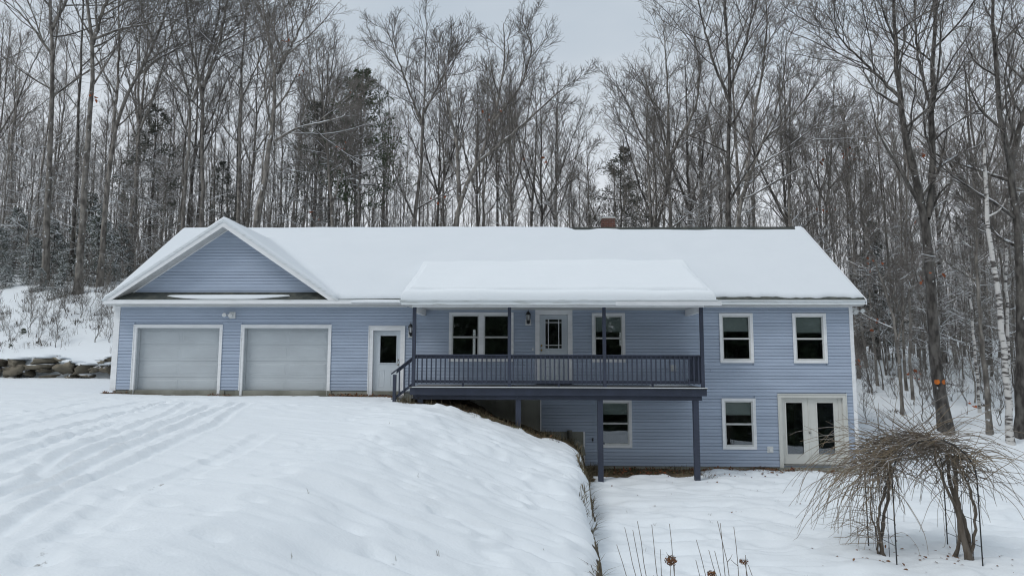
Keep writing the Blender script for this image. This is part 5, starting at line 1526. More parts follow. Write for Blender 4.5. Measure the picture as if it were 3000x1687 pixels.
WK = [
    ('bare_sapling', 'brushy leafless sapling in the snow above the boulder wall near the garage', 'woods on the hill left of the garage - bare saplings'),
    ('bare_sapling', 'brushy leafless sapling in the snow above the far end of the boulder wall', 'woods on the hill left of the garage - bare saplings'),
    ('bare_sapling', 'brushy leafless sapling in the snow above the last upper window', 'woods behind the house - bare saplings'),
    ('bare_sapling', 'brushy leafless sapling in the snow before the blazed forked tree', 'woods past the right end of the house - bare saplings'),
    ('bare_sapling', 'brushy leafless sapling in the snow between the blazed forked tree and the birch', 'woods past the right end of the house - bare saplings'),
    ('bare_sapling', 'brushy leafless sapling in the snow beyond the white birch', 'woods past the right end of the house - bare saplings'),
    ('bare_sapling', 'brushy leafless sapling in the snow just past the house corner', 'woods past the right end of the house - bare saplings'),
    ('bare_sapling', 'brushy leafless sapling in the snow over the garage gable peak', 'woods behind the house - bare saplings'),
    ('bare_sapling', 'brushy leafless sapling in the snow over the inner slope of the garage gable', 'woods behind the house - bare saplings'),
    ('bare_sapling', 'brushy leafless sapling in the snow over the outer slope of the garage roof', 'woods on the hill left of the garage - bare saplings'),
    ('bare_tree', 'bare canopy tree amid the woods above the double window', 'woods behind the house - bare trees'),
    ('bare_tree', 'bare canopy tree amid the woods above the far end of the boulder wall', 'woods on the hill left of the garage - bare trees'),
    ('bare_tree', 'bare canopy tree amid the woods above the front door', 'woods behind the house - bare trees'),
    ('bare_tree', 'bare canopy tree amid the woods above the last upper window', 'woods behind the house - bare trees'),
    ('bare_tree', 'bare canopy tree amid the woods above the porch end beyond the chimney', 'woods behind the house - bare trees'),
    ('bare_tree', 'bare canopy tree amid the woods above the porch stairs', 'woods behind the house - bare trees'),
    ('bare_tree', 'bare canopy tree amid the woods above the side entry door', 'woods behind the house - bare trees'),
    ('bare_tree', 'bare canopy tree amid the woods above the upper window beside the porch', 'woods behind the house - bare trees'),
    ('bare_tree', 'bare canopy tree amid the woods between the blazed forked tree and the birch', 'woods past the right end of the house - bare trees'),
    ('bare_tree', 'bare canopy tree amid the woods beyond the white birch', 'woods past the right end of the house - bare trees'),
    ('bare_tree', 'bare canopy tree amid the woods just past the house corner', 'woods past the right end of the house - bare trees'),
    ('bare_tree', 'bare canopy tree amid the woods over the garage gable peak', 'woods behind the house - bare trees'),
    ('bare_tree', 'bare canopy tree amid the woods over the inner slope of the garage gable', 'woods behind the house - bare trees'),
    ('bare_tree', 'bare canopy tree amid the woods over the outer slope of the garage roof', 'woods on the hill left of the garage - bare trees'),
    ('bare_tree', 'bare canopy tree at the wood edge above the front door', 'woods behind the house - bare trees'),
    ('bare_tree', 'bare canopy tree deep in the woods above the boulder wall near the garage', 'woods on the hill left of the garage - bare trees'),
    ('bare_tree', 'bare canopy tree deep in the woods above the double window', 'woods behind the house - bare trees'),
    ('bare_tree', 'bare canopy tree deep in the woods above the far end of the boulder wall', 'woods on the hill left of the garage - bare trees'),
    ('bare_tree', 'bare canopy tree deep in the woods above the front door', 'woods behind the house - bare trees'),
    ('bare_tree', 'bare canopy tree deep in the woods above the last upper window', 'woods behind the house - bare trees'),
    ('bare_tree', 'bare canopy tree deep in the woods above the porch end beyond the chimney', 'woods behind the house - bare trees'),
    ('bare_tree', 'bare canopy tree deep in the woods above the side entry door', 'woods behind the house - bare trees'),
    ('bare_tree', 'bare canopy tree deep in the woods above the upper window beside the porch', 'woods behind the house - bare trees'),
    ('bare_tree', 'bare canopy tree deep in the woods before the blazed forked tree', 'woods past the right end of the house - bare trees'),
    ('bare_tree', 'bare canopy tree deep in the woods beyond the white birch', 'woods past the right end of the house - bare trees'),
    ('bare_tree', 'bare canopy tree deep in the woods just past the house corner', 'woods past the right end of the house - bare trees'),
    ('bare_tree', 'bare canopy tree deep in the woods near the chimney', 'woods behind the house - bare trees'),
    ('bare_tree', 'bare canopy tree deep in the woods over the garage gable peak', 'woods behind the house - bare trees'),
    ('bare_tree', 'bare canopy tree deep in the woods over the inner slope of the garage gable', 'woods behind the house - bare trees'),
    ('bare_tree', 'bare canopy tree deep in the woods over the outer slope of the garage roof', 'woods on the hill left of the garage - bare trees'),
    ('bare_tree', 'bare tree across the yard mirrored in the windows', 'bare trees facing the house'),
    ('fir_tree', 'dark fir across the yard mirrored in the windows', 'firs facing the house'),
    ('hemlock_tree', 'broad snow dusted hemlock at the top of the slope', None),
    ('hemlock_tree', 'little snowy hemlock below the thick straight trunk', None),
    ('hemlock_tree', 'little snowy hemlock on the rim near the edge of view', None),
    ('hemlock_tree', 'low snowy hemlock on the rim of the slope', None),
    ('hemlock_tree', 'small snowy hemlock behind the low one', None),
    ('hemlock_tree', 'small snowy hemlock beside the garage eave', None),
    ('hemlock_tree', 'snow dusted hemlock at the very edge of view', None),
    ('hemlock_tree', 'snow dusted hemlock behind the garage eave', None),
    ('hemlock_tree', 'snow dusted hemlock deep at the edge of view', None),
    ('hemlock_tree', 'snow dusted hemlock deep between the thick trunks', None),
    ('hemlock_tree', 'snow dusted hemlock nearest the garage roof', None),
    ('hemlock_tree', 'tall snow dusted hemlock standing deeper on the hill', None),
    ('pine_seedling', 'tiny pine seedling on top of the boulder wall', None),
    ('pine_seedling', 'tiny pine seedling partly under snow higher on the slope', None),
    ('pole_tree', 'slender pole tree amid the woods above the boulder wall near the garage', 'woods on the hill left of the garage - pole trees'),
    ('pole_tree', 'slender pole tree amid the woods above the double window', 'woods behind the house - pole trees'),
    ('pole_tree', 'slender pole tree amid the woods above the far end of the boulder wall', 'woods on the hill left of the garage - pole trees'),
    ('pole_tree', 'slender pole tree amid the woods above the front door', 'woods behind the house - pole trees'),
    ('pole_tree', 'slender pole tree amid the woods above the last upper window', 'woods behind the house - pole trees'),
    ('pole_tree', 'slender pole tree amid the woods above the porch end beyond the chimney', 'woods behind the house - pole trees'),
    ('pole_tree', 'slender pole tree amid the woods above the porch stairs', 'woods behind the house - pole trees'),
    ('pole_tree', 'slender pole tree amid the woods above the side entry door', 'woods behind the house - pole trees'),
    ('pole_tree', 'slender pole tree amid the woods above the upper window beside the porch', 'woods behind the house - pole trees'),
    ('pole_tree', 'slender pole tree amid the woods before the blazed forked tree', 'woods past the right end of the house - pole trees'),
    ('pole_tree', 'slender pole tree amid the woods between the blazed forked tree and the birch', 'woods past the right end of the house - pole trees'),
    ('pole_tree', 'slender pole tree amid the woods beyond the white birch', 'woods past the right end of the house - pole trees'),
    ('pole_tree', 'slender pole tree amid the woods just past the house corner', 'woods past the right end of the house - pole trees'),
    ('pole_tree', 'slender pole tree amid the woods near the chimney', 'woods behind the house - pole trees'),
    ('pole_tree', 'slender pole tree amid the woods over the garage gable peak', 'woods behind the house - pole trees'),
    ('pole_tree', 'slender pole tree amid the woods over the inner slope of the garage gable', 'woods behind the house - pole trees'),
    ('pole_tree', 'slender pole tree amid the woods over the outer slope of the garage roof', 'woods on the hill left of the garage - pole trees'),
    ('pole_tree', 'slender pole tree at the wood edge above the double window', 'woods behind the house - pole trees'),
    ('pole_tree', 'slender pole tree at the wood edge above the front door', 'woods behind the house - pole trees'),
    ('pole_tree', 'slender pole tree at the wood edge above the last upper window', 'woods behind the house - pole trees'),
    ('pole_tree', 'slender pole tree at the wood edge above the porch end beyond the chimney', 'woods behind the house - pole trees'),
    ('pole_tree', 'slender pole tree at the wood edge above the porch stairs', 'woods behind the house - pole trees'),
    ('pole_tree', 'slender pole tree at the wood edge before the blazed forked tree', 'woods past the right end of the house - pole trees'),
    ('pole_tree', 'slender pole tree at the wood edge beyond the white birch', 'woods past the right end of the house - pole trees'),
    ('pole_tree', 'slender pole tree at the wood edge just past the house corner', 'woods past the right end of the house - pole trees'),
    ('pole_tree', 'slender pole tree at the wood edge over the inner slope of the garage gable', 'woods behind the house - pole trees'),
    ('pole_tree', 'slender pole tree deep in the woods above the boulder wall near the garage', 'woods on the hill left of the garage - pole trees'),
    ('pole_tree', 'slender pole tree deep in the woods above the double window', 'woods behind the house - pole trees'),
    ('pole_tree', 'slender pole tree deep in the woods above the far end of the boulder wall', 'woods on the hill left of the garage - pole trees'),
    ('pole_tree', 'slender pole tree deep in the woods above the front door', 'woods behind the house - pole trees'),
    ('pole_tree', 'slender pole tree deep in the woods above the last upper window', 'woods behind the house - pole trees'),
    ('pole_tree', 'slender pole tree deep in the woods above the porch end beyond the chimney', 'woods behind the house - pole trees'),
    ('pole_tree', 'slender pole tree deep in the woods above the porch stairs', 'woods behind the house - pole trees'),
    ('pole_tree', 'slender pole tree deep in the woods above the side entry door', 'woods behind the house - pole trees'),
    ('pole_tree', 'slender pole tree deep in the woods above the upper window beside the porch', 'woods behind the house - pole trees'),
    ('pole_tree', 'slender pole tree deep in the woods before the blazed forked tree', 'woods past the right end of the house - pole trees'),
    ('pole_tree', 'slender pole tree deep in the woods between the blazed forked tree and the birch', 'woods past the right end of the house - pole trees'),
    ('pole_tree', 'slender pole tree deep in the woods beyond the white birch', 'woods past the right end of the house - pole trees'),
    ('pole_tree', 'slender pole tree deep in the woods just past the house corner', 'woods past the right end of the house - pole trees'),
    ('pole_tree', 'slender pole tree deep in the woods near the chimney', 'woods behind the house - pole trees'),
    ('pole_tree', 'slender pole tree deep in the woods over the garage gable peak', 'woods behind the house - pole trees'),
    ('pole_tree', 'slender pole tree deep in the woods over the inner slope of the garage gable', 'woods behind the house - pole trees'),
    ('pole_tree', 'slender pole tree deep in the woods over the outer slope of the garage roof', 'woods on the hill left of the garage - pole trees'),
    ('spruce_tree', 'low spruce in the woods past the house corner', None),
    ('understorey_tree', 'twiggy understorey tree amid the woods above the boulder wall near the garage', 'woods on the hill left of the garage - understorey trees'),
    ('understorey_tree', 'twiggy understorey tree amid the woods above the double window', 'woods behind the house - understorey trees'),
    ('understorey_tree', 'twiggy understorey tree amid the woods above the far end of the boulder wall', 'woods on the hill left of the garage - understorey trees'),
    ('understorey_tree', 'twiggy understorey tree amid the woods above the front door', 'woods behind the house - understorey trees'),
    ('understorey_tree', 'twiggy understorey tree amid the woods above the last upper window', 'woods behind the house - understorey trees'),
    ('understorey_tree', 'twiggy understorey tree amid the woods above the porch end beyond the chimney', 'woods behind the house - understorey trees'),
    ('understorey_tree', 'twiggy understorey tree amid the woods above the porch stairs', 'woods behind the house - understorey trees'),
    ('understorey_tree', 'twiggy understorey tree amid the woods above the side entry door', 'woods behind the house - understorey trees'),
    ('understorey_tree', 'twiggy understorey tree amid the woods above the upper window beside the porch', 'woods behind the house - understorey trees'),
    ('understorey_tree', 'twiggy understorey tree amid the woods before the blazed forked tree', 'woods past the right end of the house - understorey trees'),
    ('understorey_tree', 'twiggy understorey tree amid the woods between the blazed forked tree and the birch', 'woods past the right end of the house - understorey trees'),
    ('understorey_tree', 'twiggy understorey tree amid the woods beyond the white birch', 'woods past the right end of the house - understorey trees'),
    ('understorey_tree', 'twiggy understorey tree amid the woods just past the house corner', 'woods past the right end of the house - understorey trees'),
    ('understorey_tree', 'twiggy understorey tree amid the woods near the chimney', 'woods behind the house - understorey trees'),
    ('understorey_tree', 'twiggy understorey tree amid the woods over the garage gable peak', 'woods behind the house - understorey trees'),
    ('understorey_tree', 'twiggy understorey tree amid the woods over the inner slope of the garage gable', 'woods behind the house - understorey trees'),
    ('understorey_tree', 'twiggy understorey tree amid the woods over the outer slope of the garage roof', 'woods on the hill left of the garage - understorey trees'),
    ('understorey_tree', 'twiggy understorey tree at the wood edge above the boulder wall near the garage', 'woods on the hill left of the garage - understorey trees'),
    ('understorey_tree', 'twiggy understorey tree at the wood edge above the double window', 'woods behind the house - understorey trees'),
    ('understorey_tree', 'twiggy understorey tree at the wood edge above the far end of the boulder wall', 'woods on the hill left of the garage - understorey trees'),
    ('understorey_tree', 'twiggy understorey tree at the wood edge above the front door', 'woods behind the house - understorey trees'),
    ('understorey_tree', 'twiggy understorey tree at the wood edge above the last upper window', 'woods behind the house - understorey trees'),
    ('understorey_tree', 'twiggy understorey tree at the wood edge above the porch end beyond the chimney', 'woods behind the house - understorey trees'),
    ('understorey_tree', 'twiggy understorey tree at the wood edge above the side entry door', 'woods behind the house - understorey trees'),
    ('understorey_tree', 'twiggy understorey tree at the wood edge above the upper window beside the porch', 'woods behind the house - understorey trees'),
    ('understorey_tree', 'twiggy understorey tree at the wood edge before the blazed forked tree', 'woods past the right end of the house - understorey trees'),
    ('understorey_tree', 'twiggy understorey tree at the wood edge between the blazed forked tree and the birch', 'woods past the right end of the house - understorey trees'),
    ('understorey_tree', 'twiggy understorey tree at the wood edge beyond the white birch', 'woods past the right end of the house - understorey trees'),
    ('understorey_tree', 'twiggy understorey tree at the wood edge just past the house corner', 'woods past the right end of the house - understorey trees'),
    ('understorey_tree', 'twiggy understorey tree at the wood edge near the chimney', 'woods behind the house - understorey trees'),
    ('understorey_tree', 'twiggy understorey tree at the wood edge over the garage gable peak', 'woods behind the house - understorey trees'),
    ('understorey_tree', 'twiggy understorey tree at the wood edge over the outer slope of the garage roof', 'woods on the hill left of the garage - understorey trees'),
    ('understorey_tree', 'twiggy understorey tree deep in the woods above the boulder wall near the garage', 'woods on the hill left of the garage - understorey trees'),
    ('understorey_tree', 'twiggy understorey tree deep in the woods above the double window', 'woods behind the house - understorey trees'),
    ('understorey_tree', 'twiggy understorey tree deep in the woods above the far end of the boulder wall', 'woods on the hill left of the garage - understorey trees'),
    ('understorey_tree', 'twiggy understorey tree deep in the woods above the front door', 'woods behind the house - understorey trees'),
    ('understorey_tree', 'twiggy understorey tree deep in the woods above the last upper window', 'woods behind the house - understorey trees'),
    ('understorey_tree', 'twiggy understorey tree deep in the woods above the porch end beyond the chimney', 'woods behind the house - understorey trees'),
    ('understorey_tree', 'twiggy understorey tree deep in the woods above the porch stairs', 'woods behind the house - understorey trees'),
    ('understorey_tree', 'twiggy understorey tree deep in the woods above the side entry door', 'woods behind the house - understorey trees'),
    ('understorey_tree', 'twiggy understorey tree deep in the woods above the upper window beside the porch', 'woods behind the house - understorey trees'),
    ('understorey_tree', 'twiggy understorey tree deep in the woods before the blazed forked tree', 'woods past the right end of the house - understorey trees'),
    ('understorey_tree', 'twiggy understorey tree deep in the woods between the blazed forked tree and the birch', 'woods past the right end of the house - understorey trees'),
    ('understorey_tree', 'twiggy understorey tree deep in the woods beyond the white birch', 'woods past the right end of the house - understorey trees'),
    ('understorey_tree', 'twiggy understorey tree deep in the woods just past the house corner', 'woods past the right end of the house - understorey trees'),
    ('understorey_tree', 'twiggy understorey tree deep in the woods near the chimney', 'woods behind the house - understorey trees'),
    ('understorey_tree', 'twiggy understorey tree deep in the woods over the garage gable peak', 'woods behind the house - understorey trees'),
    ('understorey_tree', 'twiggy understorey tree deep in the woods over the inner slope of the garage gable', 'woods behind the house - understorey trees'),
    ('understorey_tree', 'twiggy understorey tree deep in the woods over the outer slope of the garage roof', 'woods on the hill left of the garage - understorey trees'),
    ('white_pine', 'big dark green pine standing among bare trees above the roof', None),
    ('white_pine', 'dusky pine close beside the big green pine', None),
    ('white_pine', 'dusky pine half hidden by trunks above the garage', None),
    ('white_pine', 'small dusky pine between trunks above the gable', None),
    ('white_pine', 'thin grey green pine near the chimney', None),
]
WOODS = [(k, x, y, s, r) + WK[i] for (k, x, y, s, r, i) in [
    ('A0',10.42,22.42,1.03,6.26,14), ('A4',25.69,22.18,0.88,0.91,18), ('A1',-26.12,21.83,0.99,0.47,23), ('A0',-14.48,25.76,0.71,5.77,22), ('A3',12.04,27.63,0.88,5.95,14),
    ('A1',-27.8,24.78,1.04,3.19,23), ('A0',-3.83,25.48,0.83,6.08,10), ('A0',-10.96,20.33,0.59,1.58,16), ('A3',19.11,24.03,0.86,0.21,13), ('A0',-5.74,18.73,0.7,3.23,15),
    ('A1',13.26,22.1,1.1,2.92,17), ('A2',-24.45,26.9,0.86,1.13,21), ('A2',-1.34,27.29,0.89,6.27,10), ('A2',-37.19,22.91,0.91,4.02,11), ('A2',0.64,17.82,0.73,4.3,24),
    ('A0',16.29,21.92,0.92,1.75,13), ('A1',-0.21,29.28,0.92,4.61,12), ('A3',-19.34,23.79,0.85,6.15,22), ('A0',8.23,23.82,0.88,2.62,14), ('A2',29.76,24.27,1.08,6.15,19),
    ('A1',-10.47,25.03,0.7,5.68,16), ('A3',31.47,27.33,1.12,4.98,19), ('A4',-23.92,24.62,0.89,1.54,21), ('A0',-14.07,21.25,0.78,4.53,22), ('A3',-36.22,41.65,1.0,2.3,39),
    ('A4',-2.58,29.58,0.93,2.14,10), ('A2',-19.5,38.9,1.08,2.3,38), ('A1',23.1,58.15,0.89,3.15,32), ('A1',-45.57,54.04,0.94,2.89,39), ('A3',-62.0,56.46,1.03,3.27,27),
    ('A2',-53.45,46.15,0.83,2.2,27), ('A2',-25.38,55.0,0.95,1.07,38), ('A3',33.11,47.37,0.84,5.05,35), ('A4',44.19,40.72,0.98,2.02,34), ('A3',11.65,34.19,1.05,2.59,30),
    ('A3',-31.63,51.72,0.92,5.9,38), ('A0',-44.78,57.25,1.04,6.1,39), ('A2',-55.48,48.82,1.05,6.16,27), ('A1',34.97,59.87,1.06,4.7,29), ('A1',5.15,58.43,0.81,1.03,28),
    ('A2',-28.54,54.54,0.86,3.43,38), ('A1',33.79,29.16,0.91,2.82,19), ('A2',16.01,48.97,1.04,2.93,30), ('A2',-16.16,52.19,0.92,0.13,31), ('A3',23.15,35.47,0.91,3.45,29),
    ('A2',-20.0,61.07,0.82,0.39,31), ('A1',-40.37,33.39,0.82,0.19,25), ('A0',6.02,53.71,0.72,3.73,36), ('A2',35.07,50.8,0.99,2.66,35), ('A4',-24.3,49.46,0.87,2.12,38),
    ('A1',24.89,31.04,1.01,1.87,20), ('A1',11.42,60.08,1.0,0.77,36), ('A4',-20.35,46.02,0.92,2.4,38), ('A4',64.1,58.5,0.95,3.99,34), ('A4',-56.38,51.77,0.9,0.8,27),
    ('A3',52.31,49.39,1.02,6.22,34), ('A1',6.51,33.9,0.74,3.74,36), ('A4',-17.44,41.62,0.93,3.76,31), ('A4',9.65,31.65,0.87,2.31,14), ('A3',46.06,43.07,0.89,0.27,34),
    ('A2',2.14,42.3,1.01,1.03,28), ('A1',-50.11,47.64,0.89,1.77,25), ('A1',-38.37,57.95,0.86,3.7,37), ('A2',48.6,46.76,0.92,1.71,34), ('A3',-44.2,59.56,0.98,3.15,39),
    ('A2',12.47,53.02,1.01,0.86,30), ('A2',13.75,31.8,0.89,5.67,17), ('A2',30.76,35.32,0.93,2.65,33), ('A1',-50.47,57.68,0.94,1.0,25), ('A1',-3.05,44.11,0.87,5.27,26),
    ('B2',0.79,20.42,0.87,4.93,59), ('B4',-34.31,27.9,0.86,5.69,56), ('B0',6.06,14.34,0.83,2.74,76), ('B0',-1.33,11.74,0.91,3.43,73), ('B4',-5.35,28.82,0.94,2.51,57),
    ('B2',-30.98,19.55,1.05,1.38,58), ('B0',20.29,20.94,1.09,5.46,68), ('B0',-12.19,25.05,0.88,5.18,63), ('B4',17.71,14.51,0.78,3.35,80), ('B1',19.69,16.09,1.14,5.23,78),
    ('B2',-4.56,21.86,0.9,4.72,57), ('B3',5.89,11.71,0.91,2.34,76), ('B4',-33.57,19.95,0.89,6.2,58), ('B0',-18.66,28.74,1.14,5.77,71), ('B3',-36.47,28.46,1.18,6.24,56),
    ('B1',-15.43,29.83,0.87,5.72,71), ('B1',31.44,29.47,1.05,5.4,66), ('B1',24.12,24.59,1.05,3.23,65), ('B1',15.5,26.94,1.19,3.71,64), ('B1',-2.92,15.89,0.95,4.08,73),
    ('B0',-2.83,13.27,0.88,2.72,73), ('B1',-22.67,20.64,1.01,4.08,72), ('B4',1.49,15.27,0.83,4.16,74), ('B3',18.8,28.01,0.81,3.82,60), ('B3',3.1,25.71,0.75,4.98,59),
    ('B2',5.78,22.88,0.87,0.5,69), ('B0',-15.52,15.75,0.88,2.68,81), ('B3',18.03,12.38,0.81,4.83,78), ('B0',11.81,23.55,1.05,4.61,64), ('B4',-5.12,16.81,0.81,5.12,77),
    ('B3',20.69,22.78,0.78,0.16,68), ('B2',30.79,19.53,0.82,4.77,67), ('B4',-15.08,20.25,0.84,1.06,71), ('B3',17.42,24.18,1.15,2.33,60), ('B1',-10.55,18.42,0.8,4.37,63),
    ('B0',-22.12,28.47,1.1,0.75,70), ('B3',-1.37,21.5,0.95,5.56,57), ('B1',-10.73,26.78,0.78,3.82,63), ('B4',29.91,15.87,1.13,1.87,79), ('B3',-38.1,26.23,1.14,3.52,58),
    ('B3',37.58,26.65,1.16,0.82,67), ('B2',36.88,24.63,0.75,0.48,67), ('B1',-19.61,19.58,0.84,5.83,70), ('B2',14.52,29.79,1.08,3.36,64), ('B4',9.1,29.58,0.79,2.21,61),
    ('B3',-28.22,22.21,0.83,0.63,56), ('B0',-17.28,26.39,0.93,2.97,71), ('B2',12.55,12.68,1.01,1.04,75), ('B0',-7.45,21.2,0.78,3.06,62), ('B4',-3.88,28.51,1.04,1.94,57),
    ('B3',-1.49,23.08,0.94,2.54,57), ('B2',5.4,24.71,0.78,1.08,69), ('B0',25.44,29.65,0.88,1.3,68), ('B3',25.89,27.64,0.76,5.48,65), ('B3',2.76,28.74,0.89,6.18,59),
    ('B4',23.09,11.73,0.8,1.61,79), ('B4',8.02,21.76,0.96,0.04,61), ('B4',14.73,24.88,1.14,0.2,64), ('B0',1.23,26.77,1.16,2.72,59), ('B3',31.05,21.49,1.03,0.27,67),
    ('B4',-37.92,48.72,0.98,1.76,98), ('B3',-28.87,40.8,1.22,3.78,96), ('B0',71.44,70.71,0.89,3.4,93), ('B3',5.21,32.91,0.52,2.33,95), ('B3',10.75,56.12,1.05,0.35,95),
    ('B2',-26.97,41.62,1.02,1.79,97), ('B1',18.1,40.62,0.99,0.54,90), ('B2',54.81,74.01,1.03,1.45,91), ('B0',29.98,69.25,1.14,4.32,90), ('B4',22.07,33.5,0.88,5.73,86),
    ('B4',-4.45,74.13,0.86,3.73,83), ('B3',35.8,28.33,1.18,1.4,67), ('B2',7.87,72.68,0.89,0.74,95), ('B2',-43.71,45.92,1.17,3.94,82), ('B1',20.8,30.81,0.83,4.83,60),
    ('B4',-54.33,59.5,1.18,5.23,82), ('B1',-7.48,33.28,1.05,2.03,88), ('B1',47.23,52.03,1.12,5.35,92), ('B3',52.32,60.27,0.92,1.61,92), ('B1',-35.72,35.47,1.02,3.26,98),
    ('B4',9.6,42.16,0.95,3.17,95), ('B2',-56.27,61.36,1.01,2.97,82), ('B4',19.05,60.78,1.24,5.14,87), ('B4',-13.85,68.62,1.12,2.31,88), ('B2',23.13,49.59,1.09,3.85,90),
    ('B3',-7.1,56.91,0.88,0.17,83), ('B2',28.42,57.37,0.99,5.04,86), ('B4',15.61,36.68,1.13,3.6,90), ('B3',40.72,41.49,1.12,0.05,93), ('B3',48.44,73.51,1.19,1.61,94),
    ('B3',30.19,33.79,0.97,2.23,91), ('B2',0.01,64.27,1.07,3.52,85), ('B4',34.49,37.74,0.99,0.84,92), ('B1',-12.31,55.72,1.09,5.81,88), ('B4',-7.72,65.34,1.0,4.57,83),
    ('B4',38.07,51.56,1.06,0.76,91), ('B0',57.76,66.57,0.98,5.77,93), ('B1',-63.93,64.51,0.92,5.69,82), ('B1',-59.56,62.81,1.22,5.65,82), ('B0',25.61,69.3,1.15,5.15,90),
    ('B2',-39.63,49.29,0.8,0.28,98), ('B3',66.45,68.12,1.15,0.12,93), ('B3',52.61,54.05,1.04,0.95,93), ('B3',-6.56,27.91,0.92,3.17,62), ('B4',20.39,51.66,0.86,2.13,90),
    ('B0',48.56,71.33,1.07,2.33,91), ('B0',-47.01,46.08,0.93,4.84,82), ('B3',-52.79,59.35,1.24,2.3,82), ('B4',10.41,63.04,0.74,1.38,95), ('B0',1.43,65.05,1.09,3.15,85),
    ('B3',4.86,52.35,0.66,0.32,85), ('B0',36.91,67.13,1.2,3.34,86), ('B4',32.78,52.66,1.08,0.62,94), ('B0',-31.83,68.87,0.92,1.83,97), ('B0',6.22,62.72,0.95,2.52,95),
    ('B4',18.71,62.11,0.85,3.11,87), ('B0',-68.38,70.41,0.95,0.4,82), ('B1',60.49,53.45,1.24,2.08,93), ('B3',33.67,30.79,0.86,6.18,67), ('B4',-22.71,50.09,1.0,4.51,97),
    ('B0',-61.63,63.91,1.0,1.64,82), ('B2',-13.67,49.48,1.18,0.59,88), ('B2',6.15,74.02,1.14,4.31,85), ('B1',-32.06,36.81,1.21,2.26,98), ('B0',1.25,52.04,0.85,0.96,85),
    ('B4',-6.53,74.4,1.05,4.92,83), ('B0',-31.47,43.55,1.24,4.91,96), ('B3',-52.76,72.43,1.05,0.03,98), ('B3',8.68,35.67,0.74,5.74,95), ('B3',-58.29,68.66,1.06,1.16,82),
    ('B0',66.06,59.53,1.11,0.69,93), ('B4',27.51,34.21,1.12,0.7,94), ('B2',-27.0,26.69,0.88,1.85,72), ('B1',6.21,45.39,1.0,5.9,95), ('B1',-51.49,52.94,1.14,5.96,82),
    ('B1',49.37,59.3,1.03,3.01,92), ('B2',-39.75,26.46,1.22,1.28,58), ('B2',-17.45,67.13,1.15,3.2,89), ('B1',34.49,62.19,1.1,0.62,86), ('B1',38.74,67.0,1.02,1.7,94),
    ('B0',-19.01,31.46,0.95,2.08,71), ('B1',27.39,39.98,1.18,5.62,94), ('B4',19.19,66.36,1.12,3.82,87), ('B0',73.13,74.69,1.15,0.33,93), ('B3',-41.87,68.25,0.86,1.23,96),
    ('B1',-18.66,57.75,0.85,6.27,89), ('B2',-58.29,47.85,0.83,6.03,84), ('B0',40.14,73.56,0.87,1.39,86), ('B2',30.27,53.3,1.09,3.9,86), ('B4',3.91,61.71,1.21,5.79,85),
    ('B3',-2.2,68.07,1.02,6.28,85), ('B1',-23.7,32.93,0.95,0.7,97), ('B1',10.83,45.61,1.0,0.19,87), ('B3',-33.43,34.09,0.83,1.13,98), ('B2',-72.0,60.49,0.89,3.96,84),
    ('B2',-34.02,63.45,0.97,5.26,97), ('B4',-46.35,58.4,1.06,5.53,98), ('B4',38.9,32.33,1.2,2.1,93), ('B2',29.32,43.73,1.05,5.52,94), ('B2',46.38,50.72,0.9,2.11,92),
    ('B1',55.36,61.41,1.17,2.46,93), ('B4',15.13,38.91,0.86,0.88,87), ('B0',-69.81,59.37,0.81,5.98,84), ('B0',-33.71,31.07,0.94,6.15,56), ('B1',75.5,72.37,1.08,1.07,93),
    ('B3',-11.24,28.07,0.79,5.37,63), ('B0',35.92,45.38,0.86,3.71,91), ('B1',-26.54,72.09,0.95,1.55,89), ('B2',-14.69,72.88,1.1,3.21,88), ('B4',-38.98,64.98,0.91,0.31,96),
    ('B4',-53.69,74.46,1.22,6.08,98), ('B4',-64.0,59.14,0.96,3.47,84), ('B0',-37.5,52.49,1.09,3.4,96), ('B3',-59.78,64.45,1.03,0.5,82), ('B0',-78.67,73.19,0.94,0.09,84),
    ('B2',-38.69,60.16,1.16,2.14,96), ('B2',19.3,49.32,1.22,0.81,90), ('B3',22.32,51.41,1.07,2.32,90), ('B0',36.96,41.58,0.9,1.55,92), ('B4',-17.1,69.19,1.15,5.32,88),
    ('B2',26.9,50.08,1.13,1.4,86), ('B1',-12.02,37.16,0.88,1.18,89), ('B0',27.65,62.56,1.08,4.68,90), ('B1',-37.88,63.78,0.84,5.85,96), ('B1',-37.53,72.32,1.07,1.22,97),
    ('B2',49.38,44.59,0.81,2.32,93), ('B3',26.09,65.35,0.83,2.77,90), ('B0',-32.33,55.18,1.08,0.12,97), ('B3',27.37,60.74,0.99,5.17,90), ('B3',-11.16,58.51,1.01,5.82,88),
    ('B0',4.39,45.09,1.04,5.02,85), ('B1',-52.15,69.89,1.17,3.43,98), ('B0',21.23,72.91,1.19,0.72,87), ('B1',-36.77,56.08,1.09,4.64,96), ('B1',-45.88,52.72,0.99,2.74,98),
    ('B4',-28.58,31.51,0.9,0.55,72), ('B3',-37.14,46.52,0.87,3.02,98), ('B0',1.81,38.98,1.06,0.63,85), ('B0',-20.09,42.37,1.19,3.79,97), ('B1',-32.58,53.59,0.82,3.15,97),
    ('B4',-24.28,51.26,1.23,3.06,97), ('B2',8.92,70.97,0.81,5.42,95), ('B3',19.55,47.38,0.86,5.01,90), ('B0',33.62,41.57,1.08,0.84,91), ('B0',-45.74,64.33,0.95,1.91,98),
    ('B1',-22.98,74.48,0.85,2.52,89), ('B2',36.68,33.26,1.15,2.99,93), ('B0',34.8,73.35,0.91,3.76,86), ('B0',-50.86,62.9,1.15,4.56,98), ('B2',-50.56,74.84,0.91,6.1,96),
    ('B4',-57.13,69.36,0.93,0.58,82), ('B4',14.07,50.69,0.9,0.27,87), ('B1',52.94,45.39,0.85,3.07,93), ('B4',-18.76,26.37,0.86,1.95,71), ('B0',67.36,61.81,0.99,3.59,93),
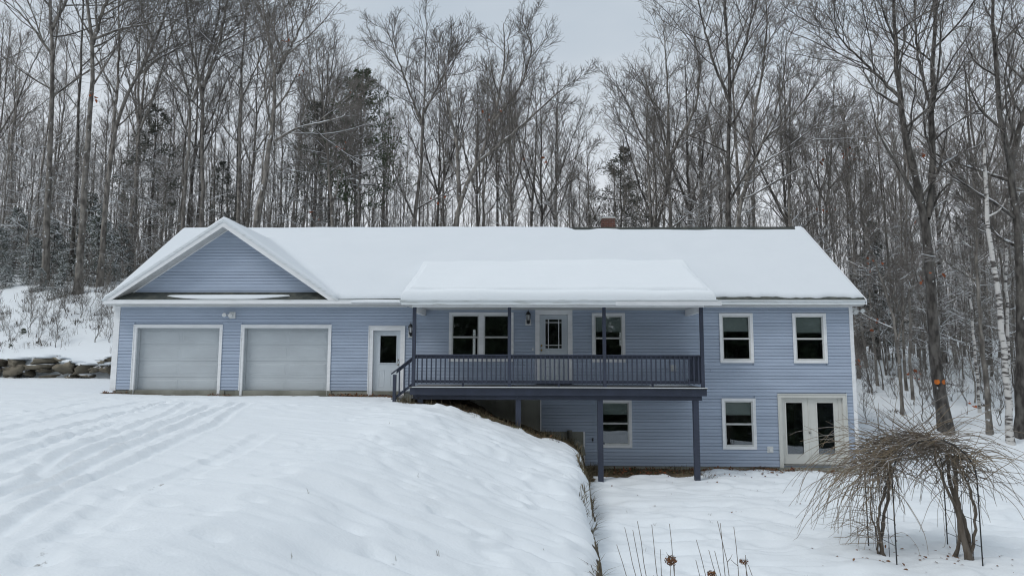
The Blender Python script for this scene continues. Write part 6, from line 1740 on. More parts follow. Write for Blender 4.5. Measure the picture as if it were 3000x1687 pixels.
    ('C1',19.31,26.47,0.88,0.67,104), ('C0',32.95,20.63,0.86,5.23,111), ('C3',21.3,15.6,1.13,2.16,126), ('C0',20.2,13.89,0.84,4.48,125), ('C2',-1.14,15.35,1.01,0.56,118),
    ('C0',-34.19,17.59,0.89,4.84,119), ('C0',5.52,15.79,0.85,1.88,129), ('C2',9.18,23.96,1.37,1.21,105), ('C0',26.53,11.58,0.92,4.53,127), ('C1',-26.68,23.29,1.23,1.69,116),
    ('C3',-21.71,17.32,0.83,0.79,131), ('C0',-5.32,26.1,0.83,0.58,101), ('C3',24.05,23.16,0.96,3.71,109), ('C1',2.7,26.56,0.58,4.55,103), ('C1',-28.91,16.67,0.98,0.4,119),
    ('C0',1.55,22.26,1.07,5.02,103), ('C0',30.59,27.07,1.27,3.33,110), ('C3',-12.74,19.64,0.56,3.22,115), ('C3',-25.97,16.43,0.8,4.91,117), ('C2',-22.18,22.41,1.03,5.46,114),
    ('C3',25.73,21.09,1.0,1.83,110), ('C1',10.69,17.34,1.4,0.75,124), ('C3',-42.5,27.71,1.15,0.16,102), ('C1',16.44,24.16,1.23,4.68,104), ('C2',-0.83,17.55,0.93,5.69,120),
    ('C0',28.64,22.99,0.92,2.47,111), ('C3',27.54,12.2,1.2,2.01,127), ('C2',-23.59,19.49,0.85,1.96,116), ('C2',-33.83,18.57,0.97,1.81,102), ('C0',-26.68,17.4,0.94,1.78,117),
    ('C2',27.55,18.22,1.05,3.64,111), ('C2',28.75,17.75,1.19,4.37,127), ('C3',0.02,16.48,0.85,4.08,120), ('C1',21.27,23.79,0.94,4.84,112), ('C1',-13.64,23.94,0.97,1.12,115),
    ('C3',-9.3,14.54,0.81,3.61,123), ('C2',-13.36,26.26,0.57,3.31,107), ('C3',-31.9,15.99,1.03,1.82,119), ('C0',15.68,15.21,0.91,3.25,121), ('C3',9.32,18.26,1.05,0.34,105),
    ('C1',21.59,20.55,1.07,1.41,109), ('C1',24.75,13.04,1.26,2.84,127), ('C2',29.03,14.12,1.24,0.67,127), ('C0',4.15,25.26,0.53,2.36,113), ('C1',10.23,13.97,1.31,1.56,124),
    ('C3',-17.31,23.14,0.8,4.12,115), ('C0',-1.86,24.78,0.92,0.7,101), ('C0',-13.8,19.19,0.95,2.01,115), ('C3',33.86,24.77,1.37,5.58,111), ('C2',19.89,17.89,1.14,4.32,128),
    ('C3',28.83,27.41,1.2,1.9,110), ('C1',3.76,21.05,0.63,1.82,113), ('C3',-26.76,27.57,0.85,4.01,116), ('C1',-33.05,17.86,1.01,1.55,119), ('C3',-14.43,27.88,0.56,2.42,115),
    ('C1',-17.7,24.94,1.02,0.99,115), ('C1',14.21,23.72,1.17,5.86,108), ('C1',24.93,19.87,0.94,2.81,110), ('C3',14.53,11.75,0.89,2.19,128), ('C0',-12.85,18.14,0.79,1.54,115),
    ('C2',32.19,24.69,1.08,1.47,111), ('C2',-16.37,23.08,0.84,0.7,115), ('C1',8.93,19.78,1.03,1.8,105), ('C1',16.48,25.44,0.83,4.07,104), ('C3',27.52,15.43,0.83,3.59,127),
    ('C1',-35.37,24.2,1.25,5.41,102), ('C1',8.99,14.18,1.12,6.06,122), ('C3',31.94,19.01,1.27,4.04,111), ('C0',-20.84,27.84,1.06,1.6,115), ('C3',15.79,19.47,1.13,6.12,104),
    ('C1',-9.37,21.37,0.84,2.92,107), ('C3',-8.41,22.52,0.65,4.12,106), ('C3',34.94,23.81,1.22,1.55,111), ('C3',34.58,25.64,1.3,2.57,111), ('C0',25.95,13.15,1.33,3.97,127),
    ('C1',-5.3,20.91,0.7,5.22,101), ('C2',10.27,27.99,0.98,2.74,105), ('C2',24.41,27.97,0.9,1.84,112), ('C0',1.42,13.3,0.88,0.47,120), ('C2',6.88,13.83,0.81,1.8,122),
    ('C1',10.72,20.28,1.31,6.06,108), ('C3',-22.13,26.82,1.0,0.93,114), ('C2',-13.0,22.08,0.59,5.1,115), ('C3',17.88,20.09,1.22,1.95,104), ('C3',23.21,26.14,0.9,1.62,112),
    ('C2',19.04,30.15,0.99,2.85,104), ('C1',-44.82,54.9,1.51,0.51,148), ('C3',8.27,55.33,0.56,1.6,145), ('C2',-65.04,52.7,0.98,4.3,134), ('C2',-2.84,52.34,1.27,3.13,133),
    ('C3',32.27,55.44,1.48,0.68,136), ('C2',-12.58,49.62,1.18,2.41,138), ('C2',-52.13,38.38,0.97,4.9,134), ('C0',-28.48,52.32,1.5,5.24,147), ('C1',-45.29,32.36,1.46,3.03,134),
    ('C3',-17.88,52.34,0.66,0.74,139), ('C3',-14.59,51.81,1.14,3.29,139), ('C2',55.93,50.68,0.98,2.13,143), ('C3',-32.33,21.04,0.87,5.57,102), ('C2',-4.74,52.55,1.33,6.2,133),
    ('C3',-17.5,58.01,0.92,4.67,139), ('C2',4.29,51.14,0.99,2.27,135), ('C0',-27.52,59.35,1.19,3.99,147), ('C2',-45.76,38.51,0.94,3.74,134), ('C0',-15.58,53.98,0.77,2.83,139),
    ('C0',42.48,30.43,1.02,1.08,111), ('C2',14.47,43.28,1.2,3.84,137), ('C0',48.97,53.4,1.4,6.19,143), ('C2',-18.31,21.77,0.81,0.2,115), ('C0',-3.06,58.96,1.13,4.73,133),
    ('C2',-38.54,52.55,1.12,2.59,146), ('C1',19.45,52.34,1.28,5.44,140), ('C0',-4.98,49.55,1.28,5.04,133), ('C1',-22.16,56.39,1.3,5.13,139), ('C0',14.31,41.96,1.29,4.66,137),
    ('C3',14.07,37.29,0.97,6.24,137), ('C3',-43.23,52.87,1.4,5.33,148), ('C0',62.5,58.39,1.14,2.81,143), ('C0',44.24,59.68,0.98,1.27,141), ('C2',-17.29,55.91,1.25,6.01,139),
    ('C0',29.68,32.24,1.29,0.51,141), ('C2',-31.66,46.95,1.4,5.73,146), ('C1',-40.15,44.3,1.35,4.44,148), ('C3',13.15,54.3,0.98,5.65,137), ('C2',41.75,55.52,1.1,0.39,141),
    ('C3',-33.63,43.89,1.31,4.27,146), ('C0',-54.45,41.74,1.24,1.18,134), ('C2',18.9,46.09,0.94,5.25,140), ('C0',16.74,43.09,0.96,0.35,140), ('C2',-39.07,31.75,1.39,2.53,100),
    ('C3',-62.04,58.53,1.46,0.5,134), ('C2',-14.76,55.09,1.22,6.15,138), ('C1',37.07,40.19,1.14,2.67,142), ('C0',10.11,38.78,1.1,2.75,137), ('C1',-2.71,40.72,0.88,2.62,133),
    ('C1',24.88,59.8,1.0,3.32,140), ('C1',7.51,49.31,1.0,2.62,145), ('C3',14.45,39.89,1.23,0.57,137), ('C1',-47.81,36.38,1.1,2.77,134), ('C0',-16.76,31.3,0.97,0.99,115),
    ('C0',21.03,32.45,1.31,5.36,136), ('C2',-29.47,33.4,1.18,2.28,148), ('C1',-34.06,52.76,1.13,2.51,146), ('C1',55.12,58.68,1.14,0.34,143), ('C0',54.43,59.8,0.98,5.4,143),
    ('C2',-27.33,56.66,1.03,4.39,147), ('C2',49.81,41.97,1.28,2.07,143), ('C3',-32.84,57.28,1.29,1.86,147), ('C3',-40.92,30.66,1.13,2.65,102), ('C3',36.2,27.29,1.54,0.9,111),
    ('C2',37.82,36.15,1.29,4.93,143), ('C3',-30.94,58.39,1.33,0.86,147), ('C2',52.57,59.12,1.09,3.23,143), ('C2',-43.2,42.48,1.55,4.9,132), ('C1',-27.9,33.29,1.02,3.2,146),
    ('C2',35.36,53.7,1.28,4.12,144), ('C2',30.42,28.43,1.42,5.03,110), ('C3',21.93,36.08,1.43,0.08,136), ('C2',-14.06,43.41,1.01,6.05,139), ('C0',-31.33,34.19,1.19,0.36,148),
    ('C1',41.34,59.2,0.98,6.06,141), ('C0',21.8,21.83,0.91,1.16,112), ('C1',-7.69,42.74,0.85,5.46,133), ('C0',2.84,31.3,0.7,3.24,103), ('C0',-24.67,31.67,1.09,4.25,114),
    ('C3',60.68,54.44,1.04,2.25,143), ('C2',45.72,38.31,0.98,4.24,143), ('C0',26.07,57.34,1.25,0.55,140), ('C3',-44.68,52.01,1.34,4.78,148), ('C2',-33.31,50.39,1.35,3.69,146),
    ('C1',-0.28,34.78,1.21,0.87,135), ('C3',-28.15,28.76,0.97,2.32,116), ('C1',11.15,40.44,1.05,2.09,137), ('C3',-10.45,54.24,1.06,2.67,138), ('C1',11.93,51.93,1.3,0.13,137),
    ('C3',51.67,55.15,1.08,5.62,143), ('C3',30.29,55.36,1.09,0.12,136), ('C2',-19.32,30.31,0.88,4.57,115), ('C1',-5.01,40.62,0.88,1.83,133), ('C2',24.11,49.17,1.27,1.19,140),
    ('C3',-66.08,55.91,1.1,2.27,134), ('C0',53.1,51.79,0.97,4.08,143), ('C3',46.78,59.54,1.13,4.25,141), ('C3',-20.93,55.09,0.94,2.92,139), ('C2',-49.34,44.57,1.03,3.98,132),
    ('C3',-59.02,50.89,1.09,1.26,134), ('C1',42.48,57.34,1.46,0.82,141), ('C1',-45.81,49.08,1.05,5.73,132), ('C0',-28.37,34.71,1.12,2.34,146), ('C3',5.73,50.49,0.82,2.39,145),
    ('C0',40.72,35.76,1.14,5.11,143), ('C1',31.88,57.31,1.08,1.58,136), ('C0',33.09,28.15,1.11,0.42,111), ('C0',3.92,34.41,0.59,1.31,145), ('C2',-48.85,51.3,0.97,5.26,132),
    ('C1',22.06,56.76,1.01,1.45,140), ('C0',-45.78,51.12,1.07,1.38,132), ('C1',-22.78,48.75,0.85,0.55,147), ('C3',44.18,44.64,1.09,1.5,143), ('C3',12.4,41.12,1.31,2.44,137),
    ('C1',10.3,33.9,1.34,1.06,137), ('C1',-13.08,54.3,1.27,3.52,138), ('C0',21.04,49.83,1.25,3.29,140), ('C3',-4.53,44.58,0.87,3.71,133), ('C3',15.84,51.93,1.19,3.34,137),
    ('C1',46.88,40.42,1.19,2.51,143), ('C2',-32.59,35.79,1.16,2.15,148), ('C3',-41.45,40.67,1.29,0.3,132), ('C1',-38.82,39.52,1.36,3.38,132), ('C2',0.89,34.9,1.12,4.39,135),
    ('C0',20.25,56.37,1.02,4.45,140), ('C2',-5.82,59.02,1.35,2.34,133), ('C1',48.82,51.15,1.48,5.7,143), ('C0',-9.4,49.89,1.15,5.43,138), ('C1',-51.63,48.4,1.56,5.89,132),
    ('C1',-2.02,37.46,0.96,1.22,133), ('C1',48.45,52.21,0.9,4.98,143), ('C3',-10.04,28.52,0.95,4.2,107), ('C1',21.62,34.82,1.35,2.26,136), ('C1',-58.95,52.76,1.23,5.2,134),
    ('C3',28.18,20.17,1.26,0.35,111), ('C1',47.14,39.2,1.17,3.29,143), ('C1',-18.06,49.19,0.58,0.48,139), ('C0',25.38,45.45,1.55,2.62,136), ('C2',-13.44,39.74,0.96,3.74,139),
    ('C2',-54.29,54.84,1.46,0.52,132), ('C3',-10.48,56.13,1.24,6.22,138), ('C3',59.33,56.59,1.32,1.44,143), ('C3',-16.3,40.37,0.77,5.04,139), ('C2',-41.68,45.24,0.9,1.99,148),
    ('C2',-1.82,44.27,0.92,3.43,133), ('C0',11.34,24.88,1.24,3.75,105), ('C0',-18.44,36.22,0.91,4.78,147), ('C1',19.39,36.85,1.51,3.77,140), ('C3',-48.85,37.18,1.26,3.64,134),
    ('C2',-29.8,50.43,1.54,2.2,147), ('C1',36.46,49.49,1.43,5.26,141), ('C1',27.98,45.91,1.4,6.05,136), ('C2',-56.52,44.46,1.18,0.07,134), ('C2',20.55,59.98,1.47,2.7,137),
    ('C3',27.59,21.11,0.7,5.37,111), ('C3',29.67,16.76,0.78,1.83,127), ('C1',26.38,13.99,0.93,5.54,127), ('C1',33.42,21.61,0.77,0.61,111), ('C0',20.36,18.81,0.8,1.18,112),
    ('C0',33.6,22.67,0.91,4.06,111), ('C0',30.59,23.17,0.97,1.72,111), ('C3',32.22,25.56,0.96,0.52,111), ('C0',19.43,9.57,0.76,0.49,126), ('C3',21.17,16.68,0.83,5.57,125),
    ('C0',26.41,20.25,0.92,0.56,110), ('C2',21.81,9.69,0.85,3.06,127), ('C0',22.28,11.72,1.11,3.59,127), ('C1',21.19,18.99,0.92,5.02,109), ('C2',22.84,17.68,1.13,5.41,126),
    ('C3',27.72,22.09,0.74,6.14,110), ('C0',22.13,16.36,1.15,4.73,126), ('C0',23.49,12.89,0.81,4.14,127), ('C3',34.9,22.51,0.99,1.86,111), ('C0',23.32,19.94,0.97,4.89,109),
    ('C3',28.27,14.61,0.9,3.45,127), ('C1',22.4,18.45,0.71,4.8,109), ('C2',22.99,15.99,0.92,3.41,126), ('C3',29.54,25.22,1.01,1.75,110), ('C3',35.64,25.94,0.85,6.24,111),
    ('C0',22.8,22.17,0.98,3.38,109), ('C1',27.43,24.07,0.92,2.46,110), ('C3',17.03,12.61,0.77,1.95,128), ('C0',23.11,14.93,0.9,1.57,126), ('C2',20.1,23.6,1.15,3.56,112),
    ('B3',30.65,17.48,0.98,0.39,79), ('B4',24.03,26.77,1.06,3.63,68), ('B1',39.13,27.92,0.85,1.34,67), ('B2',23.27,29.55,1.08,1.59,68), ('B0',22.06,10.66,0.74,4.93,79),
    ('B4',28.25,25.11,0.71,2.41,66), ('B2',39.18,30.98,0.84,1.29,67), ('B1',28.44,34.69,0.91,1.29,94), ('B0',28.95,30.95,0.84,4.91,65), ('B4',23.39,28.19,0.87,5.79,68),
    ('B2',25.29,32.69,0.83,4.68,94), ('B1',24.45,16.03,0.7,3.85,79), ('B4',32.33,34.04,1.06,1.95,92), ('B0',16.91,9.81,0.82,0.8,78), ('B3',35.09,33.71,0.74,4.76,92),
    ('B2',26.3,15.88,0.86,1.85,79), ('B4',42.36,31.52,1.0,3.22,67), ('B4',17.97,17.03,0.99,1.12,80), ('B3',15.67,13.74,0.72,1.04,80), ('B3',34.4,31.93,0.84,0.81,67),
    ('B4',36.18,30.18,1.02,3.31,67), ('B1',26.57,33.53,0.79,4.04,94), ('C3',-30.97,26.84,1.05,3.38,100), ('C2',-40.86,26.12,1.15,2.02,102), ('C2',-37.36,25.34,0.66,1.97,102),
    ('C0',-25.27,19.54,0.75,1.66,116), ('C0',-25.88,25.89,0.87,3.74,116), ('C3',-33.57,24.67,0.91,1.12,100), ('C1',-32.26,31.26,1.05,0.82,116), ('C0',-22.11,15.73,0.75,5.87,131),
    ('C1',-38.88,32.95,1.04,1.61,132), ('C0',-35.4,19.82,0.85,3.29,102), ('C3',-23.82,25.68,1.05,3.34,114), ('C2',-29.59,22.77,0.92,0.8,100), ('C1',-29.86,17.47,0.79,1.64,119),
    ('C3',-42.12,30.64,0.99,1.5,102), ('C2',-31.55,23.11,1.0,2.57,100), ('C0',-36.11,23.46,1.09,1.61,102), ('C0',-31.92,18.42,0.66,1.23,102), ('C3',-33.91,25.82,0.61,0.07,100),
    ('C3',-35.29,25.1,1.18,0.13,102), ('C1',-34.18,26.93,0.96,6.07,100), ('C0',-41.29,32.8,1.28,4.27,134), ('C0',-34.12,29.39,1.04,5.27,100), ('C3',-19.41,16.39,0.85,4.92,130),
    ('C3',-29.5,30.29,0.62,4.1,116), ('C1',-37.34,29.7,0.96,0.53,100), ('C3',-29.58,32.29,1.23,0.56,148), ('C0',-33.26,31.95,0.62,3.19,116), ('C2',-43.53,32.7,1.06,1.48,134),
    ('C1',-38.55,27.96,1.04,5.29,102), ('C3',-24.79,20.57,0.92,0.15,116), ('D2',-15.57,11.44,0.4,1.41,7), ('D2',-14.77,11.46,0.44,1.93,7), ('D0',-22.8,8.95,0.74,5.52,1),
    ('D2',-17.21,8.9,0.59,1.69,9), ('D0',-18.44,11.59,0.73,1.05,9), ('D1',-19.25,8.19,0.65,6.17,0), ('D0',-14.27,8.91,0.65,1.93,7), ('D1',-15.75,12.23,0.77,1.47,7),
    ('D2',-14.75,10.25,0.46,0.68,7), ('D1',-17.36,15.15,0.5,2.2,7), ('D2',-13.91,14.29,0.58,0.95,8), ('D1',-24.33,9.05,0.7,1.56,1), ('D1',-15.09,9.55,0.42,2.78,7),
    ('D1',-15.2,7.94,0.54,3.59,7), ('D1',-23.94,14.11,0.8,0.06,0), ('D2',-20.22,12.02,0.67,2.95,9), ('D1',-14.55,13.72,0.37,4.16,8), ('D2',-22.95,10.29,0.67,4.09,0),
    ('D1',-23.51,9.97,0.53,1.78,1), ('D2',-14.58,14.93,0.43,4.37,8), ('D2',-13.65,8.16,0.55,2.06,7), ('D1',-21.69,14.86,0.73,5.73,9), ('D2',-19.35,10.71,0.79,4.12,9),
    ('D1',-17.47,11.57,0.55,0.71,9), ('D0',-20.32,13.89,0.49,1.14,9), ('D2',-24.58,12.33,0.53,5.73,0), ('D2',-13.63,9.58,0.65,0.22,7), ('D2',-18.06,8.46,0.57,2.0,9),
    ('D1',-22.96,14.58,0.37,0.27,0), ('D0',-18.39,14.3,0.36,1.79,7), ('D2',-16.47,11.78,0.69,2.6,7), ('D2',-20.3,10.72,0.63,1.27,0), ('D1',-16.29,10.82,0.44,4.68,7),
    ('D0',-20.9,11.92,0.38,4.78,9), ('D0',-13.79,10.26,0.76,5.27,7), ('D2',-17.48,10.3,0.69,3.76,9), ('D2',-23.23,11.96,0.48,6.12,0), ('D2',-22.71,7.7,0.55,2.28,1),
    ('D2',-17.84,13.36,0.64,1.36,7), ('D1',-19.88,14.55,0.65,0.21,9), ('D1',-17.29,12.65,0.79,5.03,7), ('D0',-16.81,13.76,0.4,3.7,7), ('D0',-17.73,14.32,0.72,2.2,7),
    ('D0',-23.73,8.71,0.46,2.81,1), ('D2',-21.45,8.7,0.61,1.3,0), ('D0',-16.56,7.94,0.35,3.56,9), ('D1',-22.31,13.51,0.76,0.45,0), ('D0',-19.11,13.71,0.39,3.72,9),
    ('D2',-16.21,9.72,0.58,1.51,7), ('D1',-20.72,7.84,0.58,1.41,0), ('D1',-15.84,13.5,0.63,3.99,7), ('D0',-14.61,8.21,0.74,1.74,7), ('D2',-15.93,14.26,0.67,5.67,7),
    ('D0',-20.83,10.19,0.67,1.03,0), ('D0',-22.08,10.21,0.77,2.41,0), ('D0',-19.1,9.89,0.46,1.23,9), ('D1',-21.96,12.69,0.46,5.94,0), ('D0',-14.93,12.79,0.65,1.12,7),
    ('D2',-19.27,15.35,0.77,6.18,7), ('D0',-18.62,8.23,0.55,5.21,0), ('D1',-16.19,9.07,0.66,2.1,9), ('D2',-16.89,9.62,0.54,4.42,9), ('D2',-14.01,10.82,0.58,5.48,8),
    ('D2',-16.12,12.92,0.65,5.69,7), ('D1',-14.04,15.46,0.68,3.89,8), ('D2',-21.87,11.26,0.58,1.28,0), ('D2',-23.7,11.54,0.44,4.64,0), ('D2',-21.51,10.43,0.74,1.8,0),
    ('D0',-15.12,14.55,0.59,0.52,8), ('D1',-21.75,8.15,0.52,0.66,0), ('D1',13.08,6.29,0.69,3.43,6), ('D1',13.7,11.54,0.55,1.86,2), ('D2',21.99,7.87,0.86,1.34,5),
    ('D1',20.3,10.25,0.82,1.49,5), ('D1',15.82,11.19,1.06,1.71,6), ('D2',13.88,9.06,0.77,5.35,6), ('D1',17.07,8.53,0.8,1.84,3), ('D2',19.75,12.18,0.99,1.2,4),
    ('D1',18.53,8.69,0.7,2.02,4), ('D0',14.7,12.46,0.9,4.37,6), ('D0',17.61,10.09,0.66,1.81,3), ('D2',15.49,6.55,1.09,1.34,3), ('D2',21.01,11.14,0.74,4.73,5),
    ('D1',16.24,12.07,0.86,1.56,6), ('D1',21.16,9.87,0.85,3.83,5), ('D1',18.62,11.64,0.56,1.75,3), ('D0',12.94,8.21,0.68,1.72,6), ('D2',16.34,10.43,0.62,6.19,3),
    ('D1',13.1,9.92,0.98,5.87,2), ('D0',18.66,9.86,0.54,3.18,4), ('D1',19.48,8.39,0.53,1.75,5), ('D1',14.15,9.98,0.85,5.63,6), ('D0',17.97,5.8,0.84,4.38,5),
    ('D1',16.68,10.98,0.59,2.39,3), ('pine',-11.31,22.0,0.82,0,149), ('pine2',-15.28,25.0,0.84,0,150), ('pine2',-26.22,24.0,0.81,2,151), ('pine2',-22.73,27.0,0.57,3,152),
    ('pine2',6.76,30.0,1.03,4,153), ('spruce',23.52,26.0,1.09,1,99), ('hemlock',-24.47,16.0,0.73,0,52), ('hemlock',-27.83,15.5,0.47,1,42), ('hemlock',-30.68,16.5,0.57,2.5,48),
    ('hemlock2',-24.45,13.2,0.43,3,45), ('hemlock2',-24.54,17.5,0.32,5,47), ('hemlock',-27.18,19.0,0.93,0.5,53), ('hemlock',-30.02,20.0,0.65,4.4,51), ('hemlock',-32.42,20.0,0.79,3.4,50),
    ('hemlock',-26.3,21.0,0.61,2.2,49), ('hemlock2',-26.38,14.2,0.32,1.2,43), ('hemlock2',-28.49,14.5,0.34,2.2,44), ('hemlock2',-27.57,18.5,0.66,4,46), ('seedling',-22.82,7.9,0.24,0,54),
    ('seedling',-23.13,9.0,0.35,2,55), ('backfir',-45.38,-46.86,1.2,4.75,41), ('backfir',-43.05,-42.53,1.34,2.27,41), ('backfir',-39.74,-42.59,1.02,5.62,41), ('backfir',-36.29,-44.51,1.16,3.06,41),
    ('backfir',-34.26,-44.52,1.22,4.63,41), ('backfir',-29.97,-43.88,1.23,0.3,41), ('backfir',-27.71,-41.2,1.06,5.98,41), ('backfir',-24.37,-43.33,1.27,4.65,41), ('backfir',-21.65,-42.5,1.23,5.55,41),
    ('backfir',-18.36,-42.27,1.01,0.27,41), ('backfir',-15.4,-45.0,0.88,4.01,41), ('backfir',-11.52,-41.28,0.97,0.85,41), ('backfir',-8.46,-43.99,1.1,2.26,41), ('backfir',-4.84,-44.61,0.97,2.52,41),
    ('backfir',-3.03,-45.49,1.05,5.35,41), ('backfir',0.87,-46.47,0.92,2.51,41), ('backfir',4.09,-46.39,1.28,4.17,41), ('backfir',6.17,-45.07,0.91,2.53,41), ('backfir',9.35,-42.72,1.18,5.44,41),
    ('backfir',13.5,-42.33,1.06,2.47,41), ('backfir',15.73,-43.8,1.08,1.45,41), ('backfir',19.77,-44.93,1.24,0.69,41), ('backfir',21.31,-43.4,0.89,4.53,41), ('backfir',24.36,-43.7,0.99,2.19,41),
    ('backfir',28.11,-46.38,1.26,2.31,41), ('backfir',31.98,-42.99,1.32,2.92,41), ('backfir',35.0,-42.21,1.08,0.69,41), ('backfir',37.81,-44.35,0.89,3.5,41), ('backfir',40.64,-41.72,0.88,2.25,41),
    ('backfir',44.37,-46.58,1.22,4.82,41), ('backfir',47.62,-42.14,1.17,0.8,41), ('backfir',49.9,-42.34,1.19,1.27,41), ('backfir',-46.28,-50.28,0.87,5.35,41), ('backfir',-42.55,-53.01,1.17,1.26,41),
    ('backfir',-38.91,-52.21,1.14,2.37,41), ('backfir',-36.53,-52.72,1.31,3.58,41), ('backfir',-32.79,-52.53,1.07,5.97,41), ('backfir',-30.89,-49.21,1.22,2.88,41), ('backfir',-27.98,-52.88,1.07,1.85,41),
    ('backfir',-24.13,-50.99,1.24,2.95,41), ('backfir',-21.71,-50.04,0.88,4.51,41), ('backfir',-18.84,-51.64,1.1,3.5,41), ('backfir',-15.97,-52.25,1.3,5.61,41), ('backfir',-12.41,-51.65,0.87,3.03,41),
    ('backfir',-8.72,-50.64,1.32,1.34,41), ('backfir',-5.01,-54.78,1.11,2.73,41), ('backfir',-2.32,-49.58,1.02,4.29,41), ('backfir',0.52,-50.08,1.33,2.2,41), ('backfir',3.3,-50.26,1.32,1.75,41),
    ('backfir',6.86,-52.75,1.12,1.35,41), ('backfir',10.38,-52.25,1.16,2.24,41), ('backfir',13.33,-54.84,1.01,5.02,41), ('backfir',16.01,-49.41,1.23,2.28,41), ('backfir',19.43,-50.35,1.33,0.72,41),
    ('backfir',21.95,-51.68,1.31,4.69,41), ('backfir',24.81,-51.1,1.33,4.14,41), ('backfir',28.02,-50.44,1.09,4.05,41), ('backfir',31.09,-50.78,1.16,3.6,41), ('backfir',34.7,-52.6,1.14,2.6,41),
    ('backfir',38.35,-51.45,1.27,4.32,41), ('backfir',41.12,-51.59,0.95,0.07,41), ('backfir',44.85,-51.53,1.19,4.26,41), ('backfir',46.99,-54.52,0.98,1.72,41), ('backfir',50.75,-52.7,0.85,2.97,41),
    ('A0',-31.78,-53.67,0.86,0.63,40), ('A1',-23.35,-41.39,0.87,3.22,40), ('A2',-14.59,-52.04,0.89,1.28,40), ('A3',-4.24,-52.48,0.82,1.05,40), ('A0',0.87,-44.47,0.84,0.3,40),
    ('A1',9.39,-53.64,0.94,5.97,40), ('A2',18.18,-55.91,0.88,0.91,40), ('A3',24.75,-47.9,0.91,0.06,40), ('A0',34.72,-50.4,0.95,2.92,40),
]]
NAMES = {'A': 'bare_tree', 'B': 'pole_tree', 'C': 'understorey_tree', 'D': 'bare_sapling'}
for (k, x, y, s, rot, name, label, group) in WOODS:
    put_tree(name, PROTO[k], (x, y, float(base_h(x, y)) - 0.12), rot, s, label, 'sapling' if k[0] == 'D' else 'tree', group)

# the wood's depth: a mass of distant stems nobody could count
def far_stems(n, seed):
    r = np.random.default_rng(seed)
    y = np.sqrt(r.uniform(24.0 ** 2, 105.0 ** 2, n))
    x = r.uniform(-0.86, 0.86, n) * (y + 21.4)
    z = base_h(x, y) - 0.2
    H = r.uniform(4, 10, n) + 0.03 * y
    st = np.stack([x, y, z], -1)
    a, b = grow(r, st, np.stack([r.normal(0, 0.05, n), r.normal(0, 0.05, n), np.ones(n)], -1), H, r.uniform(0.04, 0.10, n), np.full(n, 0.02), 5, 0.02, 0.02)
    parts = [tubes(a, b, 3)]
    p, d, pr, t = shoots(r, a, b, 12, 0.08, 1.0, 0.75)
    ln = np.repeat(H, 12) * 0.17 * (1.2 - 0.7 * t) * r.uniform(0.6, 1.3, len(t))
    a2, b2 = grow(r, p, d, ln, np.full(len(ln), 0.022), np.full(len(ln), 0.012), 3, 0.1, 0.05)
    parts.append(tubes(a2, b2, 3))
    V, Q = merge(parts)
    o = link('distant_woods', np_mesh('distant_woods', V, Q, True), 'twig_snow')
    tag(o, 'grey mass of distant thin stems filling the woods behind the nearer trees', 'woods', kind='stuff')
far_stems(2850, 7)

# orange paint blazes on the big forked tree
def blaze(tree, key, zs_, n, seed):
    h = next(q for q in HERO if q['key'] == key)
    bx, by = h['base']
    bz = float(base_h(bx, by)) - 0.15
    P, ra, rb = h['spines'][0]
    Q = resample([(0, 0, 0)] + [(x - bx, y - by, z - bz) for x, y, z in P], 22)
    Lz = Q[:, 2]
    for j, (zz, a0) in enumerate(zs_):
        cx, cy = np.interp(zz, Lz, Q[:, 0]), np.interp(zz, Lz, Q[:, 1])
        rr = (ra + (rb - ra) * (np.interp(zz, Lz, np.linspace(0, 1, 22))) ** 0.9) + 0.035
        r = random.Random(seed + j)
        vs, fs = [], []
        na, nz = 7, 7
        for i in range(na):
            for k in range(nz):
                u, v = i / (na - 1) * 2 - 1, k / (nz - 1) * 2 - 1
                sc = 1 - 0.25 * abs(u * v)
                an = a0 + u * 0.42 * sc * r.uniform(.85, 1.1)
                vs.append((cx + rr * math.sin(an), cy - rr * math.cos(an), zz + v * 0.095 * sc * r.uniform(.8, 1.15)))
        for i in range(na - 1):
            for k in range(nz - 1):
                fs.append((i * nz + k, (i + 1) * nz + k, (i + 1) * nz + k + 1, i * nz + k + 1))
        o = MB().add(vs, fs).build('paint_blaze', 'blaze', tree, True)
blaze(hero_obj['fork'], 'fork', [(2.04, -0.62), (2.04, 0.45)], 2, 3)

# ------------------------------------------------------------------ a few leaves still hanging in the woods
def leaf_cloud(name, centres, m, label, size, seed, kind='stuff', flat=False):
    r = np.random.default_rng(seed)
    c = np.array(centres, float)
    n = len(c)
    d = r.normal(size=(n, 3))
    if flat:
        d[:, 2] *= 0.45
    d /= np.linalg.norm(d, axis=1, keepdims=True)
    up = r.normal(size=(n, 3)) * (0.35 if flat else 1) + np.array([0, 0, 1.0])
    s = np.cross(d, up)
    s /= np.linalg.norm(s, axis=1, keepdims=True) + 1e-9
    nn = np.cross(s, d)
    L = size * r.uniform(0.6, 1.4, (n, 1))
    v = np.stack([c, c + d * L * .35 + s * L * .34 + nn * L * .12, c + d * L * .8 + s * L * .22 + nn * L * .05, c + d * L * 1.05, c + d * L * .75 - s * L * .25 + nn * L * .1, c + d * L * .3 - s * L * .3], 1).reshape(-1, 3)
    f = (np.arange(n) * 6)[:, None] + np.array([[0, 1, 2, 3]])
    g = (np.arange(n) * 6)[:, None] + np.array([[0, 3, 4, 5]])
    o = link(name, np_mesh(name, v, np.concatenate([f, g])), m)
    tag(o, label, 'leaves', kind=kind)
    return o
r_ = np.random.default_rng(77)
hang = []
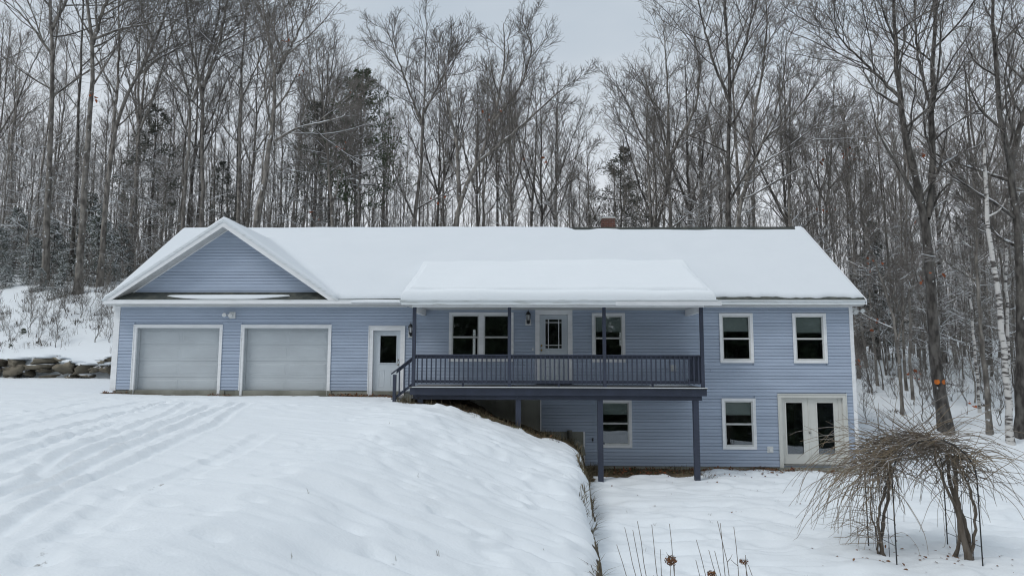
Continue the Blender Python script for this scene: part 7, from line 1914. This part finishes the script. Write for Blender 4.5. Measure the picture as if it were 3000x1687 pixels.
for (cx, cy, cz, s, n) in [
    (17.76, 19.0, 15.58, 0.5, 14),
    (18.94, 19.0, 15.72, 0.5, 16),
    (19.21, 19.0, 15.41, 0.4, 12),
    (19.23, 12.0, 13.63, 0.4, 8),
    (-9.86, 12.0, 14.07, 0.15, 3),
    (-9.44, 12.0, 14.19, 0.2, 4),
    (-11.16, 20.0, 19.91, 0.2, 4),
    (-12.61, 12.0, 19.66, 0.2, 3),
    (15.03, 9.0, 5.04, 0.25, 6),
    (15.79, 7.5, 2.79, 0.3, 9),
    (12.84, 6.0, 3.38, 0.12, 3),
    (12.94, 6.0, 3.18, 0.12, 3),
    (15.0, 5.0, 6.4, 0.3, 5),
    (-23.48, 13.0, 17.28, 0.12, 4),
    (15.61, 10.0, 7.8, 0.4, 7),
    (-12.82, 14.0, 18.65, 0.2, 2),
    (-2.07, 12.0, 15.8, 0.3, 4),
    (0.37, 14.0, 13.9, 0.4, 4),
    (16.01, 6.0, 9.16, 0.3, 3),
    (15.74, 4.0, 1.72, 0.2, 4),
    (16.03, 15.0, 11.48, 0.3, 5),
    (-4.74, 13.0, 11.55, 0.3, 3),
    (-11.8, 14.0, 10.98, 0.3, 4),
]:
    hang += [(cx + r_.normal(0, s), cy + r_.normal(0, s), cz + r_.normal(0, s * 0.5)) for _ in range(n)]
leaf_cloud('hanging_leaves', hang, 'orange_leaf', 'scattered rust coloured leaves still clinging in the woods', 0.16, 5)

# ------------------------------------------------------------------ leaf litter, dry grass, weeds
r_ = np.random.default_rng(31)
lit = []
def strip(n, x0, x1, y0, y1):
    for _ in range(n):
        x, y = r_.uniform(x0, x1), r_.uniform(y0, y1)
        lit.append((x, y, ground_z(x, y) + r_.uniform(0.005, 0.05)))
strip(260, -6.3, -5.15, -0.34, -0.03); strip(170, -5.1, -3.95, -0.42, -0.06)
strip(50, -13.5, -12.7, -0.16, -0.06); strip(60, -10.1, -9.4, -0.2, -0.06)
strip(420, 2.3, 4.9, -1.15, -0.05); strip(330, 4.7, 7.6, -0.42, -0.03); strip(110, 7.6, 9.6, -0.3, -0.2)
strip(120, -3.2, 0.6, -2.1, -1.2); strip(80, 1.3, 2.2, -1.4, -0.1)
strip(45, 3.0, 7.4, -1.5, -0.5)
for _ in range(60):
    x, y = r_.normal(7.4, 0.9), r_.normal(-7.9, 0.5)
    lit.append((x, y, ground_z(x, y) + 0.012))
for _ in range(22):
    x, y = r_.uniform(2, 9), r_.uniform(-6, -1)
    lit.append((x, y, ground_z(x, y) + 0.01))
leaf_cloud('fallen_leaves', lit, 'dead_leaf', 'brown fallen leaves along the foundation and on the snow', 0.06, 9, flat=True)
lit = []
strip(16, 3.1, 3.9, -1.2, -0.7); strip(6, 2.3, 3.0, -0.9, -0.4); strip(5, 7.7, 7.9, -0.3, -0.2)
leaf_cloud('orange_leaves', lit, 'orange_leaf', 'few bright orange leaves on the bare strip under the deck', 0.10, 19, flat=True)

def blades(name, spots, m, label, h, lean, seed, w=0.006):
    r = np.random.default_rng(seed)
    c = np.array(spots, float)
    n = len(c)
    a = r.random(n) * 6.283
    d = np.stack([np.cos(a) * lean, np.sin(a) * lean, np.ones(n)], -1) * np.array([1, 1, 1.0])
    d[:, :2] *= r.random((n, 1)) * 1.4
    d /= np.linalg.norm(d, axis=1, keepdims=True)
    hh = h * r.uniform(0.4, 1.3, (n, 1))
    s = np.stack([-np.sin(a), np.cos(a), np.zeros(n)], -1) * w * r.uniform(0.6, 1.4, (n, 1))
    mid = c + d * hh * 0.55
    tip = c + d * hh + d * np.array([1, 1, 0]) * hh * 0.55 - np.array([0, 0, 1]) * hh * r.uniform(0, 0.25, (n, 1))
    v = np.stack([c - s, c + s, mid + s * .8, mid - s * .8, tip], 1).reshape(-1, 3)
    b = (np.arange(n) * 5)[:, None]
    o = link(name, np_mesh(name, v, [b + np.array([[0, 1, 2, 3]]), b + np.array([[3, 2, 4]])]), m)
    tag(o, label, 'grass', kind='stuff')
sp = []
def tufts(n, per, fx, fy, rad, dz=-0.03):
    for _ in range(n):
        x, y = fx(), fy()
        for _ in range(per):
            a, b = x + r_.normal(0, rad), y + r_.normal(0, rad)
            sp.append((a, b, ground_z(a, b) + dz))
U = r_.uniform
for _ in range(120):                                     # along the edge of the bank
    y = U(-16, -0.2)
    if vnoise(y * 0.8, 3.3) < -0.12:
        continue
    x = float(edge_x(y)) + U(-0.02, 0.22)
    for _ in range(int(U(3, 14))):
        a, b = x + r_.normal(0, 0.04), y + r_.normal(0, 0.10)
        sp.append((a, b, ground_z(a, b) - 0.04))
tufts(26, 14, lambda: U(-3.4, 0.8), lambda: U(-2.15, -1.75), 0.07)
tufts(30, 16, lambda: U(0.3, 1.4), lambda: U(-1.6, -0.2), 0.08)
tufts(22, 22, lambda: U(1.55, 2.25), lambda: U(-1.2, -0.1), 0.09)
tufts(16, 12, lambda: U(4.2, 5.2), lambda: U(-1.5, -0.2), 0.09)
tufts(8, 12, lambda: U(-3.95, -3.5), lambda: U(-1.95, -1.75), 0.05)
blades('dry_grass', sp, 'dry_grass', 'dry tan grass along the bank edge and under the deck', 0.26, 0.9, 3)
sp = []
for _ in range(150):                                     # bigger tussocks hanging over the bank
    y = U(-15.5, -0.6)
    if vnoise(y * 0.8, 3.3) < -0.08:
        continue
    x = float(edge_x(y)) + U(0.0, 0.16)
    for _ in range(int(U(3, 11))):
        a, b = x + r_.normal(0, 0.03), y + r_.normal(0, 0.08)
        sp.append((a, b, ground_z(a, b) + U(-0.05, 0.1)))
blades('bank_grass', sp, 'dry_grass', 'tussocks of dead grass hanging over the snowy bank edge', 0.32, 1.3, 13, 0.009)
sp = []
tufts(46, 26, lambda: U(1.9, 4.7), lambda: U(-1.1, -0.12), 0.09)
tufts(14, 14, lambda: U(-1.5, 0.3), lambda: U(-2.1, -1.7), 0.06)
blades('green_grass', sp, 'green_grass', 'faded green grass on the bare strip below the deck', 0.12, 0.9, 4)
sp = []
for _ in range(46):
    x, y = U(-3, 9), U(-15, -1)
    for _ in range(int(U(1, 4))):
        a, b = x + r_.normal(0, 0.02), y + r_.normal(0, 0.02)
        sp.append((a, b, ground_z(a, b) - 0.02))
blades('grass_stalks', sp, 'dry_grass', 'single grass stalks poking through the snow', 0.11, 0.5, 6, 0.004)
sp = []
for _ in range(380):                                     # weeds on the snowy slope above the boulder wall and right of the house
    x, y = (U(-27, -13), U(7.3, 15)) if U(0, 1) < 0.7 else (U(11, 24), U(7, 20))
    for _ in range(int(U(2, 9))):
        a, b = x + r_.normal(0, 0.12), y + r_.normal(0, 0.12)
        sp.append((a, b, ground_z(a, b) - 0.03))
blades('dry_weeds', sp, 'stem', 'dry weeds and stalks standing in the snow on the hillside', 0.42, 0.5, 8, 0.006)

sp = []
for _ in range(150):                                     # dark clumps of brush and dead bracken on the slope
    x, y = U(-27, -13.4), U(7.5, 15.5)
    for _ in range(int(U(10, 34))):
        a, b = x + r_.normal(0, 0.14), y + r_.normal(0, 0.1)
        sp.append((a, b, ground_z(a, b) - 0.03))
for _ in range(90):
    x, y = U(11.5, 24), U(6, 20)
    for _ in range(int(U(8, 26))):
        a, b = x + r_.normal(0, 0.14), y + r_.normal(0, 0.1)
        sp.append((a, b, ground_z(a, b) - 0.03))
blades('brush_clumps', sp, 'dead_brush', 'dark clumps of dead brush poking out of the snowy slopes', 0.24, 1.1, 18, 0.012)

# ------------------------------------------------------------------ arbor with a bare vine
AX0, AX1, AY0, AY1 = 6.66, 8.2, -8.25, -7.2
AZ = -0.3
arb = empty('garden_arbor', (7.42, -7.7, AZ))
tag(arb, 'black iron garden arch buried under a bare vine', 'arbor')
def arch(y, n=14):
    pts = [(AX0, y, AZ - 0.1), (AX0, y, AZ + 1.45)]
    for i in range(1, n):
        a = math.pi * (1 - i / n)
        pts.append(((AX0 + AX1) / 2 + (AX1 - AX0) / 2 * math.cos(a), y, AZ + 1.45 + 0.72 * math.sin(a)))
    return pts + [(AX1, y, AZ + 1.45), (AX1, y, AZ - 0.1)]
for y in (AY0, AY1):
    MB().tube(arch(y), 0.013, 6).build('arch_hoop', 'iron', arb)
for k in range(3):
    for xx in (AX0, AX1):
        z0 = AZ + 0.25 + k * 0.45
        MB().tube([(xx, AY0, z0), (xx, AY1, z0)], 0.006, 5).build('cross_rod', 'iron', arb)
for yy in (AY0 + 0.25, AY0 + 0.5, AY0 + 0.75):
    for xx in (AX0, AX1):
        MB().tube([(xx, yy, AZ - 0.08), (xx, yy, AZ + 1.5)], 0.006, 5).build('upright_rod', 'iron', arb)
vine = empty('bare_vine', (8.1, -7.9, AZ))
tag(vine, 'leafless tan vine with twisted trunk sprawling over the garden arch', 'vine')
rv_ = np.random.default_rng(55)
def twist(x, y, r0, seed, amp=0.07, h=1.9):
    r = np.random.default_rng(seed)
    ph = r.random() * 6
    n = 14
    P, rr = [], []
    for i in range(n):
        t = i / (n - 1)
        lean = -0.22 * max(0, t - 0.45) * (1 if x > 7.4 else -0.8)
        P.append((x + amp * math.sin(ph + 5 * t) + r.normal(0, 0.012) + lean * 1.6, y + amp * math.cos(ph + 5 * t) + r.normal(0, 0.012), AZ - 0.08 + h * t))
        rr.append(r0 * (1 - 0.45 * t) * (1.3 if i == 0 else 1) * r.uniform(0.88, 1.12))
    return P, rr
for (x, y, r0, sd) in ((8.10, -7.95, 0.062, 1), (8.16, -7.80, 0.05, 2), (8.02, -7.78, 0.036, 3), (8.2, -8.05, 0.03, 4)):
    P, rr = twist(x, y, r0, sd)
    MB().tube(P, rr, 8).build('trunk', 'vine_bark', vine, True)
for (x, y, r0, sd) in ((6.70, -7.75, 0.036, 5), (6.60, -7.9, 0.028, 6), (6.76, -7.6, 0.022, 7), (6.55, -7.7, 0.018, 8)):
    P, rr = twist(x, y, r0, sd, 0.06, 1.75)
    MB().tube(P, rr, 7).build('trunk', 'vine_bark', vine, True)
# canes springing from the top and the shoulders
def canes(N, s0, d0, L0, L1, ra, rb, n, wob, trop, floor=None):
    p, r = grow(rv_, s0, d0, rv_.uniform(L0, L1, N), np.full(N, ra), np.full(N, rb), n, wob, trop)
    if floor is not None:
        p[..., 2] = np.maximum(p[..., 2], AZ + floor + rv_.random((N, 1)) * 0.4)
    return tubes(p, r, 4)
def over_arch(N, jit=0.09):
    t = rv_.random(N)
    an = np.pi * (1 - t)
    return t, np.stack([(AX0 + AX1) / 2 + (AX1 - AX0) / 2 * np.cos(an) * 1.02 + rv_.normal(0, jit, N), rv_.uniform(AY0 - 0.1, AY1 + 0.1, N), AZ + 1.42 + 0.66 * np.sin(an) + rv_.normal(0, 0.06, N)], -1)
N = 170                                                # arching canes
t, s0 = over_arch(N)
sg = np.where(rv_.random(N) < 0.25 + 0.5 * t, 1.0, -1.0)
d0 = np.stack([sg * rv_.uniform(0.35, 1.1, N), rv_.normal(-0.1, 0.4, N), rv_.uniform(0.1, 0.9, N)], -1)
parts_ = [canes(N, s0, d0, 0.5, 1.9, 0.0075, 0.003, 13, 0.07, -0.12)]
N = 60                                                 # young tan shoots pointing up and out
t, s0 = over_arch(N)
sg = np.where(rv_.random(N) < 0.4, 1.0, -1.0)
d0 = np.stack([sg * rv_.uniform(0.3, 1.3, N), rv_.normal(0, 0.35, N), rv_.uniform(0.35, 0.9, N)], -1)
parts_.append(canes(N, s0, d0, 0.6, 1.7, 0.007, 0.003, 9, 0.04, -0.015))
N = 125                                                # canes falling like a curtain from both shoulders
lf = rv_.random(N) < 0.68
s0 = np.stack([np.where(lf, AX0 + rv_.normal(0.0, 0.16, N), AX1 + rv_.normal(-0.15, 0.3, N)), rv_.uniform(AY0, AY1, N), AZ + 1.6 + rv_.normal(0, 0.18, N)], -1)
d0 = np.stack([np.where(lf, rv_.normal(-0.35, 0.4, N), rv_.normal(0.1, 0.6, N)), rv_.normal(0, 0.35, N), rv_.uniform(-0.3, 0.5, N)], -1)
parts_.append(canes(N, s0, d0, 0.7, 1.9, 0.007, 0.003, 13, 0.08, -0.22, 0.0))
N = 22                                                 # long canes sweeping out and down
s0 = np.stack([AX0 + rv_.normal(0.05, 0.12, N), rv_.uniform(AY0, AY1, N), AZ + 1.5 + rv_.normal(0, 0.2, N)], -1)
d0 = np.stack([rv_.uniform(-1.2, -0.6, N), rv_.normal(-0.1, 0.3, N), rv_.uniform(0.1, 0.6, N)], -1)
parts_.append(canes(N, s0, d0, 1.5, 2.4, 0.008, 0.003, 15, 0.05, -0.12, 0.02))
N = 45                                                 # short ones inside the arch
t, s0 = over_arch(N)
d0 = np.stack([rv_.normal(0, 0.5, N), rv_.normal(0, 0.4, N), rv_.uniform(-0.5, 0.2, N)], -1)
parts_.append(canes(N, s0, d0, 0.4, 1.3, 0.006, 0.003, 11, 0.1, -0.2, 0.25))
N = 34                                                 # low sprays at the foot
s0 = np.stack([rv_.normal(6.6, 0.10, N), rv_.normal(-7.7, 0.2, N), AZ + rv_.uniform(0.05, 0.75, N)], -1)
d0 = np.stack([rv_.normal(-0.6, 0.5, N), rv_.normal(0, 0.5, N), rv_.uniform(0.1, 0.9, N)], -1)
parts_.append(canes(N, s0, d0, 0.4, 1.4, 0.006, 0.0025, 11, 0.08, -0.16, 0.02))
N4 = 300                                               # matted old growth over the crown of the arch
t = rv_.random(N4)
ang = np.pi * (1 - t)
s0 = np.stack([(AX0 + AX1) / 2 + (AX1 - AX0) / 2 * np.cos(ang), rv_.uniform(AY0, AY1, N4), AZ + 1.44 + 0.70 * np.sin(ang) + rv_.normal(0, 0.05, N4)], -1)
d0 = np.stack([np.sin(ang) * np.sign(rv_.normal(size=N4)), rv_.normal(0, 0.8, N4), rv_.normal(0, 0.25, N4)], -1)
mp_, mr_ = grow(rv_, s0, d0, rv_.uniform(0.3, 1.15, N4), np.full(N4, 0.010), np.full(N4, 0.0035), 10, 0.2, -0.06)
V, Q = merge(parts_)
o = link('canes', np_mesh('canes', V, Q, True), 'cane', vine)
o['kind'] = 'stuff'
V, Q = tubes(mp_, mr_, 4)
o = link('old_growth', np_mesh('old_growth', V, Q, True), 'vine_bark', vine)
o['kind'] = 'stuff'

# ------------------------------------------------------------------ dried hydrangeas in front
def head(parent, c, r, seed):
    rr = np.random.default_rng(seed)
    n = 150
    d = rr.normal(size=(n, 3))
    d /= np.linalg.norm(d, axis=1, keepdims=True)
    p = np.array(c) + d * r * rr.uniform(0.55, 1.0, (n, 1)) * np.array([1, 1, 0.82])
    u = rr.normal(size=(n, 3))
    u -= (u * d).sum(1, keepdims=True) * d * 0.8
    u /= np.linalg.norm(u, axis=1, keepdims=True)
    w = np.cross(d, u)
    s = r * 0.17
    v = np.stack([p - u * s, p - w * s + d * s * .4, p + u * s, p + w * s + d * s * .4], 1).reshape(-1, 3)
    o = link('flower_head', np_mesh('flower_head', v, np.arange(n * 4).reshape(-1, 4)), 'flower', parent)
    return o
def hydrangea(name, label, stems, heads, seed):
    x0, y0 = stems[0][0]
    t = empty(name, (x0, y0, ground_z(x0, y0)))
    tag(t, label, 'plant', 'dried hydrangeas at the lawn edge')
    r = random.Random(seed)
    for (bx, by), (tx, ty, tz), tw in stems:
        z0 = ground_z(bx, by) - 0.05
        P = []
        cx, cy = r.gauss(0, 0.03), r.gauss(0, 0.03)
        for i in range(8):
            u = i / 7
            bend = math.sin(u * math.pi)
            P.append((bx + (tx - bx) * u + cx * bend + r.gauss(0, .004), by + (ty - by) * u + cy * bend, z0 + (tz - z0) * u))
        MB().tube(P, [0.0065 - 0.0028 * i / 7 for i in range(8)], 5).build('stem', 'stem', t, True)
        for k in range(tw):
            u = r.uniform(0.45, 0.85)
            i = int(u * 7)
            p = P[i]
            L = r.uniform(0.08, 0.2)
            a = r.choice((-1, 1)) * r.uniform(0.5, 0.9)
            MB().tube([p, (p[0] + L * math.sin(a) * .6, p[1], p[2] + L * math.cos(a) * .55), (p[0] + L * math.sin(a), p[1] + r.gauss(0, .03), p[2] + L * math.cos(a))], [0.004, 0.0035, 0.0025], 4).build('twig', 'stem', t)
    for k, (c, rad, cap) in enumerate(heads):
        h = head(t, c, rad, seed * 10 + k)
        if cap:
            v, f = cube_sphere()
            n = v / np.linalg.norm(v, axis=1, keepdims=True)
            p = n * np.array([rad * .8, rad * .8, rad * .5])
            q = link('snow_cap', np_mesh('snow_cap', p, f, True), 'snow', h)
            q.location = (c[0], c[1], c[2] + rad * 0.55)
hydrangea('dried_hydrangea', 'dried hydrangea with one brown flower head beside the bank', [((1.55, -12.28), (1.09, -12.25, 0.95), 0), ((1.66, -11.87), (1.25, -11.83, 1.07), 0), ((1.67, -12.23), (1.3, -12.23, 1.13), 0), ((1.65, -12.23), (1.36, -12.27, 1.25), 1), ((1.68, -12.04), (1.58, -12.01, 1.15), 1), ((1.82, -11.95), (1.71, -11.92, 0.81), 1), ((1.92, -12.19), (1.78, -12.22, 1.21), 1), ((1.67, -12.24), (1.79, -12.19, 0.78), 0), ((1.9, -12.12), (1.84, -12.13, 0.67), 0)], [((1.81, -12.1, 0.72), 0.083, 0)], 4)
hydrangea('dried_hydrangea', 'dried hydrangea with a snow capped flower head in front of the arch', [((2.58, -12.12), (2.15, -12.08, 0.98), 0), ((2.67, -12.16), (2.27, -12.19, 0.88), 0), ((2.69, -12.03), (2.38, -12.08, 0.84), 0), ((2.52, -12.33), (2.38, -12.31, 1.27), 1), ((2.57, -12.15), (2.45, -12.14, 1.21), 1), ((2.61, -12.21), (2.6, -12.22, 1.18), 1), ((2.48, -11.91), (2.17, -11.92, 0.68), 1), ((2.65, -12.17), (2.75, -12.18, 0.82), 0), ((2.76, -12.08), (2.76, -12.11, 0.7), 0), ((2.49, -12.32), (2.27, -12.33, 0.62), 0), ((3.29, -12.1), (2.8, -12.12, 0.68), 0)], [((2.33, -12.1, 0.55), 0.066, 0), ((2.75, -12.1, 0.72), 0.058, 1)], 5)
